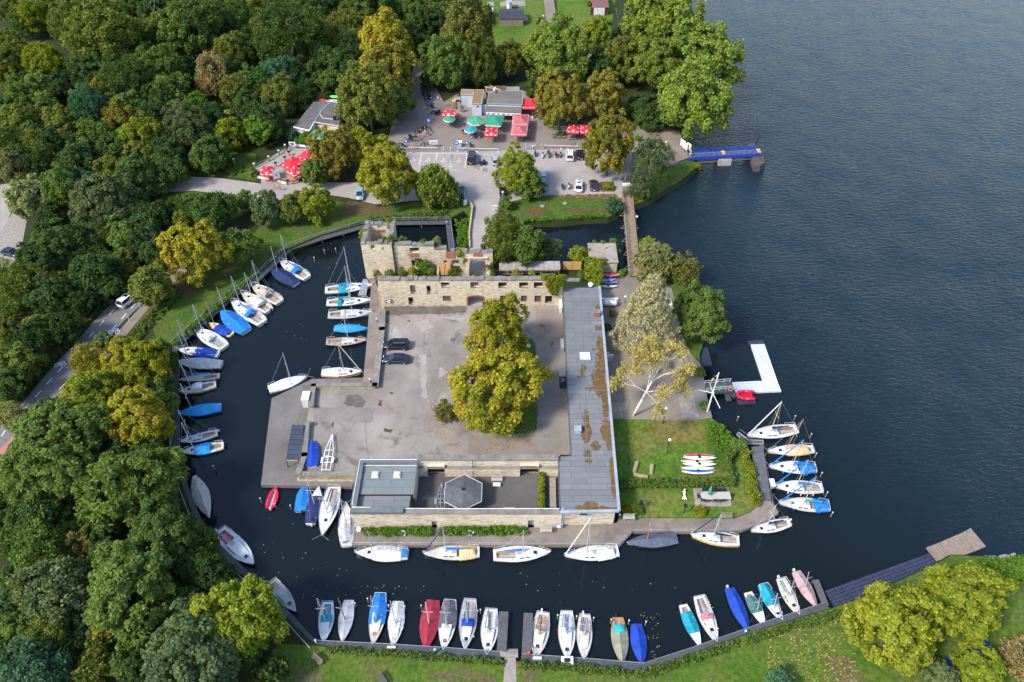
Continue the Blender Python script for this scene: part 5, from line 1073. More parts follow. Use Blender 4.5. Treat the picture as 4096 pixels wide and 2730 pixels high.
def crown(kind,cls,var):
 key=(kind,cls,var)
 if key in PROTO:return PROTO[key]
 lobes,lr,n,size={"S":(16,.42,95,.19),"M":(74,.235,110,.09),"L":(165,.165,120,.056)}[cls];seed=11+17*var+101*len(kind)
 asp={"round":.92,"dense":.85,"tall":1.45,"airy":1.15,"willow":1.0,"cone":1.7,"shrub":.75,"fern":.9}[kind]
 C,L,O=crown_points(seed,lobes,lr,asp,"cone" if kind=="cone" else("tall" if kind=="tall" else "round"))
 if kind=="airy":me=leaves_mesh("crown",C,L*1.15,O,int(n*.55),size*.82,seed,.15,1.5,.7,.2,.4)
 elif kind=="willow":me=leaves_mesh("crown",C,L*1.1,O,n,size*.8,seed,1.1,3.4,.6,.1,.4)
 elif kind=="dense":me=leaves_mesh("crown",C,L*1.1,O,int(n*1.15),size*.78,seed,.05,1.6,.55,.4,.5)
 elif kind=="fern":me=leaves_mesh("crown",C,L,O,n,size*.8,seed,.2,2.6,.5,.5,.35)
 else:me=leaves_mesh("crown",C,L,O,n,size,seed)
 PROTO[key]=me;return me
def trunk_mesh(seed,m,forks=5):
 r_=random.Random(seed);q=MB();q.tube((0,0,-.3),(0,0,.5),.052,.04,8);q.tube((0,0,.5),(.02,0,.95),.04,.012,7)
 for i in range(forks):
  z=.42+.1*i;a=i*2.4+r_.random();l=.34-.03*i;q.tube((0,0,z),(l*cos(a),l*sin(a),z+.2),.022,.006,5)
 return q.mesh("trunk",m,True)
TRUNK=[trunk_mesh(i,M_bark)for i in range(3)];TRUNK_P=trunk_mesh(5,M_palebark)
COLS={"dark green":(.070,.122,.034),"deep green":(.050,.092,.030),"green":(.104,.164,.040),"olive":(.140,.168,.038),"yellow-green":(.190,.232,.028),"grey-green":(.105,.150,.066),"bright green":(.105,.205,.03),"golden":(.215,.212,.024),"golden-brown":(.195,.180,.036),"tan":(.27,.225,.11),"blue-green":(.062,.135,.072),"pale olive":(.20,.215,.09),"fresh green":(.150,.208,.040),"bronze":(.145,.148,.040)}
LAND=[((340,20),"the bare grey trees"),((535,205),"the tan half-bare tree"),((390,375),"the forest path"),((210,405),"the red-and-white barrier"),((30,310),"the gravel strip"),((293,690),"the white car on the road"),((398,610),"the leaning lamp post"),((240,785),"the grey-green roadside bush"),((450,580),"the orange-topped maple"),((140,940),"the red paving"),((400,790),"the walkway bend"),((425,1060),"the end of the walkway railing"),((458,1140),"the beige covered boat"),((540,1255),"the white-and-red motorboat"),((645,1365),"the half-hidden greenish boat"),((730,265),"the hut with green umbrella"),((660,380),"the red umbrella terrace"),((865,70),"the golden-topped tall tree"),((980,220),"the parked motorbikes"),((1085,240),"the grey box kiosk"),((1160,240),"the kiosk roof"),((1080,365),"the black van"),((1330,295),"the twin red umbrellas"),((1310,355),"the white van"),((1575,330),"the blue landing stage"),((1445,445),"the footbridge sign"),((1240,60),"the garden path"),((1180,30),"the dark-roofed garden cabin"),((1375,15),"the red-roofed garden house"),((1365,120),"the white tarpaulin roof"),((1110,470),"the driveway"),((950,520),"the pool by the tower"),((870,540),"the tower stump"),((1100,640),"the gate arch"),((1385,585),"the stone hut"),((1470,560),"the footbridge"),((1340,900),"the long flat roof"),((1475,700),"the silvery cedar"),((1470,930),"the white birch"),((1640,900),"the signal mast"),((910,800),"the two dark cars"),((2200,1240),"the wooden raft"),((2200,1510),"the blue boat on the grass"),((1900,1400),"the mauve covered boat"),((730,1490),"the near jetty corner"),((200,1460),"the lower left corner"),((60,60),"the upper left corner"),((490,1560),"the foot of the picture"),((100,1090),"the left edge of the picture")]
used_labels=set()
def where(px,skip=0):
 x,y=px[0]*.57446,px[1]*.57446
 ds=sorted(LAND,key=lambda l:(l[0][0]-x)**2+(l[0][1]-y)**2)
 def rel(l):
  dx,dy=x-l[0][0],y-l[0][1]
  if abs(dx)+abs(dy)<22:return "beside "+l[1]
  if abs(dx)>2.2*abs(dy):return("right of " if dx>0 else "left of ")+l[1]
  if abs(dy)>2.2*abs(dx):return("below " if dy>0 else "above ")+l[1]
  return("below " if dy>0 else "above ")+"and "+("right of " if dx>0 else "left of ")+l[1]
 return[rel(l)for l in ds[:6]]
def autolabel(px,head):
 w=where(px);cands=[head+" "+w[0]]+[head+" "+w[0].replace("and ","")+", "+w[j].replace("and ","")for j in range(1,6)]
 for c in cands:
  if c not in used_labels and len(c.split())<=16:used_labels.add(c);return c
 return None
TREES=[]
def size_word(r):return "small" if r<2.6 else("mid-sized" if r<4.2 else("large" if r<6.2 else "huge"))
def tree(px,w,colour="green",aut=0.0,kind="round",label=None,asp=1.0,clear=None,z=None,name=None,pale=False,group=None,trunk=True,base=None):
 """crown centred where px shows it, w native pixels wide"""
 z0=Z_LAND if z is None else z;r=4.0;aut*=.8 if aut>.4 else .6
 if name!="shrub" and kind!="shrub":w*=1.0
 if label is None and kind=="round":
  kind=rng.choice(["round","round","round","tall","dense","dense","airy"]);asp*={"tall":.8,"airy":.95}.get(kind,1)
 for _ in range(6):
  zc=z0+(clear if clear is not None else max(.1,.3*r))+r*asp*.75;p=G(px,zc);depth=(CAM_H-zc)*sin(PITCH)+(p.y+CAM_H)*cos(PITCH);r=w/2*depth/FPX
 cls="S" if r<2.3 else("M" if r<4.6 else "L");var=rng.randrange(5)
 nm=name or("shrub" if r<1.7 or kind=="shrub" else "broadleaf_tree");ct="shrub" if nm=="shrub" else "tree"
 if label is None:
  sh={"airy":"feathery","dense":"bushy","tall":"tall","willow":"drooping","cone":"conical"}.get(kind,"");noun="shrub" if ct=="shrub" else "tree"
  tone=colour+(" gold-flecked" if aut>.3 else "")
  label=autolabel(px," ".join(x for x in(size_word(r),tone,sh,noun)if x))
  if label is None:return None
 else:used_labels.add(label)
 t=thing(nm,label,ct,(p.x,p.y,z0),0,group)
 c=bpy.data.objects.new("crown",crown(kind,cls,var));COL.objects.link(c);c.parent=t;c.location=(0,0,zc-z0);c.scale=(r*ru(.9,1.1),r*ru(.9,1.1),r*asp*ru(.94,1.06));c.rotation_euler=(0,0,ru(0,6.28));col=COLS[colour];f=ru(.88,1.12);c.color=(col[0]*f*ru(.93,1.07),col[1]*f,col[2]*f,aut)
 if trunk:
  h_=zc-z0+r*asp*.3;k=bpy.data.objects.new("trunk",TRUNK_P if pale else rng.choice(TRUNK));COL.objects.link(k);k.parent=t;s=h_;k.scale=(max(.5*s,1.0*r),max(.5*s,1.0*r),s)
 TREES.append((p.x,p.y,r));return t
def TT(f,rows):
 for row in rows:
  x,y,w=row[:3];tree(f(x,y),w/(_k if f in(A1,A2,A3,M1,M2,M3,B1,B2,B3,B4)else .57446),*row[3:5],**(row[5]if len(row)>5 else{}))
kw=dict
TT(D,[(1143,765,160,"golden",.5,kw(label="bronze-green tree at the upper end of the courtyard tree bed",z=1.6,clear=2.0,asp=1.1)),(1142,893,205,"golden",.8,kw(label="big golden-green maple filling the middle of the courtyard",z=1.6,clear=1.6,asp=.95)),(1024,948,50,"bronze",.3,kw(kind="airy",label="thin brownish shrub leaning out at the left of the courtyard maple",z=1.6,clear=.2)),(1612,722,142,"green",.02,kw(label="dense round dark-green alder on the lake shore right of the silvery cedar",z=1.0)),(1504,606,92,"pale olive",.12,kw(kind="willow",label="weeping willow at the garden end of the footbridge",z=1.0,clear=.4)),(1488,568,42,"fresh green",.05,kw(kind="cone",label="slim light green treetop rising above the weeping willow",z=1.0,clear=1.4,asp=.9)),(1572,622,72,"bronze",.2,kw(kind="airy",label="brownish thin-leaved tree between the willow and the alder",z=1.0,clear=.6)),(1152,550,108,"olive",.1,kw(kind="airy",label="olive feathery alder right of the gate behind the ruin",asp=1.1)),(1206,566,98,"green",.03,kw(label="denser green alder hanging over the corrugated lean-to")),(1266,574,54,"grey-green",.02,kw(kind="airy",label="pale feathery young tree leaning over the canal by the lean-to",clear=.5)),(1326,588,44,"yellow-green",.05,kw(label="bright yellow-green bush above the bamboo screen",clear=.1,name="shrub")),(1400,335,112,"golden-brown",.55,kw(label="golden lime tree beside the white and black parked cars",asp=1.35,clear=2.2)),(1287,236,112,"golden-brown",.28,kw(label="brown-green lime tree left of the twin red umbrellas",asp=1.15,clear=2.4)),(1384,222,98,"golden-brown",.42,kw(label="golden-brown lime tree above the twin red umbrellas",asp=1.15,clear=2.4)),(1188,398,108,"yellow-green",.1,kw(kind="tall",label="tall car park poplar, yellow-green for its sunlit left side",asp=.78,clear=1.5)),(1214,425,74,"green",0,kw(kind="tall",label="darker green crown painting the shaded right side of the car park poplar",asp=.7,clear=1.2)),(1000,428,96,"fresh green",.02,kw(kind="willow",label="light green drooping tree beside the dark blue car park cars",clear=1.2)),(1496,372,96,"grey-green",.02,kw(kind="airy",label="grey-green birch clump by the lakeside path",asp=1.1,clear=1.6,pale=True)),(1470,430,56,"grey-green",.02,kw(kind="airy",label="small grey-green birch behind the footbridge sign",clear=.6,pale=True)),(888,400,132,"golden",.45,kw(label="broad golden-green tree at the left end of the car park",asp=1.15)),(770,352,100,"golden-brown",.4,kw(label="golden-brown tree in front of the flat-roofed hut",asp=1.2)),(830,340,84,"golden",.35,kw(label="yellowish tree between the flat-roofed hut and the plaza",asp=1.2)),(728,470,72,"yellow-green",.4,kw(label="yellow-green tree right of the two olive trees by the upper bank",asp=1.2)),(672,480,64,"olive",.08,kw(label="olive tree between a yellow-green and a dark tree, upper bank",asp=1.2)),(612,478,74,"grey-green",0,kw(label="dark grey-green tree at the right end of the curving road",asp=1.2)),(722,398,60,"green",.1,kw(label="green tree hiding the lower right of the red umbrella terrace",asp=1.2)),(882,96,122,"golden",.9,kw(label="golden-topped tall tree above the plaza entrance",asp=1.05)),(890,168,124,"golden-brown",.55,kw(label="gold-brown tree just below the golden-topped one",asp=1.0)),(846,232,128,"olive",.3,kw(label="dense olive tree right of the flat-roofed hut",asp=1.2)),(912,236,74,"green",.2,kw(label="dark green tree leaning over the left edge of the plaza lane",asp=1.1)),(1075,82,150,"bronze",.18,kw(label="tall bronze-tinted tree behind the kiosk",asp=1.2)),(1030,148,108,"green",.08,kw(label="green tree above the grey box kiosk",asp=1.2)),(1110,150,86,"olive",.1,kw(kind="airy",label="sparse olive tree behind the kiosk roof",asp=1.2)),(1284,122,142,"fresh green",.03,kw(label="light green ash tree in front of the garden path",asp=1.05)),(1226,128,56,"yellow-green",.12,kw(label="lemon-green young tree left of the light green ash",asp=1.1)),(1366,88,84,"yellow-green",.03,kw(label="bright lime-green tree over the white tarpaulin roof",asp=1.0)),(1520,50,190,"fresh green",.06,kw(label="huge light green plane tree at the top beside the lake",asp=1.0)),(1610,140,160,"fresh green",.05,kw(label="large light green plane tree bulging over the lake",asp=1.0)),(1594,232,186,"fresh green",.08,kw(label="huge light green plane tree above the landing stage",asp=1.0)),(1505,150,130,"fresh green",.06,kw(label="light green plane tree in the middle of the lakeside group",asp=1.0)),(1432,140,98,"olive",.12,kw(label="dark olive tree right of the white tarpaulin roof",asp=1.1)),(1416,92,40,"deep green",0,kw(kind="cone",label="dark narrow conifer below the red-roofed garden house",name="conifer",clear=.3)),(1470,250,70,"deep green",0,kw(label="deep green bush in the shade below the plane trees",clear=.1,name="shrub")),(1490,275,60,"dark green",0,kw(label="dark green bush beside the lakeside path bend",clear=.1,name="shrub")),(1230,205,50,"dark green",0,kw(label="dark bush between the kiosk and the brown-green lime tree",clear=.1,name="shrub")),(1165,140,74,"olive",.1,kw(label="olive tree right of the kiosk roof, below the dark garden cabin",asp=1.1))])  # car park poplar: darker second crown paints its shaded right side
TT(M1,[(1358,175,400,"golden",.82,kw(label="orange-topped maple between the road and the moat",asp=1.0)),(1052,402,290,"olive",.12,kw(label="olive roadside tree partly covering the white car",asp=1.05)),(718,785,152,"grey-green",0,kw(label="round grey-green bush at the edge of the road",clear=.2,name="shrub")),(962,950,395,"golden",.62,kw(label="golden tree beside the walkway bend")),(620,930,250,"golden",.55,kw(kind="airy",label="yellow feathery tree overhanging the road")),(635,1165,400,"yellow-green",.55,kw(label="yellow-green tree above the red paving")),(945,1310,465,"golden",.85,kw(label="deep golden tree beside the left walkway")),(90,1300,220,"pale olive",.3,kw(kind="airy",label="pale sparse tree over the lower road at the left edge")),(420,1440,580,"green",.15,kw(label="large dark green tree directly below the red paving",asp=.9))])
TT(B4,[(885,1170,670,"yellow-green",.28,kw(label="big yellow-green maple over the near bank, left of its neighbour",asp=.9)),(1330,985,560,"yellow-green",.2,kw(label="round yellow-green maple above the blue boat on the grass",asp=.85)),(1450,1470,330,"yellow-green",.1,kw(label="yellow-green bush in front of the blue boat on the grass",clear=.3)),(1720,1400,280,"tan",.3,kw(kind="airy",label="tan airy bush at the lower right corner",clear=.3)),(1190,1520,230,"grey-green",0,kw(label="grey-green bush below the blue boat on the grass",clear=.2)),(90,1560,180,"blue-green",0,kw(label="dark bush at the foot of the meadow, left of the maple",clear=.1))])
TT(B1,[(900,225,650,"green",.06,kw(kind="fern",label="broad feathery green tree beside the beige covered boat",asp=.8)),(1110,540,500,"dark green",.02,kw(label="dark green tree left of the white-and-red motorboat",asp=.85)),(895,905,610,"green",.05,kw(label="broad mid-green tree in the lower left wood",asp=.85)),(1650,1140,600,"yellow-green",.12,kw(label="yellow-topped round tree hiding the greenish boat")),(1330,1440,720,"grey-green",.02,kw(label="huge grey-green tree at the foot of the picture",asp=.85)),(740,1190,210,"golden",.7,kw(label="small golden tree in the lower left wood",asp=1.2))])
TT(A1,[(60,470,300,"olive",.1),(215,130,240,"yellow-green",.1),(300,430,300,"yellow-green",.06),(470,170,260,"olive",.1),(720,250,500,"olive",.06),(640,520,280,"dark green",0),(180,690,260,"green",.1),(420,610,210,"deep green",0),(735,615,210,"golden-brown",.5),(620,740,290,"blue-green",0),(880,570,320,"dark green",.02),(1090,480,300,"green",.02),(1190,650,250,"green",.04),(1330,200,400,"green",.06),(1600,350,260,"olive",.04),(1640,150,280,"dark green",0),(1470,545,230,"tan",.1,kw(kind="airy",label="tan half-bare tree standing out of the upper wood",asp=1.25)),(1620,640,220,"bronze",.3,kw(kind="airy")),(1300,880,330,"grey-green",0),(1590,930,240,"yellow-green",.3),(1350,720,160,"bright green",0),(1000,950,300,"yellow-green",.32),(840,810,240,"golden-brown",.45),(440,890,260,"olive",.3),(150,880,260,"olive",.12),(50,1000,240,"dark green",.1),(260,1010,220,"olive",.2),(660,960,250,"green",0),(560,1130,280,"deep green",0),(820,1050,250,"dark green",0),(300,1120,220,"deep green",0),(60,60,220,"olive",.15),(1000,90,220,"dark green",0),(850,20,200,"olive",0),(1180,40,220,"deep green",0),(1440,50,240,"dark green",.05),(1720,20,200,"green",0),(70,1150,230,"pale olive",0),(210,1370,300,"pale olive",.05),(430,1310,320,"green",0),(720,1420,420,"grey-green",0),(930,1230,290,"dark green",0),(1085,1290,140,"green",0),(1150,1480,170,"deep green",0,kw(kind="fern")),(1480,1450,290,"dark green",0),(1690,1390,150,"green",0),(540,1240,220,"blue-green",0),(1500,1060,180,"dark green",0),(380,40,240,"olive",.1),(620,40,240,"olive",.05),(1120,250,200,"deep green",0)])
TT(A2,[(230,260,420,"dark green",0),(570,230,240,"bronze",.2),(160,520,260,"blue-green",.02),(30,130,260,"olive",.05),(840,50,340,"dark green",0),(420,60,300,"deep green",0),(40,650,150,"golden-brown",.4),(40,900,210,"bright green",0),(510,560,180,"green",.05),(1100,90,220,"green",0),(1110,300,160,"green",0),(200,750,120,"blue-green",0,kw(kind="airy")),(245,930,84,"blue-green",0),(640,20,200,"yellow-green",.05),(1290,40,220,"bronze",.1),(420,360,220,"deep green",0),(330,660,200,"deep green",0),(1480,30,160,"olive",.05),(1190,560,130,"deep green",0),(1420,480,180,"green",0),(1560,500,120,"dark green",0),(350,950,90,"bright green",0)])
TT(M1,[(120,420,360,"olive",.04),(120,950,280,"olive",.2),(420,150,330,"dark green",0),(650,330,300,"deep green",0),(850,60,250,"green",0),(620,110,250,"dark green",0),(350,480,300,"deep green",0),(430,690,260,"deep green",0),(240,760,260,"deep green",0),(50,700,200,"olive",.1),(60,1090,260,"dark green",.05),(570,520,200,"deep green",0),(760,260,200,"dark green",0),(1030,90,170,"grey-green",0,kw(kind="fern")),(1640,130,280,"green",0),(250,240,260,"deep green",0),(770,420,180,"dark green",0),(1130,230,90,"green",0)])
TT(B1,[(330,140,540,"green",.04),(120,260,290,"dark green",0),(250,470,390,"dark green",0),(290,660,370,"green",0),(590,620,240,"bronze",.15),(380,940,480,"grey-green",0),(60,880,220,"dark green",0),(110,1210,270,"green",.02),(330,1250,270,"olive",.05),(240,1490,420,"blue-green",0),(650,1450,250,"olive",.25),(880,1440,240,"dark green",.05),(60,560,220,"deep green",0),(1700,1330,300,"deep green",0),(1250,740,200,"dark green",0),(550,1100,260,"deep green",0),(480,1330,240,"deep green",0),(30,1400,240,"deep green",0),(1000,1230,220,"deep green",0),(1190,960,170,"deep green",0),(1420,620,160,"dark green",0)])
def branchy(mb,p,d,l,r,depth,r_,tips,spread=.55):
 q=p+d*l;mb.tube(p,q,r,r*.68,6 if depth>1 else 4,cap=False)
 if depth==0:tips.append(q);return
 for i in range(2 if depth>2 else 3):
  a=Vc((r_.gauss(0,1),r_.gauss(0,1),r_.gauss(0,.6))).normalized();nd=(d+a*spread+Vc((0,0,.12))).normalized();branchy(mb,q,nd,l*r_.uniform(.62,.85),r*.62,depth-1,r_,tips,spread)
 if depth<=3:tips.append(q)
bp=G(M3(832,1300),Z_LAWN);bt=thing("birch_tree","white-stemmed birch with thin yellow leaves leaning over the terrace","tree",bp)
r_=random.Random(5);q=MB();tips=[];p0=Vc((0,0,-.2));p1=Vc((1.3,.4,4.0));p2=Vc((2.7,1.2,7.8))
q.tube(p0,p1,.27,.2,8);q.tube(p1,p2,.2,.15,8)
for d in((-.4,.3,1),(.45,.35,1),(.05,-.1,1.2),(.75,-.2,.9),(-.75,-.2,.8),(0,.7,1)):branchy(q,p2,Vc(d).normalized(),2.7,.1,4,r_,tips,.42)
for d in((-1,.2,.5),(1,-.3,.5),(.2,-1,.5),(.3,.9,.4)):branchy(q,p1.lerp(p2,.4),Vc(d).normalized(),2.4,.075,4,r_,tips,.5)
q.put("trunk",M_birch,bt,True)
T_=np.array([tuple(x)for x in tips]);O_=np.tile(np.array([[0,0,-.2]]),(len(T_),1))
me=leaves_mesh("crown",T_,np.full(len(T_),.7),O_,22,.21,3,.5,1.6,.8,-.1,.3);c=bpy.data.objects.new("crown",me);COL.objects.link(c);c.parent=bt;c.color=(.40,.34,.13,.1);bt.scale=(.88,.88,.95)
cp_=G(D(1478,775),2.0);ct_=thing("cedar_tree","pale silvery-beige cedar with drooping tiers behind the white birch","conifer",(cp_.x,cp_.y-1.5,Z_LAWN))
C_,L_,O_=[],[],[];g_=np.random.default_rng(4);HT=16.5
for i in range(150):
 u=(i+.5)/150;z=1.8+(HT-1.8)*u;rr=6.3*(1-u)**.75*g_.uniform(.55,1.0)+.15;a=i*2.39996;C_.append((rr*cos(a),rr*sin(a),z-.12*rr));L_.append(1.0-.45*u);O_.append((cos(a)*.9,sin(a)*.9,-.35))
me=leaves_mesh("crown",np.array(C_),np.array(L_),np.array(O_),120,.17,9,.35,3.2,.6,.35,.35);c=bpy.data.objects.new("crown",me);COL.objects.link(c);c.parent=ct_;c.color=(.36,.345,.225,0)
MB().tube((0,0,-.3),(0,0,HT-.6),.34,.05,8).put("trunk",M_bark,ct_)
for i,(f,x,y,ht,lb_)in enumerate([(A1,815,70,10,"bare grey dead tree at the upper edge, left one of two"),(A1,1060,110,12,"bare grey dead tree at the upper edge, right one of two"),(B1,590,1150,6,"small bare grey tree in the lower left wood"),(P8,2240,500,8,"bare pale-stemmed tree right of the dark narrow conifer"),(P8,1760,1120,7,"bare thin tree below the white tarpaulin roof")]):
 b=G(f(x,y),8.0 if i<2 else 2.5);t=thing("bare_tree",lb_,"tree",(b.x,b.y,Z_LAND));q=MB();tips=[];r_=random.Random(20+i);zb=4.0 if i<2 else 1.0
 q.tube((0,0,0),(0,0,zb),.2,.16,6);branchy(q,Vc((0,0,zb)),Vc((.05,.0,1)),ht*.3,.13,5,r_,tips,.5);q.put("trunk",M_palebark,t,True)
def inside(p,poly):
 c=False
 for(x0,y0),(x1,y1)in zip(poly,poly[1:]+poly[:1]):
  if(y0>p[1])!=(y1>p[1])and p[0]<(x1-x0)*(p[1]-y0)/(y1-y0)+x0:c=not c
 return c
WOODS=[[(0,0),(960,0),(940,160),(800,290),(700,190),(600,300),(470,390),(370,405),(0,400)],[(40,420),(360,420),(370,520),(470,490),(480,520),(360,590),(225,665),(10,905),(0,905),(0,600),(70,600),(120,470)],[(0,1060),(100,960),(220,900),(390,800),(390,1060),(430,1200),(520,1310),(560,1400),(640,1568),(0,1568)],[(970,0),(1100,0),(1120,130),(1200,180),(1000,190)],[(1400,60),(1620,30),(1580,280),(1500,280),(1420,200),(1290,170),(1390,110)]]
n_=0
for poly in WOODS:
 xs_,ys_=[p[0]for p in poly],[p[1]for p in poly]
 for _ in range(int((max(xs_)-min(xs_))*(max(ys_)-min(ys_))/2300)):
  p=(ru(min(xs_),max(xs_)),ru(min(ys_),max(ys_)))
  if not inside(p,poly):continue
  w=ru(58,86);P0=G(D(*p),3.5)
  if any((P0.x-x)**2+(P0.y-y)**2<(r*.72)**2 for x,y,r in TREES):continue
  n_+=tree(D(*p),w/.57446,rng.choice(["deep green","deep green","dark green","green","olive"]),0.0,clear=.8)is not None
# ---------------------------------------------------------------- cars
M_tyre=plain("tyre_rubber",(.016,.016,.017),.85,.2);M_rim=plain("wheel_rim",(.32,.33,.34),.35,.1,2,.5)
M_carglass=plain("car_glass",(.012,.017,.022),.06,.15);M_lampw=plain("headlamp_lens",(.62,.64,.66),.15,.1);M_lampr=plain("tail_lamp_lens",(.42,.02,.02),.25,.1)
M_plate=plain("number_plate",(.68,.68,.66),.5,.05)
def paint(n,c,metal=.0):return plain("car_paint_"+n,c,.22,.06,.5,metal,.6)
CP={"white":paint("white",(.70,.70,.70)),"black":paint("black",(.011,.011,.013)),"navy":paint("navy",(.012,.019,.04)),"blue":paint("blue",(.16,.24,.35),.3),"lightblue":paint("light_blue",(.30,.42,.52),.2),"silver":paint("silver",(.42,.45,.46),.3),"darkgrey":paint("dark_grey",(.03,.033,.037))}
STY={"suv":(.95,1.66,-.475,-.40,.06,.27),"sedan":(.86,1.42,-.40,-.24,.07,.27),"hatch":(.88,1.48,-.475,-.37,.05,.26),"van":(1.06,1.93,-.49,-.465,.20,.36),"wagon":(.86,1.46,-.475,-.40,.07,.27),"coupe":(.82,1.36,-.43,-.20,.04,.26)}
def car(label,f,front,rear,L,Wd,style,col,z=Z_LAND,roofc=None,rails=False,sunroof=False,opened=None):
 zm=z+.55;a,b=G(f(*front),zm),G(f(*rear),zm);c=(a+b)/2;rz=math.atan2(a.y-b.y,a.x-b.x)-math.pi/2
 t=thing("parked_car" if "road" not in label.split()[-4:]else "car",label,"van" if style=="van" else "car",(c.x,c.y,z),rz,"cars round the water castle");hb,H_,rb,rr,rf,fb_=STY[style];w=Wd/2;m=CP[col]
 sec=[(-.5,.78,.42,hb*.80),(-.485,.93,.30,hb*.95),(-.40,1,.20,hb),(-.1,1,.18,hb*.99),(.22,1,.19,hb*.96),(.36,.97,.22,hb*.88),(.46,.86,.27,hb*.76),(.5,.66,.38,hb*.60)]
 rg=[[Vc((x,y*L,zz))for x,zz in((-w*k*.92,z0),(-w*k,z0+.16),(-w*k*.985,z1-.18),(-w*k*.88,z1),(w*k*.88,z1),(w*k*.985,z1-.18),(w*k,z0+.16),(w*k*.92,z0))]for y,k,z0,z1 in sec]
 MB().loft(rg).put("body",m,t,True)
 g=[[(-w*.86,rb*L),(w*.86,rb*L),(w*.88,fb_*L),(-w*.88,fb_*L)],[(-w*.70,rr*L),(w*.70,rr*L),(w*.70,rf*L),(-w*.70,rf*L)]]
 lo=[Vc((x,y,hb-.03))for x,y in g[0]];hi=[Vc((x,y,H_-.03))for x,y in g[1]]
 q=MB();q.add(lo+hi,[(0,1,5,4),(1,2,6,5),(2,3,7,6),(3,0,4,7)]);q.put("windows",M_carglass,t)
 q=MB();q.prism([(p.x*1.03,p.y+(.02 if i>1 else-.02))for i,p in enumerate(hi)],H_-.05,H_)
 for i in range(4):q.tube(lo[i],hi[i],.05,.045,4)
 for s in(-1,1):q.tube((s*w*.87,(rb+fb_)/2*L*.4,hb-.03),(s*w*.71,(rr+rf)/2*L,H_-.04),.045,n=4)
 q.put("roof",CP[roofc]if roofc else m,t)
 if rails:
  for s in(-1,1):MB().tube((s*w*.64,rr*L*.9,H_+.05),(s*w*.64,rf*L*.9,H_+.05),.03,n=5).put("roof_rail",M_rim,t)
 if style=="van" and col=="black":
  for k in range(3):MB().box((0,(rr+(rf-rr)*(.2+.28*k))*L,H_+.06),(w*1.25,.09,.05)).put("roof_bar",M_rim,t)
 if sunroof:MB().box((0,(rr*.2+rf*.8)*L,H_+.004),(w*.9,L*.12,.015)).put("sunroof",M_carglass,t)
 for s in(-1,1):
  for y in(-.31,.31):
   wh=MB();wh.tube((s*(w-.2),y*L,.33),(s*(w+.015),y*L,.33),.33,n=14);o=wh.put("wheel",M_tyre,t,False);r_=MB();r_.tube((s*(w+.01),y*L,.33),(s*(w+.025),y*L,.33),.22,n=10);r_.put("rim",M_rim,o)
  MB().box((s*w*.62,.478*L,hb*.70),(w*.42,.12,.14)).put("headlight",M_lampw,t);MB().box((s*w*.70,-.492*L,hb*.80),(w*.36,.08,.18)).put("taillight",M_lampr,t)
  MB().box((s*(w+.09),(fb_-.05)*L,hb+.06),(.2,.12,.14)).put("mirror",m,t)
 MB().box((0,-.502*L,hb*.62),(.52,.04,.12)).put("number_plate",M_plate,t)
 if opened:s=opened;o=MB();o.beam((s*w,.16*L,hb*.62),(s*(w+.85),.05*L,hb*.62),.08,hb*.75);o.put("open_door",m,t)
 return t
car("black van with roof bars parked across the marked bays",P5,(785,235),(740,540),4.9,1.95,"van","black")
car("dark blue estate car parked beside the light blue one, left part of the car park",P5,(552,955),(520,1225),4.6,1.85,"wagon","navy",rails=True)
car("light blue car half under the drooping green tree",P5,(322,960),(298,1205),4.3,1.78,"hatch","lightblue")
car("silver car hidden behind the tall poplar in the car park",P5,(1250,345),(1275,500),4.2,1.78,"hatch","silver")
car("dark car facing the viewer beside the lane, right of the driveway",P5,(1440,1175),(1425,1010),4.5,1.82,"sedan","black")
car("light blue car standing alone under trees left of the car park",A2,(715,1362),(718,1318),4.1,1.75,"hatch","lightblue")
car("blue car with an open door at the right of the poplars",P4,(898,1255),(885,1010),4.4,1.8,"hatch","blue",opened=1)
car("silver car parked behind the blue car with the open door",P4,(890,905),(893,985),4.0,1.72,"hatch","silver")
car("white van-like car parked in the upper row of the car park",P4,(1435,375),(1430,655),4.8,1.95,"suv","white",rails=True)
car("black car with a bright number plate beside the white van-like car",P4,(1630,400),(1668,600),4.3,1.82,"hatch","black")
car("white saloon with a dark sunroof in the lower row of the car park",P4,(1622,1010),(1605,1285),4.75,1.85,"sedan","white",sunroof=True)
car("dark grey car at the end of the lower row beside the planted tree",P4,(1900,1010),(1932,1245),4.35,1.8,"hatch","darkgrey",sunroof=True)
car("white car with black roof windows driving along the road",M1,(928,462),(838,535),4.5,1.85,"suv","white",sunroof=True)
car("black estate car in the courtyard, the farther of two",M2,(884,812),(1046,812),4.75,1.9,"suv","black",Z_YARD,rails=True)
car("black saloon in the courtyard, the nearer of two",M2,(884,908),(1048,908),4.75,1.85,"sedan","navy",Z_YARD)
car("dark blue car on the gravel at the left edge of the picture",M1,(118,185),(40,165),4.4,1.8,"sedan","navy")
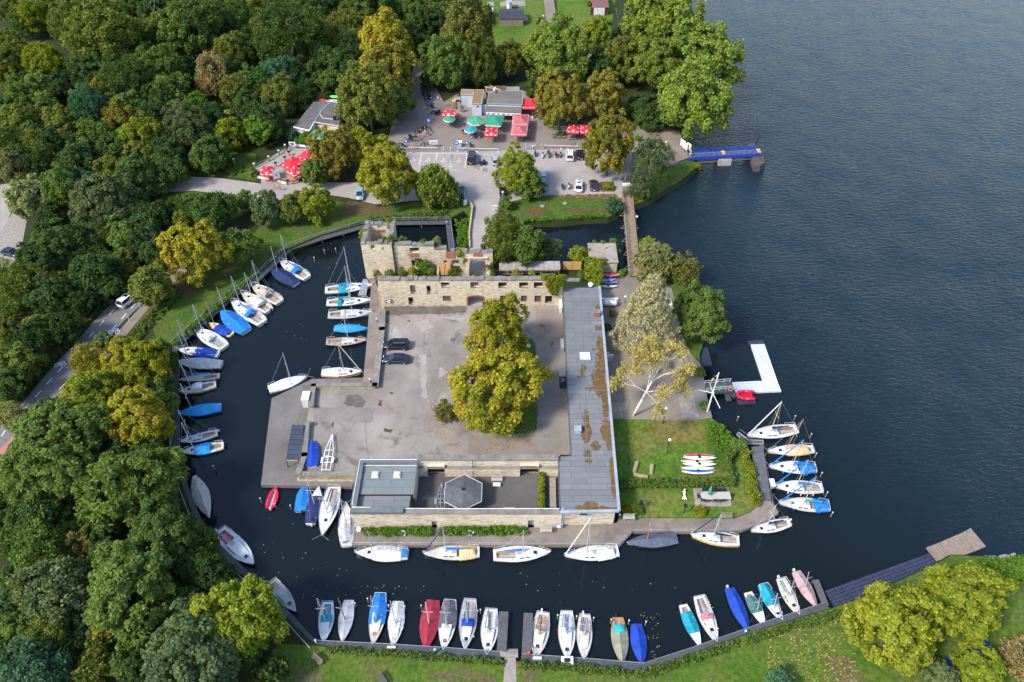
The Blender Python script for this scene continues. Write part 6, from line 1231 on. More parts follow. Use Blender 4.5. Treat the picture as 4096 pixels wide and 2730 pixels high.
# ---------------------------------------------------------------- motorbikes and bicycles
def wheel_(t,y,r=.31,w=.09):
 o=torus(MB(),(0,0,0),r-w,w,R(90),14,6);o.v=[(p[1]*1.0,p[0]+y,p[2]+r)for p in[(p[0],p[1],p[2])for p in o.v]];k=o.put("wheel",M_tyre,t);q=MB();q.tube((-.03,y,r),(.03,y,r),r*.62,n=10);q.put("rim",M_rim,k);return k
def motorbike(kind,m,label,loc,rz):
 t=thing("motorbike" if kind!="scooter" else "scooter",label,"motorbike" if kind!="scooter" else "scooter",loc,rz,"motorbikes parked round the plaza")
 if kind=="scooter":
  wheel_(t,.62,.22);wheel_(t,-.55,.22);MB().loft([[Vc((x*k,y,z))for x,z in((-.2,.25),(-.2,z1),(.2,z1),(.2,.25))]for y,k,z1 in((-.85,.5,.5),(-.6,1,.72),(-.1,1,.68),(.05,.9,.35),(.4,.9,.33),(.5,1,.85),(.62,.5,.95))]).put("body",m,t);MB().box((0,-.4,.78),(.3,.75,.12)).put("seat",M_black,t);MB().tube((-.35,.45,1.05),(.35,.45,1.05),.03).put("handlebar",M_rim,t);MB().ball((0,.62,.85),.1).put("headlight",M_lampw,t);return t
 wheel_(t,.74);wheel_(t,-.72)
 MB().loft([[Vc((x*k,y,z))for x,z in((-.17,.62),(-.2,.8),(-.1,z1),(.1,z1),(.2,.8),(.17,.62))]for y,k,z1 in((-.15,.5,.85),(.05,1,.98),(.32,1.1,1.0),(.5,.6,.9))]).put("tank",m,t)
 MB().box((0,.08,.48),(.38,.55,.42)).put("engine",M_black,t);MB().box((0,-.42,.84),(.3,.72,.12),taper=.85).put("seat",M_black,t);MB().box((0,-.86,.82),(.2,.34,.16),taper=.7).put("tail",m,t)
 q=MB();q.tube((-.1,.78,.3),(-.08,.5,1.0),.035);q.tube((.1,.78,.3),(.08,.5,1.0),.035);q.put("fork",M_rim,t)
 q=MB();q.tube((-.4,.36,1.08),(-.06,.5,1.04),.025);q.tube((.4,.36,1.08),(.06,.5,1.04),.025);q.put("handlebar",M_black,t);MB().ball((0,.66,.92),.13).put("headlight",M_lampw,t)
 MB().tube((.18,.2,.34),(.24,-.8,.44),.06).put("exhaust",M_rim,t)
 if kind in("sport","tour"):MB().loft([[Vc((x*k,y,z))for x,z in((-.24,.6),(-.2,1.02),(.2,1.02),(.24,.6))]for y,k in((.3,1),(.62,1.05),(.85,.5))]).put("fairing",m,t);MB().quad((-.17,.72,1.0),(.17,.72,1.0),(.13,.45,1.3),(-.13,.45,1.3)).put("windscreen",M_carglass,t)
 if kind=="tour":
  for s in(-1,1):MB().box((s*.36,-.62,.66),(.22,.5,.36)).put("pannier",M_black,t)
  MB().box((0,-.85,1.02),(.42,.36,.3)).put("top_box",M_black,t)
 return t
BM={"black":M_black,"blue":plain("bike_blue",(.02,.09,.42),.3),"red":plain("bike_red",(.35,.02,.03),.3),"white":plain("bike_white",(.62,.62,.62),.3),"green":plain("bike_green",(.16,.55,.04),.3),"teal":plain("bike_teal",(.02,.22,.26),.3),"silver":M_rim}
for kind,c,f,x,y,a,lb_ in[("naked","black",P2,712,158,110,"black motorbike at the far end of the row along the plaza lane"),("tour","black",P2,752,262,105,"black tourer with red tail lamp, second from the far end of the lane row"),("sport","black",P2,790,322,100,"black motorbike third along the plaza lane"),("naked","black",P2,808,365,100,"black motorbike between the third one and the blue one in the lane"),("sport","blue",P2,820,432,102,"black and blue sports motorbike in the lane row"),("sport","black",P2,838,498,108,"black motorbike nearest the viewer in the lane row"),("naked","silver",P2,905,588,120,"chrome motorbike left of the pair near the rotated red umbrella"),("tour","black",P2,975,608,140,"black and chrome touring motorbike nearest the rotated red umbrella"),("naked","black",P2,745,880,110,"black motorbike at the top of the plaza rail beside the blue sign"),("naked","black",P2,690,912,105,"black motorbike second from the top of the plaza rail"),("naked","red",P2,608,952,100,"dark red motorbike left of the two yellow-vested people"),("tour","silver",P2,510,1045,110,"silver-black motorbike halfway down the plaza rail"),("naked","black",P2,485,1110,100,"black motorbike just below the silver-black one at the plaza rail"),("naked","black",P2,315,1205,80,"black motorbike left of the person with the blue board"),("naked","silver",P2,285,1268,78,"grey motorbike at the upper left of the marked bays"),("naked","black",P2,288,1328,75,"black chrome motorbike level with the top line of the bays"),("naked","white",P2,275,1388,78,"white and black motorbike left of the first marked bay"),("sport","black",P2,282,1428,80,"black motorbike between the white and the green ones"),("sport","green",P2,245,1478,72,"lime-green motorbike at the left of the marked bays"),("naked","white",P4,483,465,178,"white-forked motorbike behind the poplars near the tall lamp"),("naked","silver",P4,600,540,170,"silver motorbike half hidden by the poplars"),("sport","black",P4,722,490,175,"black motorbike right of the poplars in the upper row"),("scooter","white",P4,878,520,178,"white scooter in the upper row"),("tour","teal",P4,997,510,182,"teal motorbike beside the standing black-clad rider"),("naked","black",P4,1145,505,4,"black motorbike right of the standing rider, front towards the viewer"),("scooter","black",P4,1242,512,176,"black scooter next to the white van-like car"),("naked","black",P4,1278,1155,5,"black motorbike in the lower row, left of the red-tailed one"),("sport","white",P4,1412,1145,178,"white motorbike with a red tail in the lower row"),("naked","black",P5,742,108,10,"small black motorbike on the plaza above the white rail")]:
 p=G(f(x,y),Z_LAND+.5);motorbike(kind,BM[c],lb_,(p.x,p.y,Z_LAND+.02),R(a+180 if f is P2 else a))
p=G(P5(975,470),Z_LAND+.5);t=motorbike("tour",BM["blue"],"dark blue motorbike with a sidecar right of the black van",(p.x-.35,p.y,Z_LAND+.02),R(8));MB().loft([[Vc((.95+x*k,y,z))for x,z in((-.3,.3),(-.3,.7),(.3,.7),(.3,.3))]for y,k in((-.9,.6),(-.5,1),(.4,1),(.9,.35))]).put("sidecar",BM["black"],t);q=torus(MB(),(0,0,0),.22,.08,R(90),12,5);q.v=[(1.3+p_[1],p_[0]-.1,p_[2]+.3)for p_ in q.v];q.put("sidecar_wheel",M_tyre,t)
def bicycle(label,f,x,y,a,m):
 p=G(f(x,y),Z_LAND+.4);t=thing("bicycle",label,"bicycle",(p.x,p.y,Z_LAND+.02),R(a),"bicycles on the plaza")
 for yy in(-.52,.52):wheel_(t,yy,.34,.03)
 q=MB();A_,B_,C_,D_=(0,-.52,.34),(0,-.02,.3),(0,-.2,.85),(0,.38,.8)
 for a_,b2 in((A_,B_),(B_,C_),(A_,C_),(C_,D_),(B_,D_),(D_,(0,.52,.34))):q.tube(a_,b2,.022)
 q.put("frame",m,t);MB().box((0,-.22,.93),(.14,.26,.06)).put("saddle",M_black,t);MB().tube((-.28,.4,1.0),(.28,.4,1.0),.02).put("handlebar",M_black,t)
for a_ in[("black bicycle at the foot of the blue sign on the plaza rail",P2,855,935,30,M_black),("grey bicycle beside the people in yellow vests",P2,800,990,40,M_rim),("black bicycle leaning on the lower part of the sloping rail",P2,640,1105,120,M_black),("black bicycle left of the green one in the stand",P2,700,1180,130,M_black),("green bicycle in the stand next to the white notice board",P2,768,1192,130,M_green_paint),("black bicycle ridden past the white rail behind the cars",P4,1525,325,95,M_black)]:bicycle(*a_)
# ---------------------------------------------------------------- people: one continuous skin per figure
def figure_mesh(pose):
 J={"stand":dict(hip=(0,0,.92),chest=(0,0,1.25),neck=(0,0,1.47),head=(0,.03,1.62),kn=((-.11,.03,.5),(.12,0,.5)),an=((-.12,0,.08),(.14,-.03,.08)),toe=((-.13,.16,.03),(.16,.13,.03)),sh=((-.19,0,1.40),(.19,0,1.40)),el=((-.27,.02,1.13),(.27,.02,1.13)),wr=((-.25,.14,.90),(.25,.16,.92))),"walk":dict(hip=(0,0,.92),chest=(0,.03,1.25),neck=(0,.05,1.47),head=(0,.09,1.62),kn=((-.1,.2,.52),(.1,-.02,.5)),an=((-.1,.22,.1),(.1,-.33,.16)),toe=((-.1,.38,.05),(.1,-.2,.04)),sh=((-.19,.03,1.40),(.19,.03,1.40)),el=((-.27,-.08,1.14),(.27,.1,1.14)),wr=((-.24,-.02,.92),(.24,.3,1.0))),"sit":dict(hip=(0,0,.5),chest=(0,.05,.83),neck=(0,.09,1.05),head=(0,.13,1.2),kn=((-.13,.43,.52),(.13,.43,.52)),an=((-.13,.42,.1),(.13,.44,.1)),toe=((-.13,.58,.04),(.13,.6,.04)),sh=((-.19,.06,.98),(.19,.06,.98)),el=((-.25,.18,.76),(.25,.18,.76)),wr=((-.14,.38,.8),(.14,.38,.8)))}[pose]
 V,E,Rr=[],[],[]
 def v(p,r,par=None):
  V.append(p);Rr.append(r)
  if par is not None:E.append((par,len(V)-1))
  return len(V)-1
 hip=v(J["hip"],.135);ch=v(J["chest"],.15,hip);nk=v(J["neck"],.062,ch);h1=Vc(J["head"]);hd=v(tuple(h1-Vc((0,0,.03))),.092,nk);v(tuple(h1+Vc((0,-.01,.1))),.078,hd)
 for s in(0,1):
  k0=Vc(J["hip"])+Vc((-.09 if s==0 else .09,0,-.06));t_=v(tuple(k0),.095,hip);k=v(J["kn"][s],.062,t_);a=v(J["an"][s],.045,k);v(J["toe"][s],.038,a)
  sh=v(J["sh"][s],.065,ch);e=v(J["el"][s],.047,sh);w=v(J["wr"][s],.032,e);d=(Vc(J["wr"][s])-Vc(J["el"][s])).normalized();pm_=v(tuple(Vc(J["wr"][s])+d*.07),.034,w)
  for i in range(4):v(tuple(Vc(J["wr"][s])+d*(.16+.015*(i in(1,2)))+Vc(((i-1.5)*.022,.01,0))),.0095,pm_)
  v(tuple(Vc(J["wr"][s])+d*.08+Vc((.05 if s==0 else-.05,.03,0))),.011,w)
 me=bpy.data.meshes.new("figure");me.from_pydata(V,E,[]);o=bpy.data.objects.new("figure",me);COL.objects.link(o)
 sk=o.modifiers.new("skin",'SKIN');sk.use_smooth_shade=True;o.modifiers.new("sub",'SUBSURF').levels=1
 for i,r in enumerate(Rr):me.skin_vertices[0].data[i].radius=(r*(1.25 if i in(0,1)else 1),r*(.8 if i in(0,1)else 1));me.skin_vertices[0].data[i].use_root=i==0
 dg=bpy.context.evaluated_depsgraph_get();nm=bpy.data.meshes.new_from_object(o.evaluated_get(dg));bpy.data.objects.remove(o)
 hz_,hb_=J["head"][2],J["hip"]
 wr=[Vc(x)for x in J["wr"]];el=[Vc(x)for x in J["el"]];out=[]
 for p in nm.polygons:
  c=p.center
  if c.z>hz_+.06 or(c.z>hz_-.04 and c.y<J["head"][1]-.03):k=4
  elif c.z>J["neck"][2]+.0:k=0
  elif min((c-x).length for x in wr)<.09 or any((c-w_).dot(w_-e_)>0 and(c-w_).length<.25 for w_,e_ in zip(wr,el)):k=0
  elif pose=="sit" and(c.y>.17 and c.z<.66)or c.z<hb_[2]-.02:k=3 if c.z<.1 else 2
  else:k=1
  out.append(k)
 nm.polygons.foreach_set("material_index",out);return nm
FIG={k:figure_mesh(k)for k in("stand","walk","sit")}
M_skin=plain("skin",(.50,.30,.21),.6,.08)
def cl(n,c):return plain("clothes_"+n,c,.85,.2,6)
CLO={"hivis":cl("hivis",(.72,.78,.02)),"black":cl("black",(.014,.014,.016)),"navy":cl("navy",(.02,.03,.08)),"jeans":cl("jeans",(.06,.09,.17)),"rust":cl("rust",(.30,.12,.05)),"white":cl("white",(.62,.62,.60)),"pink":cl("pink",(.60,.10,.16)),"blue":cl("blue",(.03,.09,.30)),"green":cl("green",(.30,.55,.08)),"beige":cl("beige",(.40,.33,.24)),"grey":cl("grey",(.16,.16,.17)),"red":cl("red",(.45,.03,.04))}
HAIR={"brown":cl("brown_hair",(.07,.04,.02)),"blond":cl("blond_hair",(.42,.30,.14)),"black":cl("dark_hair",(.015,.012,.01)),"grey":cl("grey_hair",(.35,.34,.33))}
def person(label,f,x,y,a,pose,top_,legs,hair,zz=None,shoes="black",hb=0.0):
 p=G(f(x,y),(zz if zz is not None else Z_LAND)+.02);me=FIG[pose].copy();me.materials.clear()
 for m in(M_skin,CLO[top_],CLO[legs],CLO[shoes],HAIR[hair]):me.materials.append(m)
 o=bpy.data.objects.new("person",me);COL.objects.link(o);o.location=p;o.rotation_euler=(0,0,R(a));tag(o,label,"person","people on the plaza")
 hz_={"stand":1.62,"walk":1.62,"sit":1.2}[pose];hy={"stand":.03,"walk":.09,"sit":.13}[pose]
 q=MB()
 for s in(-1,1):q.ball((s*.033,hy+.088,hz_+.0),.011,6,4)
 q.put("eyes",M_black,o);MB().add([(-.016,hy+.085,hz_-.045),(.016,hy+.085,hz_-.045),(0,hy+.118,hz_-.04),(0,hy+.09,hz_+.005)],[(0,1,2),(0,2,3),(1,3,2)]).put("nose",M_skin,o);MB().box((0,hy+.088,hz_-.072),(.045,.012,.012)).put("mouth",CLO["rust"],o);return o
for a_ in[("person in a yellow vest standing left at the motorbikes",P2,705,1062,120,"stand","hivis","beige","blond"),("person in a yellow vest standing right at the motorbikes",P2,742,1025,130,"stand","hivis","beige","brown"),("person in black top and dark trousers walking on the plaza",P2,795,1118,20,"walk","black","navy","black"),("person in a rust jacket standing behind the plaza rail",P2,525,1290,180,"stand","rust","black","blond"),("person in black standing in front of the rail with a bag",P2,515,1352,200,"stand","black","black","grey"),("person in a dark top beside the blue board at the motorbikes",P2,365,1135,240,"stand","navy","jeans","brown"),("person in a white and black leather suit at the white rail",P4,848,392,180,"stand","white","black","grey"),("person in black standing between the teal and black motorbikes",P4,1078,530,10,"stand","black","black","black"),("person in black seated on the bicycle behind the cars",P4,1595,362,95,"sit","black","beige","grey"),("person in a white top and dark trousers beside the black parked car",P4,1760,640,90,"walk","white","jeans","brown"),("person in a blue top seated at the table under the teal umbrella",P3,612,1150,290,"sit","blue","jeans","brown"),("person in a pink top seated at the table under the teal umbrella",P3,718,1165,70,"sit","pink","navy","blond"),("person in a black and green jacket beside the square red umbrella",P3,1190,1215,200,"stand","green","black","black"),("person with white hair behind the faded red umbrellas",P3,1880,1120,100,"sit","grey","black","grey"),("person in a light blue top walking on the road below the terrace",P1,370,1560,90,"walk","blue","beige","brown"),("person in dark clothes walking beside the one in light blue",P1,455,1580,90,"walk","grey","jeans","black")]:person(*a_)
# ---------------------------------------------------------------- kiosk, hut, garden cabins
def block(mb,pts,z0,z1):return mb.prism([(p.x,p.y)for p in pts],z0,z1)
def flat_house(name,label,cat,pts,zr,wall_m,roof_m,z0=Z_LAND,eave=.15,rim=None):
 t=thing(name,label,cat,(sum(p.x for p in pts)/len(pts),sum(p.y for p in pts)/len(pts),z0));c=sum((Vc((p.x,p.y,0))for p in pts),Vc())/len(pts)
 sh=[Vc((p.x,p.y,0))+(c-Vc((p.x,p.y,0))).normalized()*eave*1.4 for p in pts]
 block(MB(),sh,z0-.3,zr-.2).put("wall",wall_m,t,w_=1);block(MB(),pts,zr-.22,zr).put("roof",roof_m,t,w_=1)
 if rim:
  m=MB()
  for a,b in zip(pts,pts[1:]+pts[:1]):m.beam((a.x,a.y,zr),(b.x,b.y,zr),.14,.14)
  m.put("roof_edge",rim,t,w_=1)
 return t
KZ=4.4
kp=[G(P3(*p),KZ)for p in[(920,182),(1318,142),(1722,142),(1700,470),(862,440)]]
ko=flat_house("kiosk","snack kiosk with a felted flat roof littered with leaves and a white counter front","kiosk",kp,KZ,M_offwhite,M_felt_brown,rim=M_lead)
fp=[G(P3(*p),3.7)for p in[(868,475),(1692,495),(1676,690),(846,650)]];m=MB();block(m,fp,3.55,3.7);m.put("front_canopy",M_felt_brown,ko,w_=1)
a,b=fp[3],fp[2];m=MB();m.beam((a.x,a.y,3.45),(b.x,b.y,3.45),.12,.6);m.put("fascia",M_white,ko,w_=1)
m=MB();m.beam((a.x,a.y+.1,3.1),(b.x,b.y+.1,3.1),.1,.14);m.put("purple_strip",plain("magenta_strip",(.25,.01,.2),.5),ko,w_=1)
m=MB()
for k in range(7):p=a.lerp(b,(k+.5)/7);m.box((p.x,p.y-.09,3.45),(.8 if k%2 else .5,.02,.3))
m.put("signboards",plain("menu_board_red",(.45,.08,.1),.6),ko,w_=1)
p=G(P3(1040,190),KZ);q=MB();q.box((p.x,p.y,KZ+.35),(.7,.7,.7));q.tube((p.x,p.y,KZ+.6),(p.x+.3,p.y+.5,KZ+1.2),.2);q.put("extractor",M_galv,ko,w_=1)
gz=4.6;g1=[G(P3(*p),gz)for p in[(272,108),(572,120),(533,238),(255,235)]];s1=flat_house("storage_box","pale grey storage building with a brown roof and a door, left of the kiosk","shed",g1,gz,M_grey_wall,plain("brown_roof",(.24,.19,.13),.9,.25),eave=.05,rim=M_wood_pale)
y_=g1[3].y;p0,p1=GY(P3(275,300),y_+.02),GY(P3(410,465),y_+.02);MB().box(((p0.x+p1.x)/2,y_+.05,(p0.z+Z_LAND)/2),(p1.x-p0.x,.1,p0.z-Z_LAND)).put("door",plain("grey_door",(.40,.43,.47),.7),s1,w_=1)
g2=[G(P3(*p),gz)for p in[(572,120),(800,118),(738,452),(508,448)]];s2=flat_house("storage_box","pale grey storage building with a rusty corrugated roof next to the kiosk","shed",g2,gz,M_grey_wall,plain("rusty_roof",(.22,.15,.085),.85,.5,1.5),eave=.05,rim=M_wood_pale)
p0=GY(P3(660,515),g2[3].y);MB().box((p0.x,g2[3].y+.05,p0.z),(.6,.1,.4)).put("window",M_glass,s2,w_=1)
p0=G(P3(800,600),2.2);t=thing("utility_cabinet","narrow grey cabinet between the storage building and the kiosk","cabinet",(p0.x,p0.y,Z_LAND));MB().box((0,0,1.2),(1.3,.8,2.4)).put("body",M_grey_wall,t);MB().box((.25,-.42,1.7),(.4,.03,.5)).put("notice",M_white,t)
for i,(x,y,w_,d_,h_,lb_)in enumerate([(145,560,2.0,.12,1.9,"horizontal plank fence panel beside the yellow crate"),(240,800,1.1,.12,1.9,"short plank fence panel between the red umbrella and the deck")]):
 p=G(P3(x,y),Z_LAND);t=thing("plank_fence",lb_,"fence",p);q=MB()
 for k in range(8):q.box((0,0,.15+k*.23),(w_,.05,.19))
 q.put("planks",M_wood_pale,t);q=MB()
 for s in(-1,1):q.box((s*w_/2,.05,h_/2),(.09,.09,h_))
 q.put("post",M_wood,t)
p=G(P3(92,400),Z_LAND+2.1);t=thing("crate","bright yellow crate on top of the plank fence corner","crate",(p.x,p.y+.3,Z_LAND));MB().box((0,0,1.0),(.8,.6,1.9)).put("stand",M_wood,t);q=MB();q.box((0,0,2.2),(.8,.6,.5));q.put("body",M_yellow,t)
p=G(P3(180,320),Z_LAND+1.2);t=thing("barbecue","grey covered barbecue behind the plank fence","barbecue",(p.x,p.y,Z_LAND));MB().box((0,0,.5),(1.2,.7,1)).put("stand",M_black,t);MB().box((0,0,1.15),(1.7,1.0,.3),taper=.85).put("lid",M_lead,t)
p=G(P3(285,580),Z_LAND+.7);t=thing("cupboard","small brown cupboard in the passage by the storage building","cupboard",(p.x,p.y,Z_LAND));MB().box((0,0,.6),(.8,.6,1.2)).put("body",M_wood,t);MB().box((0,0,1.23),(.95,.75,.06)).put("top",M_plank,t)
m=MB()
for k in range(16):a=G(P3(1310+k*21,60),2.8);m.box((a.x,a.y,2.0),(.16,.06,1.9))
tag(m.put("slat_fence",M_offwhite),"white slatted fence behind the kiosk roof","fence")
for k,(x0,y0,x1,y1)in enumerate([(820,45,1200,130),(950,25,1190,125),(840,60,860,160),(870,165,1170,165)]):tag(MB().beam(G(P3(x0,y0),4.5),G(P3(x1,y1),4.5),.16,.12).put("timber_beam",M_wood_pale),"loose pale timber beam lying on the shed behind the kiosk","beam","timber on the shed behind the kiosk")
p=G(P3(1010,110),4.2);t=thing("back_shed","low brown shed carrying loose timber behind the kiosk","shed",(p.x,p.y,Z_LAND));MB().box((.8,.4,1.5),(5.2,2.6,3.0)).put("wall",M_wood,t);MB().box((.8,.4,3.06),(5.4,2.8,.1)).put("roof",plain("tar_roof",(.10,.07,.045),.9,.4),t)
HZ=4.2;hp=[G(P1(*p),HZ)for p in[(985,205),(1375,270),(1330,620),(965,562),(888,690),(648,632)]]
hu=flat_house("flat_roofed_hut","cream hut with a grey felt flat roof and white rims beside the red umbrella terrace","hut",hp,HZ,M_offwhite,plain("hut_felt",(.11,.105,.097),.9,.3,.5),eave=.3)
m=MB();m.beam(hp[3]+Vc((0,0,.08)),hp[4]+Vc((0,0,.08)),.2,.3);m.beam(hp[4]+Vc((0,0,.02)),hp[5]+Vc((0,0,.02)),.2,.3);m.beam(hp[2]+Vc((0,0,.05)),hp[3]+Vc((0,0,.05)),.12,.14);m.put("roof_edge",M_white,hu,w_=1)
m=MB();m.path([G(P1(*p),HZ+.05)for p in[(1200,262),(1110,330),(1050,400),(1048,450),(1095,500),(1240,512)]],.06,5);m.path([G(P1(*p),HZ+.05)for p in[(1040,420),(985,500),(970,548)]],.05,5);m.path([G(P1(*p),HZ+.05)for p in[(1140,240),(1340,272)]],.07,5);m.put("cable",M_wire,hu,w_=1)
p=G(P1(1275,520),HZ);q=MB();q.box((p.x,p.y,HZ+.4),(.9,.7,.9));q.put("chimney",M_black,hu,w_=1)
a,b=hp[3],hp[2];q=MB();q.beam((a.x+.3,a.y-.12,2.6),(b.x-.3,b.y-.12,2.6),.06,2.0);q.put("yellow_wall_panel",plain("cream_yellow_wall",(.60,.47,.2),.85),hu,w_=1)
for nm,lb_,px,c,sc in[("canoe","red canoe lying on the rear edge of the hut roof",(1085,215),M_redpaint,(2.6,.6,.3)),("tarpaulin","bright green tarpaulin bundle on the rear edge of the hut roof",(1290,170),plain("lime_tarpaulin",(.10,.55,.06),.6),(3.4,1.3,.5)),("surfboard","white board lying below the green tarpaulin on the hut",(1265,220),M_white,(3.4,.6,.12))]:
 p=G(P1(*px),HZ+.3);t=thing(nm,lb_,nm,(p.x,p.y,HZ),R(-8));rg=[]
 for i in range(9):u=i/8;k=sin(math.pi*(.08+.84*u));rg.append([Vc(((u-.5)*sc[0],sc[1]/2*k*cos(a),.05+sc[2]*k*max(-.1,sin(a))+(.08*sin(9*u+a)if nm=="tarpaulin" else 0)))for a in[2*math.pi*j/8 for j in range(8)]])
 MB().loft(rg).put("body" if nm!="tarpaulin" else "cloth",c,t)
sheet("terrace",[P1(*p)for p in[(80,1235),(170,1180),(560,930),(800,900),(1060,930),(1000,1100),(850,1300),(720,1450),(520,1490),(100,1400)]],Z_LAND,plain("terrace_gravel",(.30,.265,.235),.95,.2,1.5),.03)
tw_=thing("terrace_railing","dark wooden railing with white caps along the rear edge of the red umbrella terrace","railing",G(P1(330,1110),Z_LAND));P_=W([P1(*p)for p in[(75,1245),(290,1140),(440,1050),(535,965)]],Z_LAND);m=MB();c2=MB()
for h_ in(.35,.8):m.path([p+Vc((0,0,h_))for p in P_],.07,4)
for p in P_:m.box((p.x,p.y,.6+Z_LAND),(.2,.2,1.2));c2.box((p.x,p.y,1.25+Z_LAND),(.45,.35,.2))
m.put("rails",M_wood,tw_,w_=1);c2.put("caps",M_offwhite,tw_,w_=1)
fw=thing("terrace_fence","low fence with painted boards along the road side of the red umbrella terrace","fence",G(P1(300,1450),Z_LAND));P_=W([P1(*p)for p in[(0,1385),(110,1400),(290,1440),(420,1470),(550,1500)]],Z_LAND)
for i,(p,q)in enumerate(zip(P_,P_[1:])):o=MB();o.beam(p+Vc((0,0,.5)),q+Vc((0,0,.5)),.06,.7);o.put("board",[M_wood,M_offwhite,M_redbrick,M_offwhite][i],fw,w_=1)
def sign(name,label,px,f,hz,w_,h_,m,rz=0.0,pole=M_galv,tilt=0,round_=False,mark=None,markw=(.5,.5)):
 p=G(f(*px),Z_LAND+hz);t=thing(name,label,"sign",(p.x,p.y,Z_LAND),R(rz));MB().tube((0,.05,0),(0,.05,hz),.035).put("post",pole,t)
 if round_:MB().tube((0,.0,hz),(0,-.04,hz),w_/2,n=18).put("sign_plate",m,t)
 else:MB().box((0,-.02,hz),(w_,.05,h_),rx=R(tilt)).put("sign_plate",m,t)
 if mark:MB().box((0,-.06,hz),(w_*markw[0],.03,h_*markw[1]),rx=R(tilt)).put("sign_mark",mark,t)
 return t
M_sblue=plain("traffic_blue",(.02,.16,.52),.4)
sign("info_sign","tall white sign board on a post in front of the terrace",(390,1345),P1,2.6,1.5,2.0,M_white,25,mark=M_sblue,markw=(.3,.16))
sign("info_sign","white picture board beside the clipped conifers at the terrace",(630,880),P1,1.6,1.6,1.0,M_white,-8,mark=M_green_paint,markw=(.6,.6));t=sign("banner","long white banner below the clipped conifers",(730,905),P1,.9,3.4,.6,M_white,-12)
sign("traffic_sign","round blue sign on a post beside the far motorbike row",(978,325),P2,3.0,1.0,1.0,M_sblue,round_=True,mark=M_white,markw=(.3,.5));sign("traffic_sign","small round red and white sign behind the round blue one",(1025,355),P2,2.8,.75,.75,M_redpaint,round_=True,mark=M_white,markw=(.45,.3));sign("traffic_sign","square blue parking sign at the top of the plaza rail",(803,748),P2,2.9,.7,.9,M_sblue,mark=M_white,markw=(.4,.5))
sign("traffic_sign","square blue sign among the motorbikes beside the dark-topped person",(390,1130),P2,2.4,.8,1.0,M_sblue,mark=M_white,markw=(.5,.4));sign("traffic_sign","round blue sign with white arrow at the left end of the white rail",(1322,1163),P2,2.6,1.15,1.15,M_sblue,round_=True,mark=M_white,markw=(.6,.25));sign("traffic_sign","square blue parking sign above the black van",(1508,1160),P2,2.6,.8,.95,M_sblue,mark=M_white,markw=(.4,.5));sign("traffic_sign","small round blue sign at the top of the poplars",(338,278),P4,2.6,.8,.8,M_sblue,round_=True,mark=M_white,markw=(.5,.25))
p=G(P2(900,1245),Z_LAND);t=thing("notice_board","white notice board on legs at the end of the bicycle rail","notice board",p);MB().box((0,0,1.35),(2.0,.12,1.0)).put("board",M_white,t);q=MB()
for k in range(3):q.box((0,-.08,1.1+.22*k),(1.7,.03,.08))
q.put("text_lines",M_lead,t);q=MB()
for s in(-1,1):q.box((s*.95,0,.5),(.1,.1,1.0))
q.put("leg",M_galv,t)
p=G(P2(1365,1225),Z_LAND);t=thing("ticket_box","pale blue-white box at the left end of the white rail","box",p);MB().box((0,0,.6),(1.3,.9,1.1)).put("body",plain("pale_blue_box",(.36,.45,.56),.5),t);MB().box((0,0,1.2),(1.45,1.0,.16)).put("lid",M_white,t)
def rail(label,pts,f,h_=.85,r=.06,step=2.6,bases=False,m=None):
 P_=W([f(*p)for p in pts],Z_LAND+h_);P_=[Vc((p.x,p.y,Z_LAND))for p in P_];t=thing("rail",label,"rail",P_[0]);q=MB();q.path([p+Vc((0,0,h_))for p in P_],r,6);q.put("bar",m or M_steel_white,t,w_=1);q=MB();c=MB()
 for p in along(P_,step):q.tube(p,p+Vc((0,0,h_)),.05);c.lathe([(.22,0),(.2,.1),(.06,.14)],p,10)
 q.put("post",m or M_galv,t,w_=1)
 if bases:c.put("base",M_white,t,w_=1)
 return t
rail("sloping grey rail beside the row of motorbikes",[(440,1200),(660,1020),(800,890)],P2,m=M_galv);rail("white rail in front of the bicycle stand",[(420,1245),(690,1250),(955,1252)],P2);rail("white rail with round bases in front of the black van",[(1335,1258),(1700,1268),(2095,1275)],P2,bases=True);rail("white rail with round bases behind the white van-like car",[(882,315),(1250,325),(1640,338)],P4,bases=True,step=3.6)
for i,(x,y)in enumerate([(1080,1305),(1212,1308)]):p=G(P2(x,y),Z_LAND);t=thing("bollard",["white bollard left in the gap between two rails","white bollard right in the gap between two rails"][i],"bollard",p);MB().tube((0,0,0),(0,0,.95),.07).put("post",M_white,t);MB().ball((0,0,.97),.075).put("cap",M_white,t)
p=G(P4(665,395),Z_LAND);t=thing("barrier_post","white post with two raised arms at the poplars' right","post",p);MB().tube((0,0,0),(0,0,1.0),.09).put("post",M_white,t);q=MB();q.tube((0,0,.75),(-.75,0,1.05),.05);q.tube((0,0,.75),(.75,0,1.15),.05);q.put("arm",M_white,t)
for i,(x,y)in enumerate([(318,795),(395,775)]):p=G(P6(x,y),Z_LAND);t=thing("bollard",["white ringed bollard near the footbridge sign, left one","white ringed bollard near the footbridge sign, right one"][i],"bollard",p);MB().tube((0,0,0),(0,0,1.2),.06).put("post",M_white,t);MB().lathe([(.2,0),(.18,.12),(.06,.16)]).put("base",M_white,t)
for i,(x,y)in enumerate([(895,645),(968,552),(1205,335)]):p=G(M1(x,y),Z_LAND);t=thing("bollard",["white guide post nearest the viewer beside the cycle path","white guide post just below the white car on the road","white guide post at the upper end of the cycle path"][i],"bollard",p);MB().tube((0,0,0),(0,0,1.1),.07).put("post",M_white,t);MB().tube((0,0,.8),(0,0,.95),.075).put("band",M_redpaint,t)
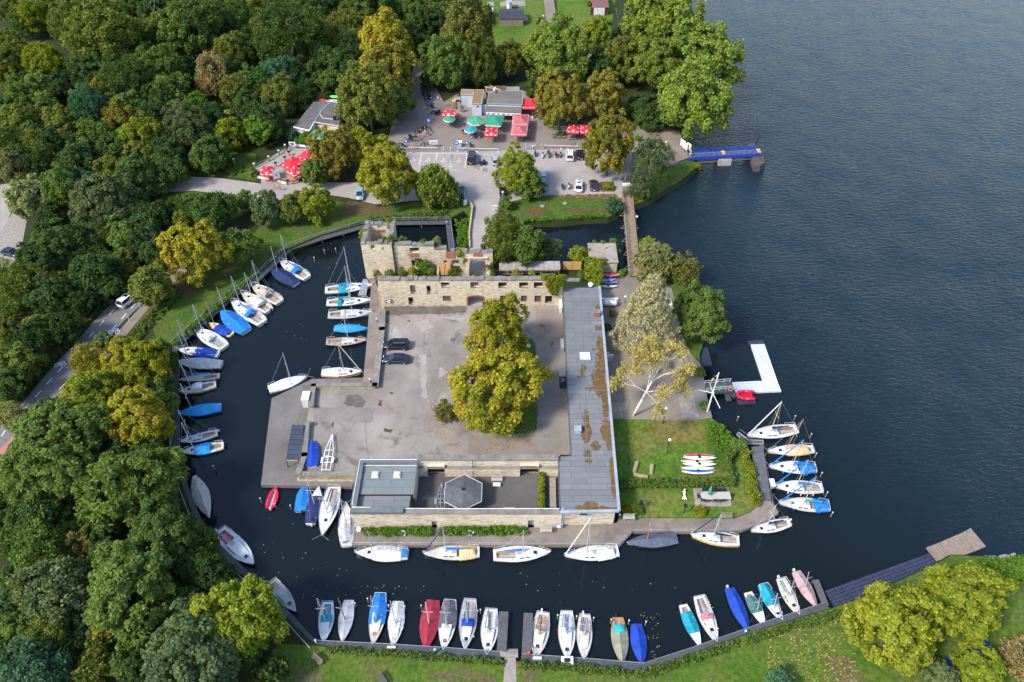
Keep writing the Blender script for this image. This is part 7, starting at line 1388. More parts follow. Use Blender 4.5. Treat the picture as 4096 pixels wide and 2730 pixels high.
def lamp(label,px_top,px_foot,f,z,pole=M_black,head="box",hm=None):
 b=G(f(*px_foot),z);h_=3.0
 for k in range(300):
  zz=z+.5+.04*k
  if G(f(*px_top),zz).y<=b.y:h_=zz-z;break
 t=thing("street_lamp",label,"lamp post",(b.x,b.y,z));MB().tube((0,0,0),(0,0,h_),.07,.05,7).put("pole",pole,t)
 if head=="arm":MB().box((-.2,-.25,h_),(.35,1.0,.14)).put("lamp_head",M_black,t)
 elif head=="ball":MB().ball((0,0,h_+.12),.24).put("lamp_head",M_white,t)
 else:MB().box((0,0,h_+.12),(.42,.42,.3),taper=1.3).put("lamp_head",M_black,t)
 return t
lamp("dark street lamp beside the road below the orange-topped maple",(1152,232),(1215,368),M1,Z_LAND,head="arm");lamp("white-headed lamp on the lakeside path near the grey-green birches",(917,297),(900,500),P6,Z_LAND,M_white,"ball");lamp("white street lamp right of the dark blue estate car",(596,985),(622,1270),P5,Z_LAND,M_steel_white,"arm");lamp("slim white pole in front of the dark car beside the lane",(1418,1105),(1420,1232),P5,Z_LAND,M_white,"ball");lamp("tall white pole with a flat head behind the poplars",(512,228),(516,420),P4,Z_LAND,M_steel_white,"arm");lamp("white flagless pole beside the garden path at the top",(1072,262),(1068,470),P8,Z_LAND,M_white,"ball");lamp("white lamp above the slope grass beside the terrace",(1605,1102),(1620,1140),A1,Z_LAND,M_white,"ball")
lamp("black garden lamp near the pink flowers",(195,695),(186,735),C13,Z_LAWN);lamp("black garden lamp left of the yellow grass tuft",(525,722),(512,772),C13,Z_LAWN);lamp("black pole at the top of the lawn",(378,-8),(358,103),C13,Z_LAWN,head="ball");lamp("black pole in the middle of the lawn",(406,228),(386,325),C13,Z_LAWN,head="ball");lamp("black lamp in the shrub border beside the slatted pier",(1088,580),(1035,708),C13,Z_LAWN,head="arm")
for i,(f,a,b,lb_)in enumerate([(Q7,(1315,300),(1305,380),"white-headed water lamp at the right of the footbridge"),(Q2,(1345,560),(1338,640),"pale lamp at the garden end of the footbridge")]):lamp(lb_,a,b,f,0.2,M_green_paint,"ball")
a,b=G(A1(326,1210),2.3),G(A1(402,1212),2.3);t=thing("barrier","red-and-white height barrier over the upper road at the left","barrier",(a.x,a.y,Z_LAND));MB().beam(a,b,.2,.25).put("beam",M_redpaint,t,w_=1)
for k in range(2):MB().beam(a.lerp(b,.2+.4*k),a.lerp(b,.4+.4*k),.22,.27).put("white_band",M_white,t,w_=1)
for p in(a,b):MB().tube((p.x,p.y,Z_LAND),p,.09).put("post",M_white,t,w_=1)
for i,(x,y,w_)in enumerate([(1150,305,1.7),(1180,340,1.7),(1228,350,1.4)]):p=G(P6(x,y),Z_LAND+1.6);t=thing("display_board",["white timetable board left at the landing stage","white timetable board right at the landing stage","white sign seen from behind on the bank by the landing stage"][i],"notice board",(p.x,p.y,Z_LAND),R(-58));MB().box((0,0,1.6),(w_,.08,1.7)).put("board",M_white,t);MB().box((0,0,.5),(.1,.1,1.0)).put("leg",M_blue_paint,t);MB().box((0,-.06,1.6),(w_*.8,.03,1.3)).put("poster",M_offwhite,t)
p=G(P5(635,1320),Z_LAND+1.0);t=thing("hedge_sign","slanting white panel at the driveway hedge below the white lamp","sign",(p.x,p.y,Z_LAND),R(35));MB().box((0,0,1.1),(.9,.06,1.3)).put("panel",M_white,t);MB().box((0,.06,.5),(.1,.1,1.0)).put("post",M_galv,t)
p=G(P5(1265,1500),Z_LAND);t=thing("gate_post","white crossbar gate post at the right of the driveway","gate",p);q=MB();q.box((-.45,0,.8),(.14,.14,1.6));q.box((.5,0,.9),(.14,.14,1.8));q.put("post",M_steel_white,t);MB().box((0,0,1.5),(1.5,.12,.14)).put("crossbar",M_white,t)
wd_=thing("driveway_wall","low stone wall along the left side of the causeway to the gate","wall",G(Q1(1890,200),Z_LAND));P_=W([P5(730,1340),P5(785,1440),Q1(1905,20),Q1(1870,330),Q1(1880,540)],Z_LAND);m=MB()
for p,q in zip(P_,P_[1:]):m.beam(p+Vc((0,0,.2)),q+Vc((0,0,.2)),.35,1.2)
m.put("masonry",M_rubble,wd_,w_=1)
# ---------------------------------------------------------------- umbrellas
M_ured,M_ufade,M_ugreen,M_ugreen2,M_uteal=plain("umbrella_red",(.62,.012,.03),.7,.08,1),plain("umbrella_faded_red",(.42,.10,.10),.8,.2,1.2),plain("umbrella_green",(.02,.24,.13),.7,.1,1),plain("umbrella_pale_green",(.06,.27,.15),.7,.12,1),plain("umbrella_teal",(.005,.25,.30),.7,.1,1)
M_umark=plain("umbrella_print",(.70,.67,.65),.7,.08)
def text(parent,body,at,size,m,rz=0.0,tilt=0.0):
 cu=bpy.data.curves.new("lettering",'FONT');cu.body=body;cu.size=size;cu.align_x='CENTER';cu.align_y='CENTER';cu.extrude=.004;cu.shear=.3;o=bpy.data.objects.new("lettering",cu);COL.objects.link(o);o.parent=parent;o.location=at;o.rotation_euler=(tilt,0,rz);cu.materials.append(m);me=bpy.data.meshes.new_from_object(o.evaluated_get(bpy.context.evaluated_depsgraph_get()));bpy.data.objects.remove(o);o=bpy.data.objects.new("lettering",me);COL.objects.link(o);o.parent=parent;o.location=at;return o
def umbrella(label,f,pts,m,zc=2.5,rise=.75,logo=None,words=None,val=None,group="parasols of the terraces",scallop=False):
 P_=[G(f(*p),Z_LAND+zc)for p in pts];c=sum(P_,Vc())/len(P_);t=thing("parasol",label,"parasol",(c.x,c.y,Z_LAND),0,group);L_=[p-Vc((c.x,c.y,Z_LAND))for p in P_];n=len(L_);ap=Vc((0,0,zc+rise));q=MB()
 for i in range(n):
  a,b=L_[i],L_[(i+1)%n];mid=(a+b)/2*.985-Vc((0,0,.0));q.add([ap,a,mid,b],[(0,1,2),(0,2,3)])
 q.put("canopy",m,t);q=MB()
 for i in range(n):
  a,b=L_[i],L_[(i+1)%n];d=Vc((0,0,-.24));k=3 if scallop else 1
  for j in range(k):u,v_=a.lerp(b,j/k),a.lerp(b,(j+1)/k);q.add([u,v_,v_+d,u.lerp(v_,.5)+d*1.35,u+d],[(0,1,2,3,4)])
 q.put("valance",val or m,t);MB().tube((0,0,0),(0,0,zc+rise+.05),.04).put("pole",M_galv,t);MB().ball((0,0,zc+rise+.06),.1).put("finial",M_white,t);MB().lathe([(.4,0),(.38,.12),(.08,.16)]).put("base",M_coping,t)
 ribs=MB()
 for a in L_:ribs.tube(ap-Vc((0,0,.08)),a-Vc((0,0,.05)),.018,n=4)
 ribs.put("ribs",M_wood,t)
 for i in range(n):
  a,b=L_[i],L_[(i+1)%n];mid=(a+b)/2;nrm=(a-ap).cross(b-ap).normalized();nrm=nrm if nrm.z>0 else-nrm;e=(b-a).normalized();s_=(ap-mid).normalized();
  if logo=="oval":
   o=mid.lerp(ap,.32)+nrm*.02;q=MB();k=16;q.add([o+e*.33*cos(6.2832*j/k)+s_*.2*sin(6.2832*j/k)for j in range(k)],[tuple(range(k))]);q.put("logo",M_umark,t);o2=o+nrm*.01;q=MB();q.add([o2+e*.15*cos(6.2832*j/10)+s_*.1*sin(6.2832*j/10)for j in range(10)],[tuple(range(10))]);q.put("logo_mark",M_ured,t)
  if logo in("bar","oval","script"):
   for u in((.27,.73)if logo!="oval" else(.15,.5,.85)):
    o=a.lerp(b,u).lerp(ap,.1)+nrm*.02
    if logo=="script":
     d=e if(e.cross(s_)).dot(nrm)>0 else-e
     tx=text(t,"Coca-Cola",o,.42,M_umark);tx.rotation_euler=Matrix((d,nrm.cross(d),nrm)).transposed().to_euler()
    else:q=MB();q.quad(o-e*.3-s_*.07,o+e*.3-s_*.07,o+e*.3+s_*.07,o-e*.3+s_*.07);q.put("logo",M_umark,t)
 return t
def ring(cx,cy,r,n,f,zc=2.5,ph=0.0):
 c=G(f(cx,cy),Z_LAND+zc);rr=(G(f(cx+r,cy),Z_LAND+zc).x-c.x);k=f(0,0);out=[]
 for i in range(n):
  a=ph+2*math.pi*i/n;p=Vc((c.x+rr*cos(a),c.y+rr*sin(a),c.z));out.append(p)
 return out
def umbrella_r(label,f,cx,cy,r,n,m,val,ph=0.0,rise=.7):
 P_=ring(cx,cy,r,n,f,2.5,ph);g0=globals();keep=g0["G"];g0["G"]=lambda p,z=0:p
 try:return umbrella(label,lambda*a:a[0],[(p,)for p in P_],m,2.5,rise,None,None,val,scallop=True)
 finally:g0["G"]=keep
umbrella("red parasol standing at an angle behind the small round green one",P2,[(1130,525),(1345,592),(1285,675),(1035,660)],M_ured,logo="oval")
umbrella_r("small round dark green parasol with white scalloped edge",P2,1185,715,112,12,M_ugreen,M_umark);umbrella_r("big eight-sided green parasol with white edge beside the kiosk",P3,612,835,226,8,M_ugreen2,M_umark,R(22));umbrella_r("round teal parasol with white edge over the deck tables",P3,480,1045,150,12,M_uteal,M_umark)
umbrella("square green parasol with white lettering edge in front of the kiosk",P3,[(890,702),(1282,732),(1196,972),(820,948)],M_ugreen,val=M_umark,scallop=True);umbrella("small square red parasol with white ovals at the deck edge",P3,[(842,1005),(1132,1005),(1118,1200),(815,1205)],M_ured,logo="oval");umbrella("large bright red parasol right of the kiosk roof",P3,[(1728,322),(2085,330),(2062,560),(1698,560)],M_ured,logo="script")
umbrella("faded red square parasol, the one nearer the kiosk counter",P3,[(1480,695),(1866,698),(1846,950),(1450,952)],M_ufade,logo="script");umbrella("faded red square parasol nearer the white benches",P3,[(1466,957),(1840,957),(1810,1195),(1420,1195)],M_ufade,logo="script")
umbrella("bright red parasol with white ovals, left of the twin pair",P7,[(385,195),(612,200),(596,375),(335,358)],M_ured,logo="oval");umbrella("bright red parasol with white ovals, right of the twin pair",P7,[(620,202),(886,210),(880,385),(618,376)],M_ured,logo="oval")
umbrella("green square parasol beside the flat-roofed hut",P1,[(930,668),(1132,678),(1062,812),(878,805)],M_ugreen2,logo="bar");umbrella("red square parasol at the lower left corner of the terrace",P1,[(165,1215),(370,1215),(345,1355),(145,1355)],M_ured,logo="oval");umbrella("large red diamond-set parasol in the middle of the terrace",P1,[(645,1060),(812,1155),(590,1272),(445,1185)],M_ured,logo="bar");umbrella("large red parasol at the upper right of the terrace",P1,[(878,945),(1010,1020),(862,1150),(688,1076)],M_ured,logo="bar");umbrella("red parasol with white ovals set cornerwise low on the terrace",P1,[(680,1213),(817,1285),(660,1382),(538,1306)],M_ured,logo="oval")
def picnic(label,f,x,y,rz=0,m=None,z=Z_LAND):
 p=G(f(x,y),z+.6);t=thing("picnic_table",label,"picnic table",(p.x,p.y,z),R(rz),"beer garden tables");m=m or M_wood_warm
 q=MB()
 for k in range(4):q.box((0,-.3+.2*k,.75),(1.9,.18,.05))
 q.put("table_top",m,t)
 for s in(-1,1):MB().box((0,s*.72,.45),(1.9,.28,.05)).put("seat",m,t)
 for s in(-1,1):
  q=MB();q.beam((s*.7,-.75,0),(s*.7,-.2,.73),.08,.08);q.beam((s*.7,.75,0),(s*.7,.2,.73),.08,.08);q.beam((s*.7,-.8,.4),(s*.7,.8,.4),.06,.08);q.put("leg",M_wood,t)
 return t
for a_ in[("picnic table under the left twin red parasol",P7,458,440,0,M_wood),("picnic table under the right twin red parasol",P7,742,440,0,M_wood),("wooden table under the lower left terrace parasol",P1,290,1385,0),("wooden table right of the white terrace sign",P1,490,1420,-10),("wooden table between the middle terrace parasols",P1,560,1260,-30),("wooden table at the lower right of the terrace",P1,650,1420,25),("wooden table under the round teal parasol",P3,520,1150,90,M_wood),("wooden table with two seated people on the deck",P3,665,1140,90,M_wood),("wooden table between the green square and red parasols",P3,1160,1045,90),("wooden table under the eight-sided green parasol",P3,760,1010,90),("table under the front faded red parasol",P3,1625,1200,0,M_wood),("table under the rear faded red parasol",P3,1850,1190,90,M_wood),("table under the bright red parasol by the kiosk roof",P3,1780,600,90),("table under the round dark green parasol",P2,1215,790,20,M_wood),("table under the angled red parasol",P2,1290,690,10,M_wood)]:picnic(*a_)
p0=sheet("wooden_deck",[P3(*p)for p in[(290,1165),(420,1000),(1270,1010),(1230,1245),(300,1215)]],Z_LAND,M_wood,.05)
def bench(label,f,x,y,rz=0,m=None,z=Z_LAND,L=1.7,back=True,pair=None):
 p=G(f(x,y),z+.45);t=thing("bench",label,"bench",(p.x,p.y,z),R(rz),"benches");m=m or M_wood;q=MB()
 for k in range(4):q.box((0,-.18+.13*k,.44),(L,.11,.05))
 q.put("seat",m,t)
 if back:
  q=MB()
  for k in range(3):q.box((0,.28+.03*k,.6+.14*k),(L,.04,.11))
  q.put("backrest",m,t)
 for s in(-1,1):MB().box((s*(L/2-.12),.05,.22),(.08,.45,.44)).put("leg",m,t)
 return t
M_bench=plain("silvered_bench",(.40,.36,.31),.85,.15,3)
for a_ in[("silvery bench with backrest against the moat wall of the stone wing",Q4,470,635,0,M_bench),("silvery bench at the lawn edge beside the blue-topped bollard",C13,105,805,0,M_bench),("dark bench beside the yellow-hulled yacht's mast",C13,836,795,0,M_wood),("bench with backrest beside the white table in the inner yard",B2,1660,170,0,M_bench,Z_YARD),("silver bench against the south wall of the inner yard",B2,1745,372,180,M_bench,Z_YARD),("pale bench in front of the faded red parasols, front one",P3,1632,1255,0,M_bench,Z_LAND,2.4),("pale backless bench in front of the faded red parasols",P3,1630,1298,0,M_bench,Z_LAND,1.4,False),("dark bench on the meadow near the jetty corner",B2,418,1412,-38,M_wood),("grey slatted bench on the meadow at the foot of the picture",B2,865,1545,-50,M_plank),("grey bench above the left twin red parasol",P7,500,168,0,M_plank),("grey bench above the right twin red parasol",P7,755,180,0,M_plank),("bench at the lakeside path below the golden lime tree",P6,565,210,0,M_galv)]:bench(*a_)
def bar_table(label,f,x,y):
 p=G(f(x,y),Z_LAND+1.1);t=thing("bar_table",label,"bar table",(p.x,p.y,Z_LAND),0,"black round bar tables");MB().lathe([(.4,0),(.42,.05),(.4,.08)],(0,0,1.08),16).put("table_top",M_black,t);MB().tube((0,0,.1),(0,0,1.08),.12).put("column",M_redpaint,t);MB().lathe([(.32,0),(.3,.12),(.1,.16)],(0,0,0),12).put("base",M_redbrick,t)
for a_ in[("black round bar table at the upper left of the teal parasol",P3,345,928),("black round bar table at the lower left of the teal parasol",P3,305,1080),("black round bar table in the rear corner of the terrace",P1,545,935),("black round bar table second from the rear of the terrace",P1,578,1000),("black round bar table left of the middle terrace parasol",P1,515,1078),("black round bar table above the lower left terrace parasol",P1,380,1165)]:bar_table(*a_)
for i,(x,y)in enumerate([(502,1228),(682,1240)]):p=G(P3(x,y),Z_LAND);t=thing("pole_base",["cream round parasol base left in front of the deck","cream round parasol base right in front of the deck"][i],"parasol base",p);MB().lathe([(.42,0),(.4,.1),(.1,.14)],(0,0,0),14).put("disc",plain("cream_base",(.66,.58,.40),.8),t);MB().tube((0,0,.1),(0,0,.5),.05).put("socket",M_galv,t)
p=G(P3(1955,635),Z_LAND+.75);t=thing("round_table","round grey table beside the bright red parasol","table",(p.x,p.y,Z_LAND));MB().lathe([(.85,.72),(.85,.78)],(0,0,0),18).put("table_top",M_lead,t);MB().tube((0,0,0),(0,0,.72),.06).put("leg",M_black,t)
p=G(P3(2020,730),Z_LAND);t=thing("planter","slanting wooden planter trough right of the faded red parasols","planter",p,R(58));MB().box((0,0,.35),(3.6,.6,.7)).put("trough",M_wood_pale,t);MB().box((0,0,.71),(3.4,.45,.06)).put("soil",M_dark,t)
p=G(P3(2125,715),Z_LAND+.8);t=thing("folded_parasol","folded pinkish parasol leaning beside the planter trough","parasol",(p.x,p.y,Z_LAND),R(-30));MB().lathe([(.05,.3),(.22,.5),(.18,1.6),(.04,2.3)],(0,0,0),8).put("cloth",M_ured,t);MB().tube((0,0,0),(0,0,2.4),.03).put("pole",M_white,t)
def gable(name,label,pts,zr,rise,wm,rm,cat="cabin",axis=0):
 t=thing(name,label,cat,((pts[0].x+pts[2].x)/2,(pts[0].y+pts[2].y)/2,Z_LAND));x0,x1=min(p.x for p in pts),max(p.x for p in pts);y0,y1=min(p.y for p in pts),max(p.y for p in pts)
 MB().box(((x0+x1)/2,(y0+y1)/2,(zr+Z_LAND)/2),(x1-x0-.5,y1-y0-.5,zr-Z_LAND)).put("wall",wm,t,w_=1);q=MB();ym=(y0+y1)/2
 q.add([(x0,y0,zr),(x1,y0,zr),(x1,ym,zr+rise),(x0,ym,zr+rise),(x0,y1,zr),(x1,y1,zr)],[(0,1,2,3),(3,2,5,4),(0,3,4),(1,5,2)]);q.put("roof",rm,t,w_=1);return t
M_tar=plain("dark_shingle",(.035,.035,.055),.85,.25);M_redroof=plain("brown_red_roof",(.16,.075,.07),.85,.2)
c1_=gable("garden_cabin","dark-roofed garden cabin behind trees at the top",[G(P8(*p),3.5)for p in[(380,140),(765,140),(765,300),(380,300)]],3.5,.9,M_wood,M_tar)
q=MB()
for k in range(6):p=G(P8(762+k*11,285),2.2);q.box((p.x,p.y,2.0),(.25,.06,1.7))
q.put("porch_slats",M_offwhite,c1_,w_=1)
q=MB()
for k in range(10):p=G(P8(610+k*14,350),1.8);q.box((p.x,p.y,1.9),(.2,.06,1.3))
tag(q.put("picket_fence",M_wood_pale),"pale picket fence below the dark-roofed garden cabin","fence")
c2_=gable("garden_house","red-roofed garden house with a white and brown striped front at the top edge",[G(P8(*p),3.6)for p in[(1845,-120),(2052,-120),(2052,122),(1858,122)]],3.6,.8,M_wood,M_redroof)
yf_=min(G(P8(1858,122),3.6).y,999);q=MB()
for k in range(9):p=GY(P8(1875+k*19,160),yf_-.1);q.box((p.x,yf_+.1,2.4),(.32,.1,2.3))
q.put("striped_front",M_white,c2_,w_=1);MB().box((GY(P8(1955,160),yf_).x,yf_+.18,2.4),(5.5,.08,2.3)).put("dark_front",plain("maroon_boards",(.08,.02,.02),.8),c2_,w_=1)
for nm,lb_,ct,pts,h_,m in[("garden_trailer","white flat-topped trailer left of the dark-roofed garden cabin","trailer",[(165,122),(285,122),(285,178),(165,178)],2.2,M_white),("caravan","white caravan with a pale end behind the lime-green tree","caravan",[(1850,655),(1965,650),(1962,715),(1850,705)],2.6,M_white),("tarpaulin_shelter","white tarpaulin roof among trees right of the lime-green tree","shelter",[(1770,850),(1945,820),(1905,1030),(1765,1020)],2.8,M_white),("garden_hut","small pale hut with a pointed roof at the top edge","hut",[(490,-20),(585,-20),(583,30),(535,58),(488,35)],2.4,M_lead)]:
 pts=[G(P8(*p),Z_LAND+h_)for p in pts];t=flat_house(nm,lb_,ct,pts,Z_LAND+h_,M_offwhite,m,eave=.2)
sheet("garden_slab",[P8(*p)for p in[(195,35),(300,35),(300,100),(195,102)]],Z_LAND,M_slab,.03);sheet("sand_patch",[P8(*p)for p in[(385,50),(480,20),(780,10),(790,95),(690,108),(400,105)]],Z_LAND,M_slab,.026)
# ---------------------------------------------------------------- courtyard, quays and lawn
def trailer(label,f,tip,tail,z,w_=1.3,m=None,boxy=True):
 a,b=G(f(*tip),z+.5),G(f(*tail),z+.5);L=(a-b).length;t=thing("boat_trailer",label,"trailer",((a.x+b.x)/2,(a.y+b.y)/2,z),math.atan2(a.y-b.y,a.x-b.x)-math.pi/2);m=m or M_white;q=MB();h=L/2
 q.beam((0,h,.5),(-w_/2,h*.1,.5),.09,.1);q.beam((0,h,.5),(w_/2,h*.1,.5),.09,.1)
 for s in(-1,1):q.beam((s*w_/2,h*.1,.5),(s*w_/2,-h,.5),.09,.1)
 for y in(.1,-.25,-.55,-.95):q.beam((-w_/2,h*y,.5),(w_/2,h*y,.5),.09,.1)
 q.beam((0,h*.9,.52),(0,-h*.95,.52),.09,.1)
 if boxy:
  for k in range(6):q.beam((-.35,-h*(.2+.1*k),.56),(.1,-h*(.2+.1*k),.56),.07,.05)
 q.put("frame",m,t)
 for s in(-1,1):
  o=MB().tube((s*(w_/2+.08),-h*.45,.3),(s*(w_/2+.28),-h*.45,.3),.3,n=12).put("wheel",M_tyre,t);MB().box((s*(w_/2+.18),-h*.45,.62),(.3,1.1,.06)).put("mudguard",m,t)
 return t
trailer("white boat trailer in the corner of the yard beside the covered boat",C12,(540,480),(490,755),Z_YARD);trailer("silver boat trailer with rails beside the hexagonal pavilion",B2,(1278,195),(1270,372),Z_YARD,1.1,M_galv)
p=G(C12(345,235),Z_QUAY+1.0);t=thing("locker","white upright locker on the dock platform against the parapet","locker",(p.x,p.y+.4,Z_QUAY));MB().box((0,0,.95),(1.15,1.9,1.9)).put("body",M_offwhite,t);MB().box((0,0,1.94),(1.25,2.0,.08)).put("lid",M_white,t)
t=thing("solar_shelter","long dark glossy shelter roof on the dock platform","shelter",G(C12(265,545),Z_QUAY));P_=[G(C12(*p),2.6)for p in[(238,412),(328,412),(285,675),(193,672)]]
MB().prism([(p.x,p.y)for p in P_],2.5,2.6).put("roof",plain("dark_glass_panel",(.05,.06,.085),.15,.25,.4),t,w_=1);q=MB()
for k in range(1,7):a,b=P_[0].lerp(P_[3],k/7),P_[1].lerp(P_[2],k/7);q.beam((a.x,a.y,2.61),(b.x,b.y,2.61),.05,.03)
for p in P_:q.box((p.x*.99+.01*P_[0].x,p.y,1.6),(.1,.1,1.9))
q.put("frame",M_black,t,w_=1);MB().beam((P_[3].x,P_[3].y,2.5),(P_[2].x,P_[2].y,2.5),.1,.14).put("front_beam",M_wood_pale,t,w_=1)
def garden_chair(label,f,x,y,rz,z,m,grp="garden chairs"):
 p=G(f(x,y),z+.4);t=thing("garden_chair",label,"chair",(p.x,p.y,z),R(rz),grp);MB().box((0,0,.42),(.5,.48,.05)).put("seat",m,t);q=MB();q.box((0,.24,.7),(.48,.05,.5));q.put("backrest",m,t)
 for s in(-1,1):MB().box((s*.27,0,.62),(.06,.45,.05)).put("armrest",m,t)
 for sx in(-1,1):
  for sy in(-1,1):MB().tube((sx*.23,sy*.2,0),(sx*.22,sy*.19,.42),.03,n=5).put("leg",m,t)
 return t
for a_ in[("white plastic chair on the south quay, at its left end",B2,708,520,0,Z_QUAY,M_white),("white plastic chair on the south quay between the flower beds",B2,1016,548,0,Z_QUAY,M_white),("white plastic chair on the south quay with a blue bucket beside it",B2,1474,546,0,Z_QUAY,M_white),("white slatted deck chair on the tree lawn in the courtyard",M3,115,818,60,Z_YARD,M_white)]:garden_chair(*a_)
M_dkgreen=plain("dark_green_plastic",(.012,.05,.045),.5)
lt=thing("long_table","long wooden table in the shade between hedge and building","table",G(Q4(528,318),Z_YARD));P_=[G(Q4(*p),Z_YARD+.76)for p in[(500,192),(552,190),(557,443),(503,443)]]
for i in range(3):
 q=MB();a0,a1=P_[0].lerp(P_[3],i/3+.004),P_[0].lerp(P_[3],(i+1)/3-.004);b0,b1=P_[1].lerp(P_[2],i/3+.004),P_[1].lerp(P_[2],(i+1)/3-.004)
 for k in range(6):c0,c1_=k/6+.01,(k+1)/6-.01;q.prism([tuple(a0.lerp(b0,c0))[:2],tuple(a0.lerp(b0,c1_))[:2],tuple(a1.lerp(b1,c1_))[:2],tuple(a1.lerp(b1,c0))[:2]],Z_YARD+.7,Z_YARD+.76)
 q.put("table_top",M_plank if 0 else plain("grey_teak",(.27,.225,.19),.85,.2,3),lt,w_=1)
q=MB()
for p in P_:q.box((p.x,p.y,Z_YARD+.35),(.08,.08,.7))
q.put("leg",M_wood,lt,w_=1)
for k in range(5):
 for s,x in((0,490),(1,568)):garden_chair("dark garden chair at the long wooden table",Q4,x,240+44*k,90 if s==0 else-90,Z_YARD,M_dkgreen,"dark chairs at the long table")
p=G(Q4(500,138),Z_YARD+.8);t=thing("barbecue_table","dark barbecue table by the inner yard wall","table",(p.x,p.y,Z_YARD));MB().box((0,0,.8),(1.7,.5,.08)).put("table_top",M_galv,t);MB().box((0,0,.4),(1.5,.4,.7)).put("body",M_black,t)
p=G(B2(1658,203),Z_YARD+.5);t=thing("white_table","low white table in front of the bench in the inner yard","table",(p.x,p.y,Z_YARD));MB().box((0,0,.45),(1.15,.65,.06)).put("table_top",M_white,t)
for sx in(-1,1):MB().box((sx*.48,0,.21),(.06,.5,.42)).put("leg",M_white,t)
for f,x,y,lb_,z in((M3,347,1005,"silver-lidded box trolley against the long building",Z_YARD),):
 p=G(f(x,y),z+1);t=thing("box_trolley",lb_,"trolley",(p.x,p.y,z));MB().box((0,0,.5),(1.0,1.4,.9)).put("body",M_black,t);MB().box((0,0,1.0),(1.1,1.55,.1)).put("lid",M_lead,t)
p=G(M3(350,1068),Z_YARD+.6);t=thing("covered_barbecue","black covered barbecue below the silver-lidded trolley","barbecue",(p.x,p.y,Z_YARD));MB().box((0,0,.6),(1.1,1.7,1.2),taper=.85).put("cover",plain("black_cover",(.02,.022,.026),.6,.3),t);q=MB()
for k in range(4):q.box((0,-.3+.2*k,1.21),(.5,.06,.03))
q.put("vents",M_lead,t)
sheet("paved_terrace",[C13(*p)for p in[(582,588),(850,585),(872,724),(600,722)]],Z_LAWN,M_slab,.03)
ot=thing("oval_table","oval grey garden table under the folded green parasol","table",G(C13(697,640),Z_LAWN));c=G(C13(697,640),Z_LAWN+.75);ot.location=(c.x,c.y,Z_LAWN);w2=(G(C13(755,640),Z_LAWN+.75).x-G(C13(640,640),Z_LAWN+.75).x)/2
MB().prism([(w2*(abs(cos(a))**.7)*(1 if cos(a)>0 else-1),.72*(abs(sin(a))**.8)*(1 if sin(a)>0 else-1))for a in[2*math.pi*i/24 for i in range(24)]],.7,.76).put("table_top",M_bench,ot);MB().box((0,0,.35),(1.2,.4,.7)).put("pedestal",M_bench,ot)
rt=thing("garden_table","rectangular pale garden table beside the oval one","table",(0,0,Z_LAWN));c=G(C13(800,640),Z_LAWN+.75);rt.location=(c.x,c.y,Z_LAWN);MB().box((0,0,.74),(2.5,1.3,.06)).put("table_top",M_bench,rt)
for sx in(-1,1):
 for sy in(-1,1):MB().box((sx*1.18,sy*.58,.36),(.08,.08,.72)).put("leg",M_bench,rt)
for i,(x,y,a)in enumerate([(665,602,0),(690,602,0),(735,606,0),(757,606,0),(790,611,0),(818,611,0),(626,645,90),(852,642,-90),(655,672,180),(686,676,180),(742,674,180),(780,676,180),(808,673,180)]):garden_chair("dark green garden chair at the lawn terrace tables",C13,x,y,a,Z_LAWN,M_dkgreen,"dark green chairs at the lawn tables")
p=G(C13(700,640),Z_LAWN+.75);t=thing("folded_parasol","folded green parasol standing through the oval table","parasol",(p.x,p.y,Z_LAWN));MB().lathe([(.08,1.1),(.3,1.25),(.2,2.1),(.24,2.3),(.06,2.9)],(0,0,0),10).put("cloth",M_ugreen2,t);MB().tube((0,0,.7),(0,0,3.1),.035).put("pole",M_white,t)
def dog(label,f,x,y,rz):
 p=G(f(x,y),Z_LAWN);o_=bpy.data.meshes.new("dog");V=[(0,-.42,.17),(0,0,.19),(0,.32,.2),(0,.5,.3),(0,.62,.36),(0,.76,.33),(0,-.75,.12),(-.16,.34,.1),(-.17,.62,.04),(.16,.34,.1),(.19,.6,.04),(-.2,-.42,.1),(-.26,-.62,.04),(.2,-.42,.1),(.24,-.66,.04),(-.07,.58,.46),(.07,.58,.46)];E=[(0,1),(1,2),(2,3),(3,4),(4,5),(0,6),(2,7),(7,8),(2,9),(9,10),(0,11),(11,12),(0,13),(13,14),(4,15),(4,16)];Rr=[.15,.15,.16,.1,.1,.05,.03,.07,.04,.07,.04,.09,.045,.09,.045,.03,.03]
 o_.from_pydata(V,E,[]);o=bpy.data.objects.new("dog",o_);COL.objects.link(o);sk=o.modifiers.new("skin",'SKIN');sk.use_smooth_shade=True;o.modifiers.new("sub",'SUBSURF').levels=1
 for i,r in enumerate(Rr):o_.skin_vertices[0].data[i].radius=(r,r);o_.skin_vertices[0].data[i].use_root=i==0
 dg=bpy.context.evaluated_depsgraph_get();nm=bpy.data.meshes.new_from_object(o.evaluated_get(dg));bpy.data.objects.remove(o);nm.materials.clear();nm.materials.append(plain("white_fur",(.68,.62,.52),.9,.1,5));k=bpy.data.objects.new("dog",nm);COL.objects.link(k);k.location=p;k.rotation_euler=(0,0,R(rz));k.scale=(1.25,)*3;return tag(k,label,"dog")
dog("white dog lying stretched out on the lawn",C13,518,640,-8)
M_log=plain("sawn_log",(.34,.26,.18),.9,.35,3)
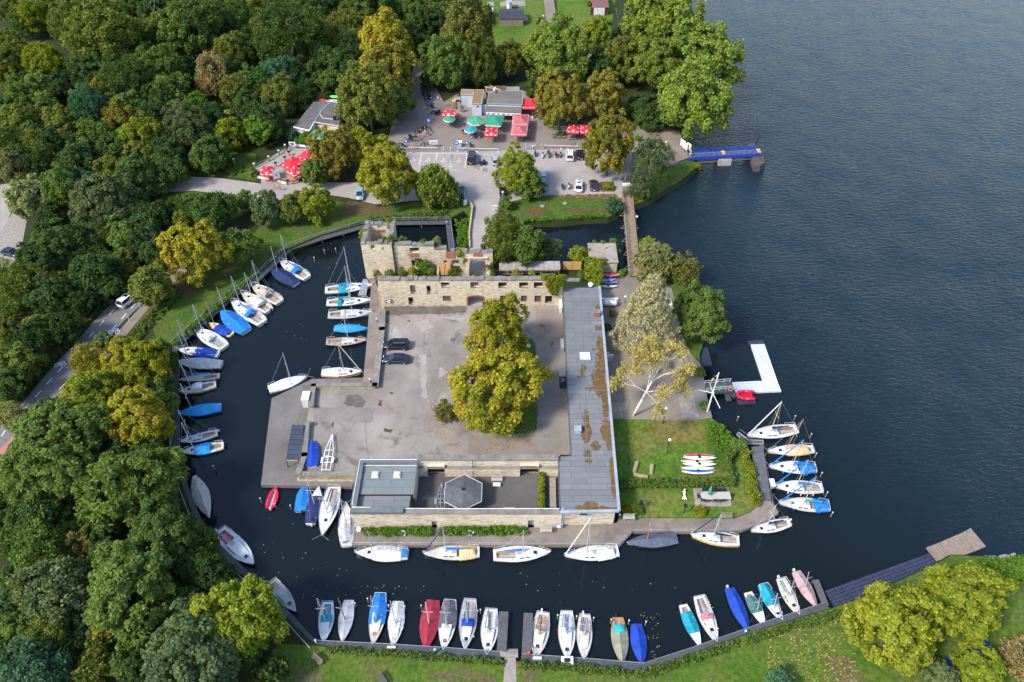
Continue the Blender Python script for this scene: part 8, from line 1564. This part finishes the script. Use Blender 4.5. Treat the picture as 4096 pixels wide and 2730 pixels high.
for lb_,a,b in[("thick sawn log lying upright in the picture, left on the lawn",(165,392),(142,468)),("sawn log lying level below the left one on the lawn",(140,482),(243,505)),("sawn log lying alone to the right on the lawn",(278,412),(270,475))]:
 A_,B_=G(C13(*a),Z_LAWN+.22),G(C13(*b),Z_LAWN+.22);t=thing("log",lb_,"log",(0,0,0));MB().tube(A_,B_,.34,.3,10).put("trunk",M_log,t);q=MB();d=(B_-A_).normalized()*.01;q.tube(A_-d*2,A_-d,.3,n=10);q.tube(B_+d,B_+d*2,.27,n=10);q.put("cut_face",M_wood_pale,t)
def kayak(label,f,a,b,z,m,w_=.62,m2=None,grp="kayaks"):
 A_,B_=G(f(*a),z),G(f(*b),z);c=(A_+B_)/2;d=B_-A_;L=d.length;t=thing("kayak",label,"kayak",(c.x,c.y,z-.2),math.atan2(d.y,d.x),grp);rg=[]
 for i in range(13):
  u=i/12;k=max(.04,sin(math.pi*u)**.75);up=.12*(abs(u-.5)*2)**3;rg.append([Vc(((u-.5)*L,w_/2*k*cos(x),.18+up+.17*k*sin(x)))for x in[2*math.pi*j/8 for j in range(8)]])
 MB().loft(rg).put("hull",m,t,True);MB().lathe([(.26,0),(.22,.05)],(0,0,.33),10).put("cockpit_rim",m2 or M_black,t);q=MB();q.path([r[0]for r in rg],.025,4);q.path([r[4]for r in rg],.025,4);q.put("seam",m2 or M_white,t);return t
M_kwhite=plain("kayak_white",(.68,.67,.63),.4,.06);M_kblue=plain("kayak_blue",(.02,.10,.45),.35,.1);M_kred=plain("kayak_red",(.50,.02,.04),.35)
for lb_,y,m,dz,x0,x1 in[("red kayak at the rear of the stack on the lawn",342,M_kred,.75,512,740),("white kayak just below the red one on the lawn stack",356,M_kwhite,.8,508,756),("cream kayak half covered, second layer of the lawn stack",384,plain("kayak_cream",(.55,.48,.34),.4),.4,492,735),("white kayak in the middle of the lawn stack",404,M_kwhite,.7,505,756),("white kayak with yellow seam on the lawn stack",434,M_kwhite,.6,490,744),("blue kayak on the lawn stack",452,M_kblue,.5,498,744),("white kayak with red seam at the front of the lawn stack",464,M_kwhite,.35,495,744)]:kayak(lb_,C13,(x0,y),(x1,y+4),Z_LAWN+dz,m,.72,M_yellow if "yellow" in lb_ else M_kred if "red seam" in lb_ else None)
q=MB()
for x in(545,700):
 a,b=G(C13(x,345),Z_LAWN),G(C13(x,462),Z_LAWN);q.beam((a.x,a.y,Z_LAWN+.12),(b.x,b.y,Z_LAWN+.12),.12,.12);q.beam((a.x,a.y,Z_LAWN),(a.x,a.y,Z_LAWN+.5),.1,.1);q.beam((b.x,b.y,Z_LAWN),(b.x,b.y,Z_LAWN+.2),.1,.1)
tag(q.put("kayak_rack",M_wood),"low wooden rack carrying the stacked kayaks on the lawn","rack")
for lb_,y,m,dz,x0,x1 in[("red kayak on the wall rack behind the flat-roofed building",50,M_kred,1.5,155,365),("blue kayak on the wall rack, the upper of two blue ones",95,M_kblue,1.2,160,325),("white kayak between the two blue ones on the wall rack",106,M_kwhite,.95,160,306),("blue kayak on the wall rack, the lower of two blue ones",125,M_kblue,.9,160,335),("cream kayak lying lowest at the wall rack",172,M_kwhite,.5,150,338)]:kayak(lb_,Q5,(x0,y),(x1,y+2),Z_LAWN+dz,m,.6 if "red" not in lb_ else .8)
q=MB();a,b=G(Q5(272,60),Z_LAWN+1.2),G(Q5(272,165),Z_LAWN+.4);q.beam((a.x,a.y,Z_LAWN),(a.x,a.y,2.6),.1,.1);q.beam((b.x,b.y,Z_LAWN),(b.x,b.y,1.6),.1,.1);q.beam((a.x,a.y,2.5),(b.x,b.y,1.5),.08,.08);tag(q.put("kayak_stand",M_galv),"metal stand holding the kayaks behind the flat-roofed building","rack")
p=G(Q5(265,348),Z_LAWN+.8);t=thing("gas_tank","white horizontal gas tank beside the long building","tank",(p.x,p.y,Z_LAWN));q=MB();rg=[[Vc((x,.62*k*cos(a),.85+.62*k*sin(a)))for a in[2*math.pi*j/14 for j in range(14)]]for x,k in((-1.35,.2),(-1.3,.6),(-1.12,.9),(-.9,1),(.9,1),(1.12,.9),(1.3,.6),(1.35,.2))];q.loft(rg);q.put("vessel",M_white,t,True);MB().tube((.5,0,1.45),(.5,0,1.65),.18,n=10).put("valve_dome",M_galv,t)
for s in(-1,1):MB().box((s*.8,0,.15),(.15,.8,.4)).put("foot",M_coping,t)
p=G(Q5(255,302),Z_LAWN+.6);t=thing("white_trough","long white trough beside the gas tank","trough",(p.x,p.y,Z_LAWN));MB().box((0,0,.4),(3.4,.4,.4)).put("body",M_white,t);MB().box((0,0,.1),(2.8,.3,.2)).put("feet",M_coping,t)
for i,(x0,y0,x1,y1)in enumerate([(785,225,800,300),(840,220,850,295),(830,290,838,370),(885,290,892,365)]):boat("rowing_boat",["white upturned dinghy behind the cedar, upper left of four","white upturned dinghy behind the cedar, upper right of four","white upturned dinghy behind the cedar, lower left of four","white upturned dinghy behind the cedar, lower right of four"][i],Q5(x0,y0),Q5(x1,y1),.55,"white",cover="whitecloth",ch=.5,shape="r",z0=Z_LAWN,lines=False,cat="rowing boat",group="upturned dinghies")
for i,(x,y)in enumerate([(660,890),(672,905),(662,912),(686,903)]):p=G(M3(x,y),Z_LAWN+.4);t=thing("garden_chair","stacked pale plastic chair beside the long building","chair",(p.x,p.y,Z_LAWN),0,"stacked pale chairs");MB().box((0,0,.5),(.55,.5,.9),taper=.8).put("stack",M_lead,t);MB().box((0,.22,1.0),(.5,.06,.5)).put("backrest",M_white,t)
for lb_,y0,f,x,y in[("white life ring in its box on the moat wall",yS,Q4,578,590),("white life ring in its box at the left end of the ruin wall",YF,Q1,612,1345)]:
 p=GY(f(x,y),y0);t=thing("life_ring",lb_,"life ring",(p.x,y0,p.z));MB().box((0,-.12,.0),(1.0,.22,.75)).put("box",M_lead if y0<0 else M_wood,t);torus(MB(),(0,-.28,0),.25,.08,R(90)).put("ring",M_white,t)
p=GY(Q1(558,1350),YF);t=thing("fire_box","small red box beside the life ring on the ruin wall","box",(p.x,YF,p.z));MB().box((0,-.1,0),(.4,.2,.6)).put("body",M_redpaint,t);MB().box((0,-.21,.1),(.25,.02,.15)).put("label_plate",M_white,t)
for lb_,f,x,y,z,c in[("blue-topped white bollard at the lawn end of the building",Q4,1090,515,Z_QUAY,M_sblue),("blue and white bucket beside the third white chair",B2,1499,545,Z_QUAY,M_sblue),("white water post at the corner of the parapet",C12,822,80,Z_QUAY,M_sblue),("blue-white supply post on the west quay beside the yachts",M2,832,640,Z_QUAY,M_sblue),("white supply post beside the first near-row yacht",B2,412,1285,.9,M_white),("white supply post between the maroon and dark grey covered boats",B2,1234,1350,.9,M_sblue),("white supply post below the royal blue covered boat",C9,596,612,.9,M_sblue),("white supply post on the shaded walkway bend",B1,1424,545,.95,M_sblue),("white supply post on the left walkway beside the grey covered boat",C3,172,560,.95,M_sblue),("white supply post at the corner of the pool walkway",Q1,1517,130,.95,M_sblue)]:
 p=G(f(x,y),z+.5);t=thing("supply_post",lb_,"post",(p.x,p.y,z));MB().tube((0,0,0),(0,0,.8),.11,n=8).put("post",c,t);MB().ball((0,0,.86),.16).put("cap",M_white,t)
p=G(C8(483,630),.9);t=thing("jetty_locker","white locker with a dark top panel on the near jetty","locker",p);MB().box((0,0,.35),(1.5,1.1,.7)).put("body",M_white,t);MB().box((0,.05,.72),(.8,.5,.04)).put("panel",M_black,t)
for lb_,f,x,y in[("white fender board on the jetty before the grey-white boat",C6,968,705),("white fender board on the jetty before the brown-decked yacht",C8,208,590)]:p=G(f(x,y),1.0);t=thing("fender_board",lb_,"fender",(p.x,p.y,.9));MB().box((0,0,.15),(1.2,.35,.3),taper=.9).put("cushion",M_offwhite,t);MB().box((0,.15,.1),(1.0,.08,.15)).put("bracket",M_galv,t)
p=G(C8(130,547),.85);t=thing("buoy","orange-red buoy hanging at the finger pier","buoy",(p.x,p.y,1.0));MB().ball((0,0,0),.25).put("float",M_redpaint,t);MB().tube((0,0,.2),(0,0,.4),.04).put("eye",M_white,t)
for i,(f,x,y)in enumerate([(C5,932,255),(M2,472,170),(M2,550,160),(M2,403,222),(B1,1475,90),(C3,835,200),(C6,393,215),(C6,565,225),(C6,705,175),(C6,940,250),(C6,1120,260),(C7,128,250),(C7,790,300),(C8,395,205),(C8,570,215),(C8,728,230),(C8,890,245),(C8,1055,255),(C8,1213,265),(C11,130,305),(C11,305,370),(C11,488,390),(C10,78,180),(C10,660,770),(C10,430,175),(C10,530,285),(C10,560,405),(C10,595,525),(C10,628,645)]):
 p=G(f(x,y),.6);t=thing("mooring_post","slim mooring post standing out of the moat between berths","post",(p.x,p.y,0),0,"mooring posts");MB().tube((0,0,-1.2),(0,0,1.1),.09,.08,7).put("post",M_wood,t);MB().lathe([(.1,1.1),(.1,1.22),(.02,1.26)],(0,0,0),8).put("cap",M_offwhite,t)
for i,(x,y)in enumerate([(295,650),(315,640),(335,652),(345,636),(400,645),(425,640),(440,655),(365,648)]):p=G(Q2(x,y),Z_YARD);tag(MB().box((p.x,p.y,Z_YARD+.2),(ru(.5,.9),.5,ru(.35,.55)),ru(-.3,.3),taper=.85).put("stone_block",M_sill),"loose sandstone block stored below the ruin wall behind the bronze-green tree","stone block","stone blocks under the ruin wall")
for f,x,y,lb_ in((Q7,440,205,"pale boulder on the canal bank, left one"),(Q7,650,178,"pale boulder on the canal bank, upper right one"),(Q7,482,340,"small pale boulder at the canal water's edge")):p=G(f(x,y),Z_LAND if y<300 else .1);t=thing("boulder",lb_,"boulder",p);MB().ball((0,0,.15),.5,8,5,(1.2,.8,.7)).put("rock",M_slab,t)
for i in range(34):u=i/33;p=G(B4(1478+210*u+ru(-12,12),722-28*u+ru(-12,12)),.3);tag(MB().ball((p.x,p.y,ru(.1,.45)),ru(.2,.45),6,4,(1.2,.9,.7)).put("shore_stone",M_slab),"grey stone of the riprap on the lake point beside the raft","stone","riprap stones on the lake point")
pl=thing("tree_bed","square planted bed with a yellow-green bush round the golden lime trunk","planter",G(P6(165,870),Z_LAND));P_=W([P6(*p)for p in[(68,812),(245,808),(262,935),(85,940)]],Z_LAND+.05);MB().prism(P_,Z_LAND-.1,Z_LAND+.1).put("bed",M_earth,pl,w_=1)
pb=thing("planter_bed","low bed with white stone blocks under the brown-green lime tree","planter",G(P7(200,440),Z_LAND));P_=W([P7(*p)for p in[(50,400),(330,380),(325,488),(52,478)]],Z_LAND+.05);MB().prism(P_,Z_LAND-.1,Z_LAND+.14).put("bed",M_earth,pb,w_=1)
for x,y in((92,438),(190,452),(290,450),(300,332)):p=G(P7(x,y),Z_LAND+.3);MB().box((p.x,p.y,Z_LAND+.28),(.9,.5,.3),.3).put("block",M_coping,pb,w_=1)
# ---------------------------------------------------------------- hedges, ivy, weeds, flower beds
def patch_leaves(name,label,cat,pts_,r,n,size,colr,kind=None,aut=0.0,elong=1.5,grp=None,part=None):
 C_=np.array([tuple(p)for p in pts_]);base=C_.mean(0);base[2]=min(C_[:,2])-r;me=leaves_mesh(name,C_-base,np.full(len(C_),r),np.tile([[0,-.2,.8]],(len(C_),1)),n,size,len(C_)+int(abs(base[0])*7),.1,elong,.7,.4,.4);o=bpy.data.objects.new(name,me);COL.objects.link(o);o.location=base;c=COLS[colr];o.color=(*c,aut);return tag(o,label,cat,grp,kind)
def line_pts(f,a,b,z,step=.45,rows=1,dy=.4,jit=.1):
 A_,B_=G(f(*a),z),G(f(*b),z);n=max(2,int((B_-A_).length/step));return[A_.lerp(B_,i/n)+Vc((ru(-jit,jit),dy*(j-(rows-1)/2)+ru(-jit,jit),ru(-jit,jit)))for i in range(n+1)for j in range(rows)]
def area_pts(f,poly,z,n,dz=.2):
 P_=[];xs_,ys_=[p[0]for p in poly],[p[1]for p in poly]
 while len(P_)<n:
  p=(ru(min(xs_),max(xs_)),ru(min(ys_),max(ys_)))
  if inside(p,poly):P_.append(G(f(*p),z+ru(0,dz)))
 return P_
H_=patch_leaves
H_("hedge","clipped hedge across the lawn, left of its green gate","hedge",[p for z in(1.3,1.9)for p in line_pts(C13,(30,550),(440,545),z,.4,2,.7)],.42,70,.2,"green");H_("hedge","clipped hedge across the lawn, right of its green gate","hedge",[p for z in(1.3,1.9)for p in line_pts(C13,(480,545),(880,535),z,.4,2,.7)],.42,70,.2,"green");H_("hedge","rounded hedge running up the right side of the kayak lawn","hedge",[p for z in(1.3,1.9)for p in line_pts(C13,(875,520),(835,340),z,.4,3,.5)+line_pts(C13,(850,340),(960,240),z,.4,2,.6)],.5,60,.2,"green");H_("hedge","bright yellow-green hedge between the inner yard and the long table","hedge",[p for z in(1.9,2.5)for p in line_pts(Q4,(435,115),(440,440),z,.4,1,0)+line_pts(Q4,(425,115),(430,440),z,.4)],.42,70,.2,"yellow-green")
H_("lawn_shrub","low green shrub mass at the lake side of the kayak lawn","shrub",area_pts(C13,[(690,140),(790,120),(880,210),(840,330),(760,300),(700,230)],Z_LAWN+.1,110,.4),.5,50,.2,"bright green");H_("border_plants","mixed yellow-green border beside the slatted pier","plants",area_pts(C13,[(930,230),(990,300),(1050,500),(1085,690),(1030,720),(1000,560),(960,400)],Z_LAWN+.2,90,.6),.5,55,.18,"yellow-green");MB
p=G(C13(460,545),Z_LAWN);t=thing("garden_gate","low green gate in the gap of the lawn hedge","gate",p);MB().box((0,0,.6),(1.5,.06,1.1)).put("panel",M_green_paint,t);MB().box((0,0,1.2),(1.6,.1,.08)).put("top_bar",M_green_paint,t)
p=G(C13(888,486),Z_LAWN+.7);t=thing("water_butt","round green water butt at the hedge corner","barrel",(p.x,p.y,Z_LAWN));MB().lathe([(.38,0),(.45,.5),(.42,.95),(.34,.95),(.3,.7)],(0,0,0),16).put("barrel",M_green_paint,t);MB().lathe([(.33,.72),(.01,.73)],(0,0,0),14,False).put("water",M_dark,t)
for lb_,x,y,w_,c in[("yellow tuft of ornamental grass below the lawn terrace",636,758,.75,"golden"),("yellow shrub at the left end of the lawn by the quay",112,738,.6,"golden"),("green shrub beside the yellow one by the quay",165,742,.5,"green")]:H_("shrub",lb_,"shrub",area_pts(C13,[(x-30,y-25),(x+30,y-25),(x+30,y+25),(x-30,y+25)],Z_LAWN+.2,24,.4),.4,70,.17,c,elong=3)
H_("rose_bush","pink-flowering bush at the corner of the long building","shrub",area_pts(C13,[(35,725),(60,725),(60,755),(35,755)],Z_LAWN+.2,14,.4),.35,60,.15,"bronze")
H_("flower_bed","leafy flower bed along the south quay, left of the wall door","flower bed",area_pts(B2,[(745,515),(1205,505),(1205,552),(745,550)],Z_QUAY+.1,130,.5),.42,60,.17,"bright green",aut=.12);H_("flower_bed","leafy flower bed along the south quay, right of the wall door","flower bed",area_pts(B2,[(1260,508),(1764,500),(1860,498),(1860,545),(1262,550)],Z_QUAY+.1,150,.5),.42,60,.17,"bright green",aut=.15)
H_("ivy","ivy falling over the right end of the ruin wall","ivy",[GY(Q2(x,y),YF-.15)for x,y in[(ru(600,780)+(y_-370)*.05,y_)for y_ in[ru(385,540)for _ in range(140)]]if abs(x-712)<100-(y-385)*.5]+area_pts(Q2,[(590,365),(815,370),(810,400),(600,395)],ZF+.3,50,.3),.4,70,.2,"yellow-green",aut=.1);H_("ivy","tall ivy column between the hut and the flat-roofed building","ivy",area_pts(Q2,[(985,220),(1125,225),(1125,460),(1060,480),(1010,400)],3.0,130,1.4),.6,70,.22,"yellow-green",aut=.05)
H_("ivy","ivy clump over the cross wall inside the ruin","ivy",area_pts(Q1,[(1040,600),(1220,610),(1235,800),(1180,960),(1090,960),(1020,690)],4.4,110,.8),.42,70,.2,"bright green",aut=.06)
for i,(lb_,x,y,w_,z,c)in enumerate([("leafy sapling on the front wall of the tower stump",528,465,70,8.6,"olive"),("yellow-green bush on the rear wall of the tower stump",622,140,60,9.3,"yellow-green"),("green bush growing from the wall between tower and ruin",825,455,85,7.5,"green"),("thin sapling on the stepped rear wall of the ruin",1365,430,62,8.6,"pale olive"),("bush on the left end of the ruin's front wall",430,940,60,7.0,"pale olive"),("yellow-green bush behind the front wall, left of the ivy clump",820,930,70,6.2,"olive"),("lime-green bush behind the front wall beside the ivy clump",980,920,75,6.2,"yellow-green"),("bush behind the front wall left of the plank roof",1285,920,68,6.2,"olive"),("bush behind the front wall right of the plank roof",1605,930,68,6.2,"olive"),("green creeper left inside the tower stump",275,290,55,6.5,"yellow-green"),("yellow-green weeds over the gate passage",1735,610,60,6.6,"yellow-green"),("reddish creeper left of the ruin's gate arch",1815,720,55,5.0,"bronze"),("green creeper right of the ruin's gate arch",2170,860,60,4.5,"green"),("weeds on the wall right of the gate passage",2240,940,45,6.6,"olive"),("weed tuft in a window of the ruin's front wall",1530,1040,30,7.2,"bright green")]):tree(Q1(x,y),w_*2.3/3.92,c,.1,"airy" if c=="pale olive" else "round",lb_,1.3,.0,z-1.2,"shrub",trunk=True)
for i,(lb_,f,x,y,w_,c,z)in enumerate([("dark reed-like bush at the left of the footbridge head",Q7,1110,190,190,"blue-green",Z_LAND),("dark bush at the right of the driveway junction",Q7,100,180,150,"green",Z_LAND),("tuft on the left part of the stone hut's roof edge",Q2,1075,65,45,"bright green",2.6),("tuft on the right part of the stone hut's roof edge",Q2,1235,55,60,"bright green",2.6),("creeper down the right side of the stone hut",Q2,1290,150,40,"yellow-green",2.0),("shrub between the stone hut and the footbridge",Q2,1320,340,70,"bright green",Z_LAWN),("yellow-green weeds on the ruin wall below the lean-to, left",Q2,362,345,90,"yellow-green",5.5),("yellow-green weeds on the ruin wall below the lean-to, right",Q2,512,350,75,"yellow-green",5.5),("green bush on the wild plot left of the ivy column",Q2,955,360,80,"green",Z_LAND),("yellow bush on the grassy tip beside the landing stage",P6,1345,605,110,"golden",.5),("bush in the planted bed under the golden lime tree",P6,185,870,115,"yellow-green",Z_LAND),("plants in the bed with white stone blocks",P7,215,400,130,"yellow-green",Z_LAND),("small bushes beside the lakeside bench",P6,560,240,90,"bright green",Z_LAND),("green bush at the shore below the grey-green birches",P6,690,960,170,"green",.4),("green bush at the water right of the footbridge head",P6,560,1010,130,"yellow-green",.6),("clipped green conifer bush behind the white banner",P1,720,850,130,"bright green",Z_LAND),("bush at the left end of the terrace fence",P1,60,1320,170,"green",Z_LAND),("dark shrub beside the flat-roofed hut's corner",P1,600,760,130,"blue-green",Z_LAND),("green planter shrub below the hut's green parasol",P1,880,840,110,"green",Z_LAND),("red-leaved bush beside the red-roofed garden house",P8,1795,60,95,"bronze",Z_LAND),("blue-green bush behind the cedar by the long building",M3,655,690,60,"blue-green",Z_LAWN),("dark bush between the gas tank and the cedar",M3,690,590,55,"green",Z_LAWN),("shrub at the lakeside path of the garden point",M3,1290,1000,90,"green",Z_LAWN),("shrub at the foot of the signal mast",M3,1330,1230,60,"bright green",Z_LAWN),("shrub at the tip of the lawn by the angled float",M3,1560,1500,110,"green",Z_LAWN)]):
 k={Q7:2.319,Q2:2.2417,P6:3.268,P7:5.115,P1:3.733,P8:3.9217,M3:_k}[f];tree(f(x,y),w_/k,c,.05,"fern" if "reed" in lb_ else "round",lb_,.9,.1,z,"shrub")
for lb_,f,poly,n,c in[("weeds along the grassy bank above the pool walkway",D,[(840,502),(1030,485),(1030,500),(842,508)],90,"green"),("bushy hedge between pool and causeway",Q1,[(1640,100),(1880,60),(1880,330),(1820,540),(1680,540),(1700,300)],110,"bright green"),("low green plants along the canal bank",Q7,[(270,320),(600,310),(1000,265),(1000,290),(600,325),(290,340)],120,"bright green"),("weeds along the left part of the near jetty",B2,[(480,1330),(1700,1415),(1700,1440),(480,1350)],130,"green"),("weeds along the right part of the near jetty",B3,[(60,1425),(900,1490),(1764,1215),(1764,1250),(930,1530),(60,1460)],220,"green"),("weeds between the jetty end and the big maple",B4,[(0,1215),(420,1080),(560,1070),(560,1120),(200,1190),(0,1260)],90,"green"),("bright weeds on the lake point behind the maple",B4,[(1480,730),(1764,700),(1764,860),(1620,900),(1520,800)],160,"bright green"),("undergrowth between the left walkway and the lower wood",B1,[(1290,640),(1420,620),(1560,780),(1400,800)],70,"green"),("grass tufts along the left moat bank",M1,[(1180,800),(1764,290),(1764,330),(1200,815)],110,"bright green"),("wild plants along the left of the road",M1,[(140,1210),(480,800),(900,380),(860,370),(440,790),(110,1180)],160,"dark green"),("wild plants right of the cycle path",M1,[(880,760),(1040,590),(1200,430),(1260,450),(1080,640),(960,780)],120,"green"),("green slope plants left of the terrace",A1,[(1200,1190),(1640,1215),(1740,1150),(1560,1100),(1300,1130)],130,"green"),("rough plants in the road loop",A1,[(1130,1360),(1340,1340),(1560,1370),(1520,1430),(1250,1420)],110,"green")]:
 H_("weeds",lb_,"plants",area_pts(f,poly,Z_LAND+.05,n,.25),.42,42,.2,c,kind="stuff")
fl=MB()
for f,poly,n in((C8,[(1160,150),(1345,150),(1345,600),(1240,600)],40),(B2,[(20,400),(600,520),(640,900),(300,1000),(60,700)],18),(M2,[(60,500),(440,620),(440,900),(150,840),(20,760)],15),(B3,[(0,760),(1100,700),(1200,1000),(0,1050)],15),(M2,[(300,150),(700,60),(720,300),(400,420)],25),(C6,[(0,0),(1344,0),(1344,100),(0,120)],20)):
 for p in area_pts(f,poly,.012,n,0):
  s_=ru(.025,.07);a=ru(0,6.28);fl.quad(*[(p.x+s_*cos(a+k*1.57)*(1.5 if k%2 else 1),p.y+s_*sin(a+k*1.57),.012)for k in range(4)])
tag(fl.put("floating_leaves",plain("yellow_leaf",(.42,.36,.16),.8)),"pale fallen leaves drifting on the dark moat","leaves",kind="stuff")
lf=MB()
for f,poly,z,n in((M2,[(1180,860),(1390,1080),(1420,1560),(1180,1440)],Z_YARD+.06,260),(M3,[(-100,1380),(180,1400),(150,1500),(-200,1560)],Z_YARD+.06,240),(M3,[(690,1000),(1180,900),(1280,1310),(700,1310)],Z_LAWN+.06,420),(Q7,[(420,88),(1190,85),(1150,130),(430,110)],Z_LAND+.06,200),(P6,[(440,100),(900,80),(900,300),(600,300)],Z_LAND+.06,220),(B4,[(0,1240),(560,1120),(640,1568),(0,1568)],Z_LAND+.06,420)):
 for p in area_pts(f,poly,z,n,0):
  s_=ru(.05,.14);a=ru(0,6.28);lf.quad(*[(p.x+s_*cos(a+k*1.57)*(1.4 if k%2 else 1),p.y+s_*sin(a+k*1.57),z)for k in range(4)])
tag(lf.put("fallen_leaves",plain("fallen_leaf",(.36,.23,.07),.9,.4,2)),"fallen autumn leaves scattered under the trees","leaves",kind="stuff")
for lb_,f,x,y,w_,c,z in[("bushy growth on the right front corner of the tower stump",Q1,640,420,110,"olive",8.6),("green growth along the left wall of the tower stump",Q1,215,300,95,"yellow-green",8.6),("weeds on the rear wall of the ruin above the red bricks",Q1,1160,470,105,"olive",8.0),("weeds along the gate wall of the ruin",Q1,1700,575,90,"yellow-green",6.6),("bush rooted behind the front wall at its left third",Q1,640,950,100,"olive",6.6),("grassy tuft on the front wall above the ruin gate",Q1,1980,985,80,"olive",7.2),("tuft on the front wall at the ruin's left end",Q1,560,985,70,"yellow-green",7.2),("creeper in the ruin's room left of the gate passage",Q1,1680,820,100,"green",3.0)]:tree(f(x,y),w_*1.5/3.92,c,.05,"round",lb_,1.1,0,z-.9,"shrub")
for lb_,x,y,w_,c in[("moss cushion on the stone hut's front roof edge",1160,240,60,"olive"),("moss cushion on the stone hut's left roof edge",1022,140,46,"yellow-green"),("weeds on the stone hut's rear roof edge",1150,72,50,"olive")]:tree(Q2(x,y),w_/2.24,c,.1,"round",lb_,.7,0,3.2,"shrub")
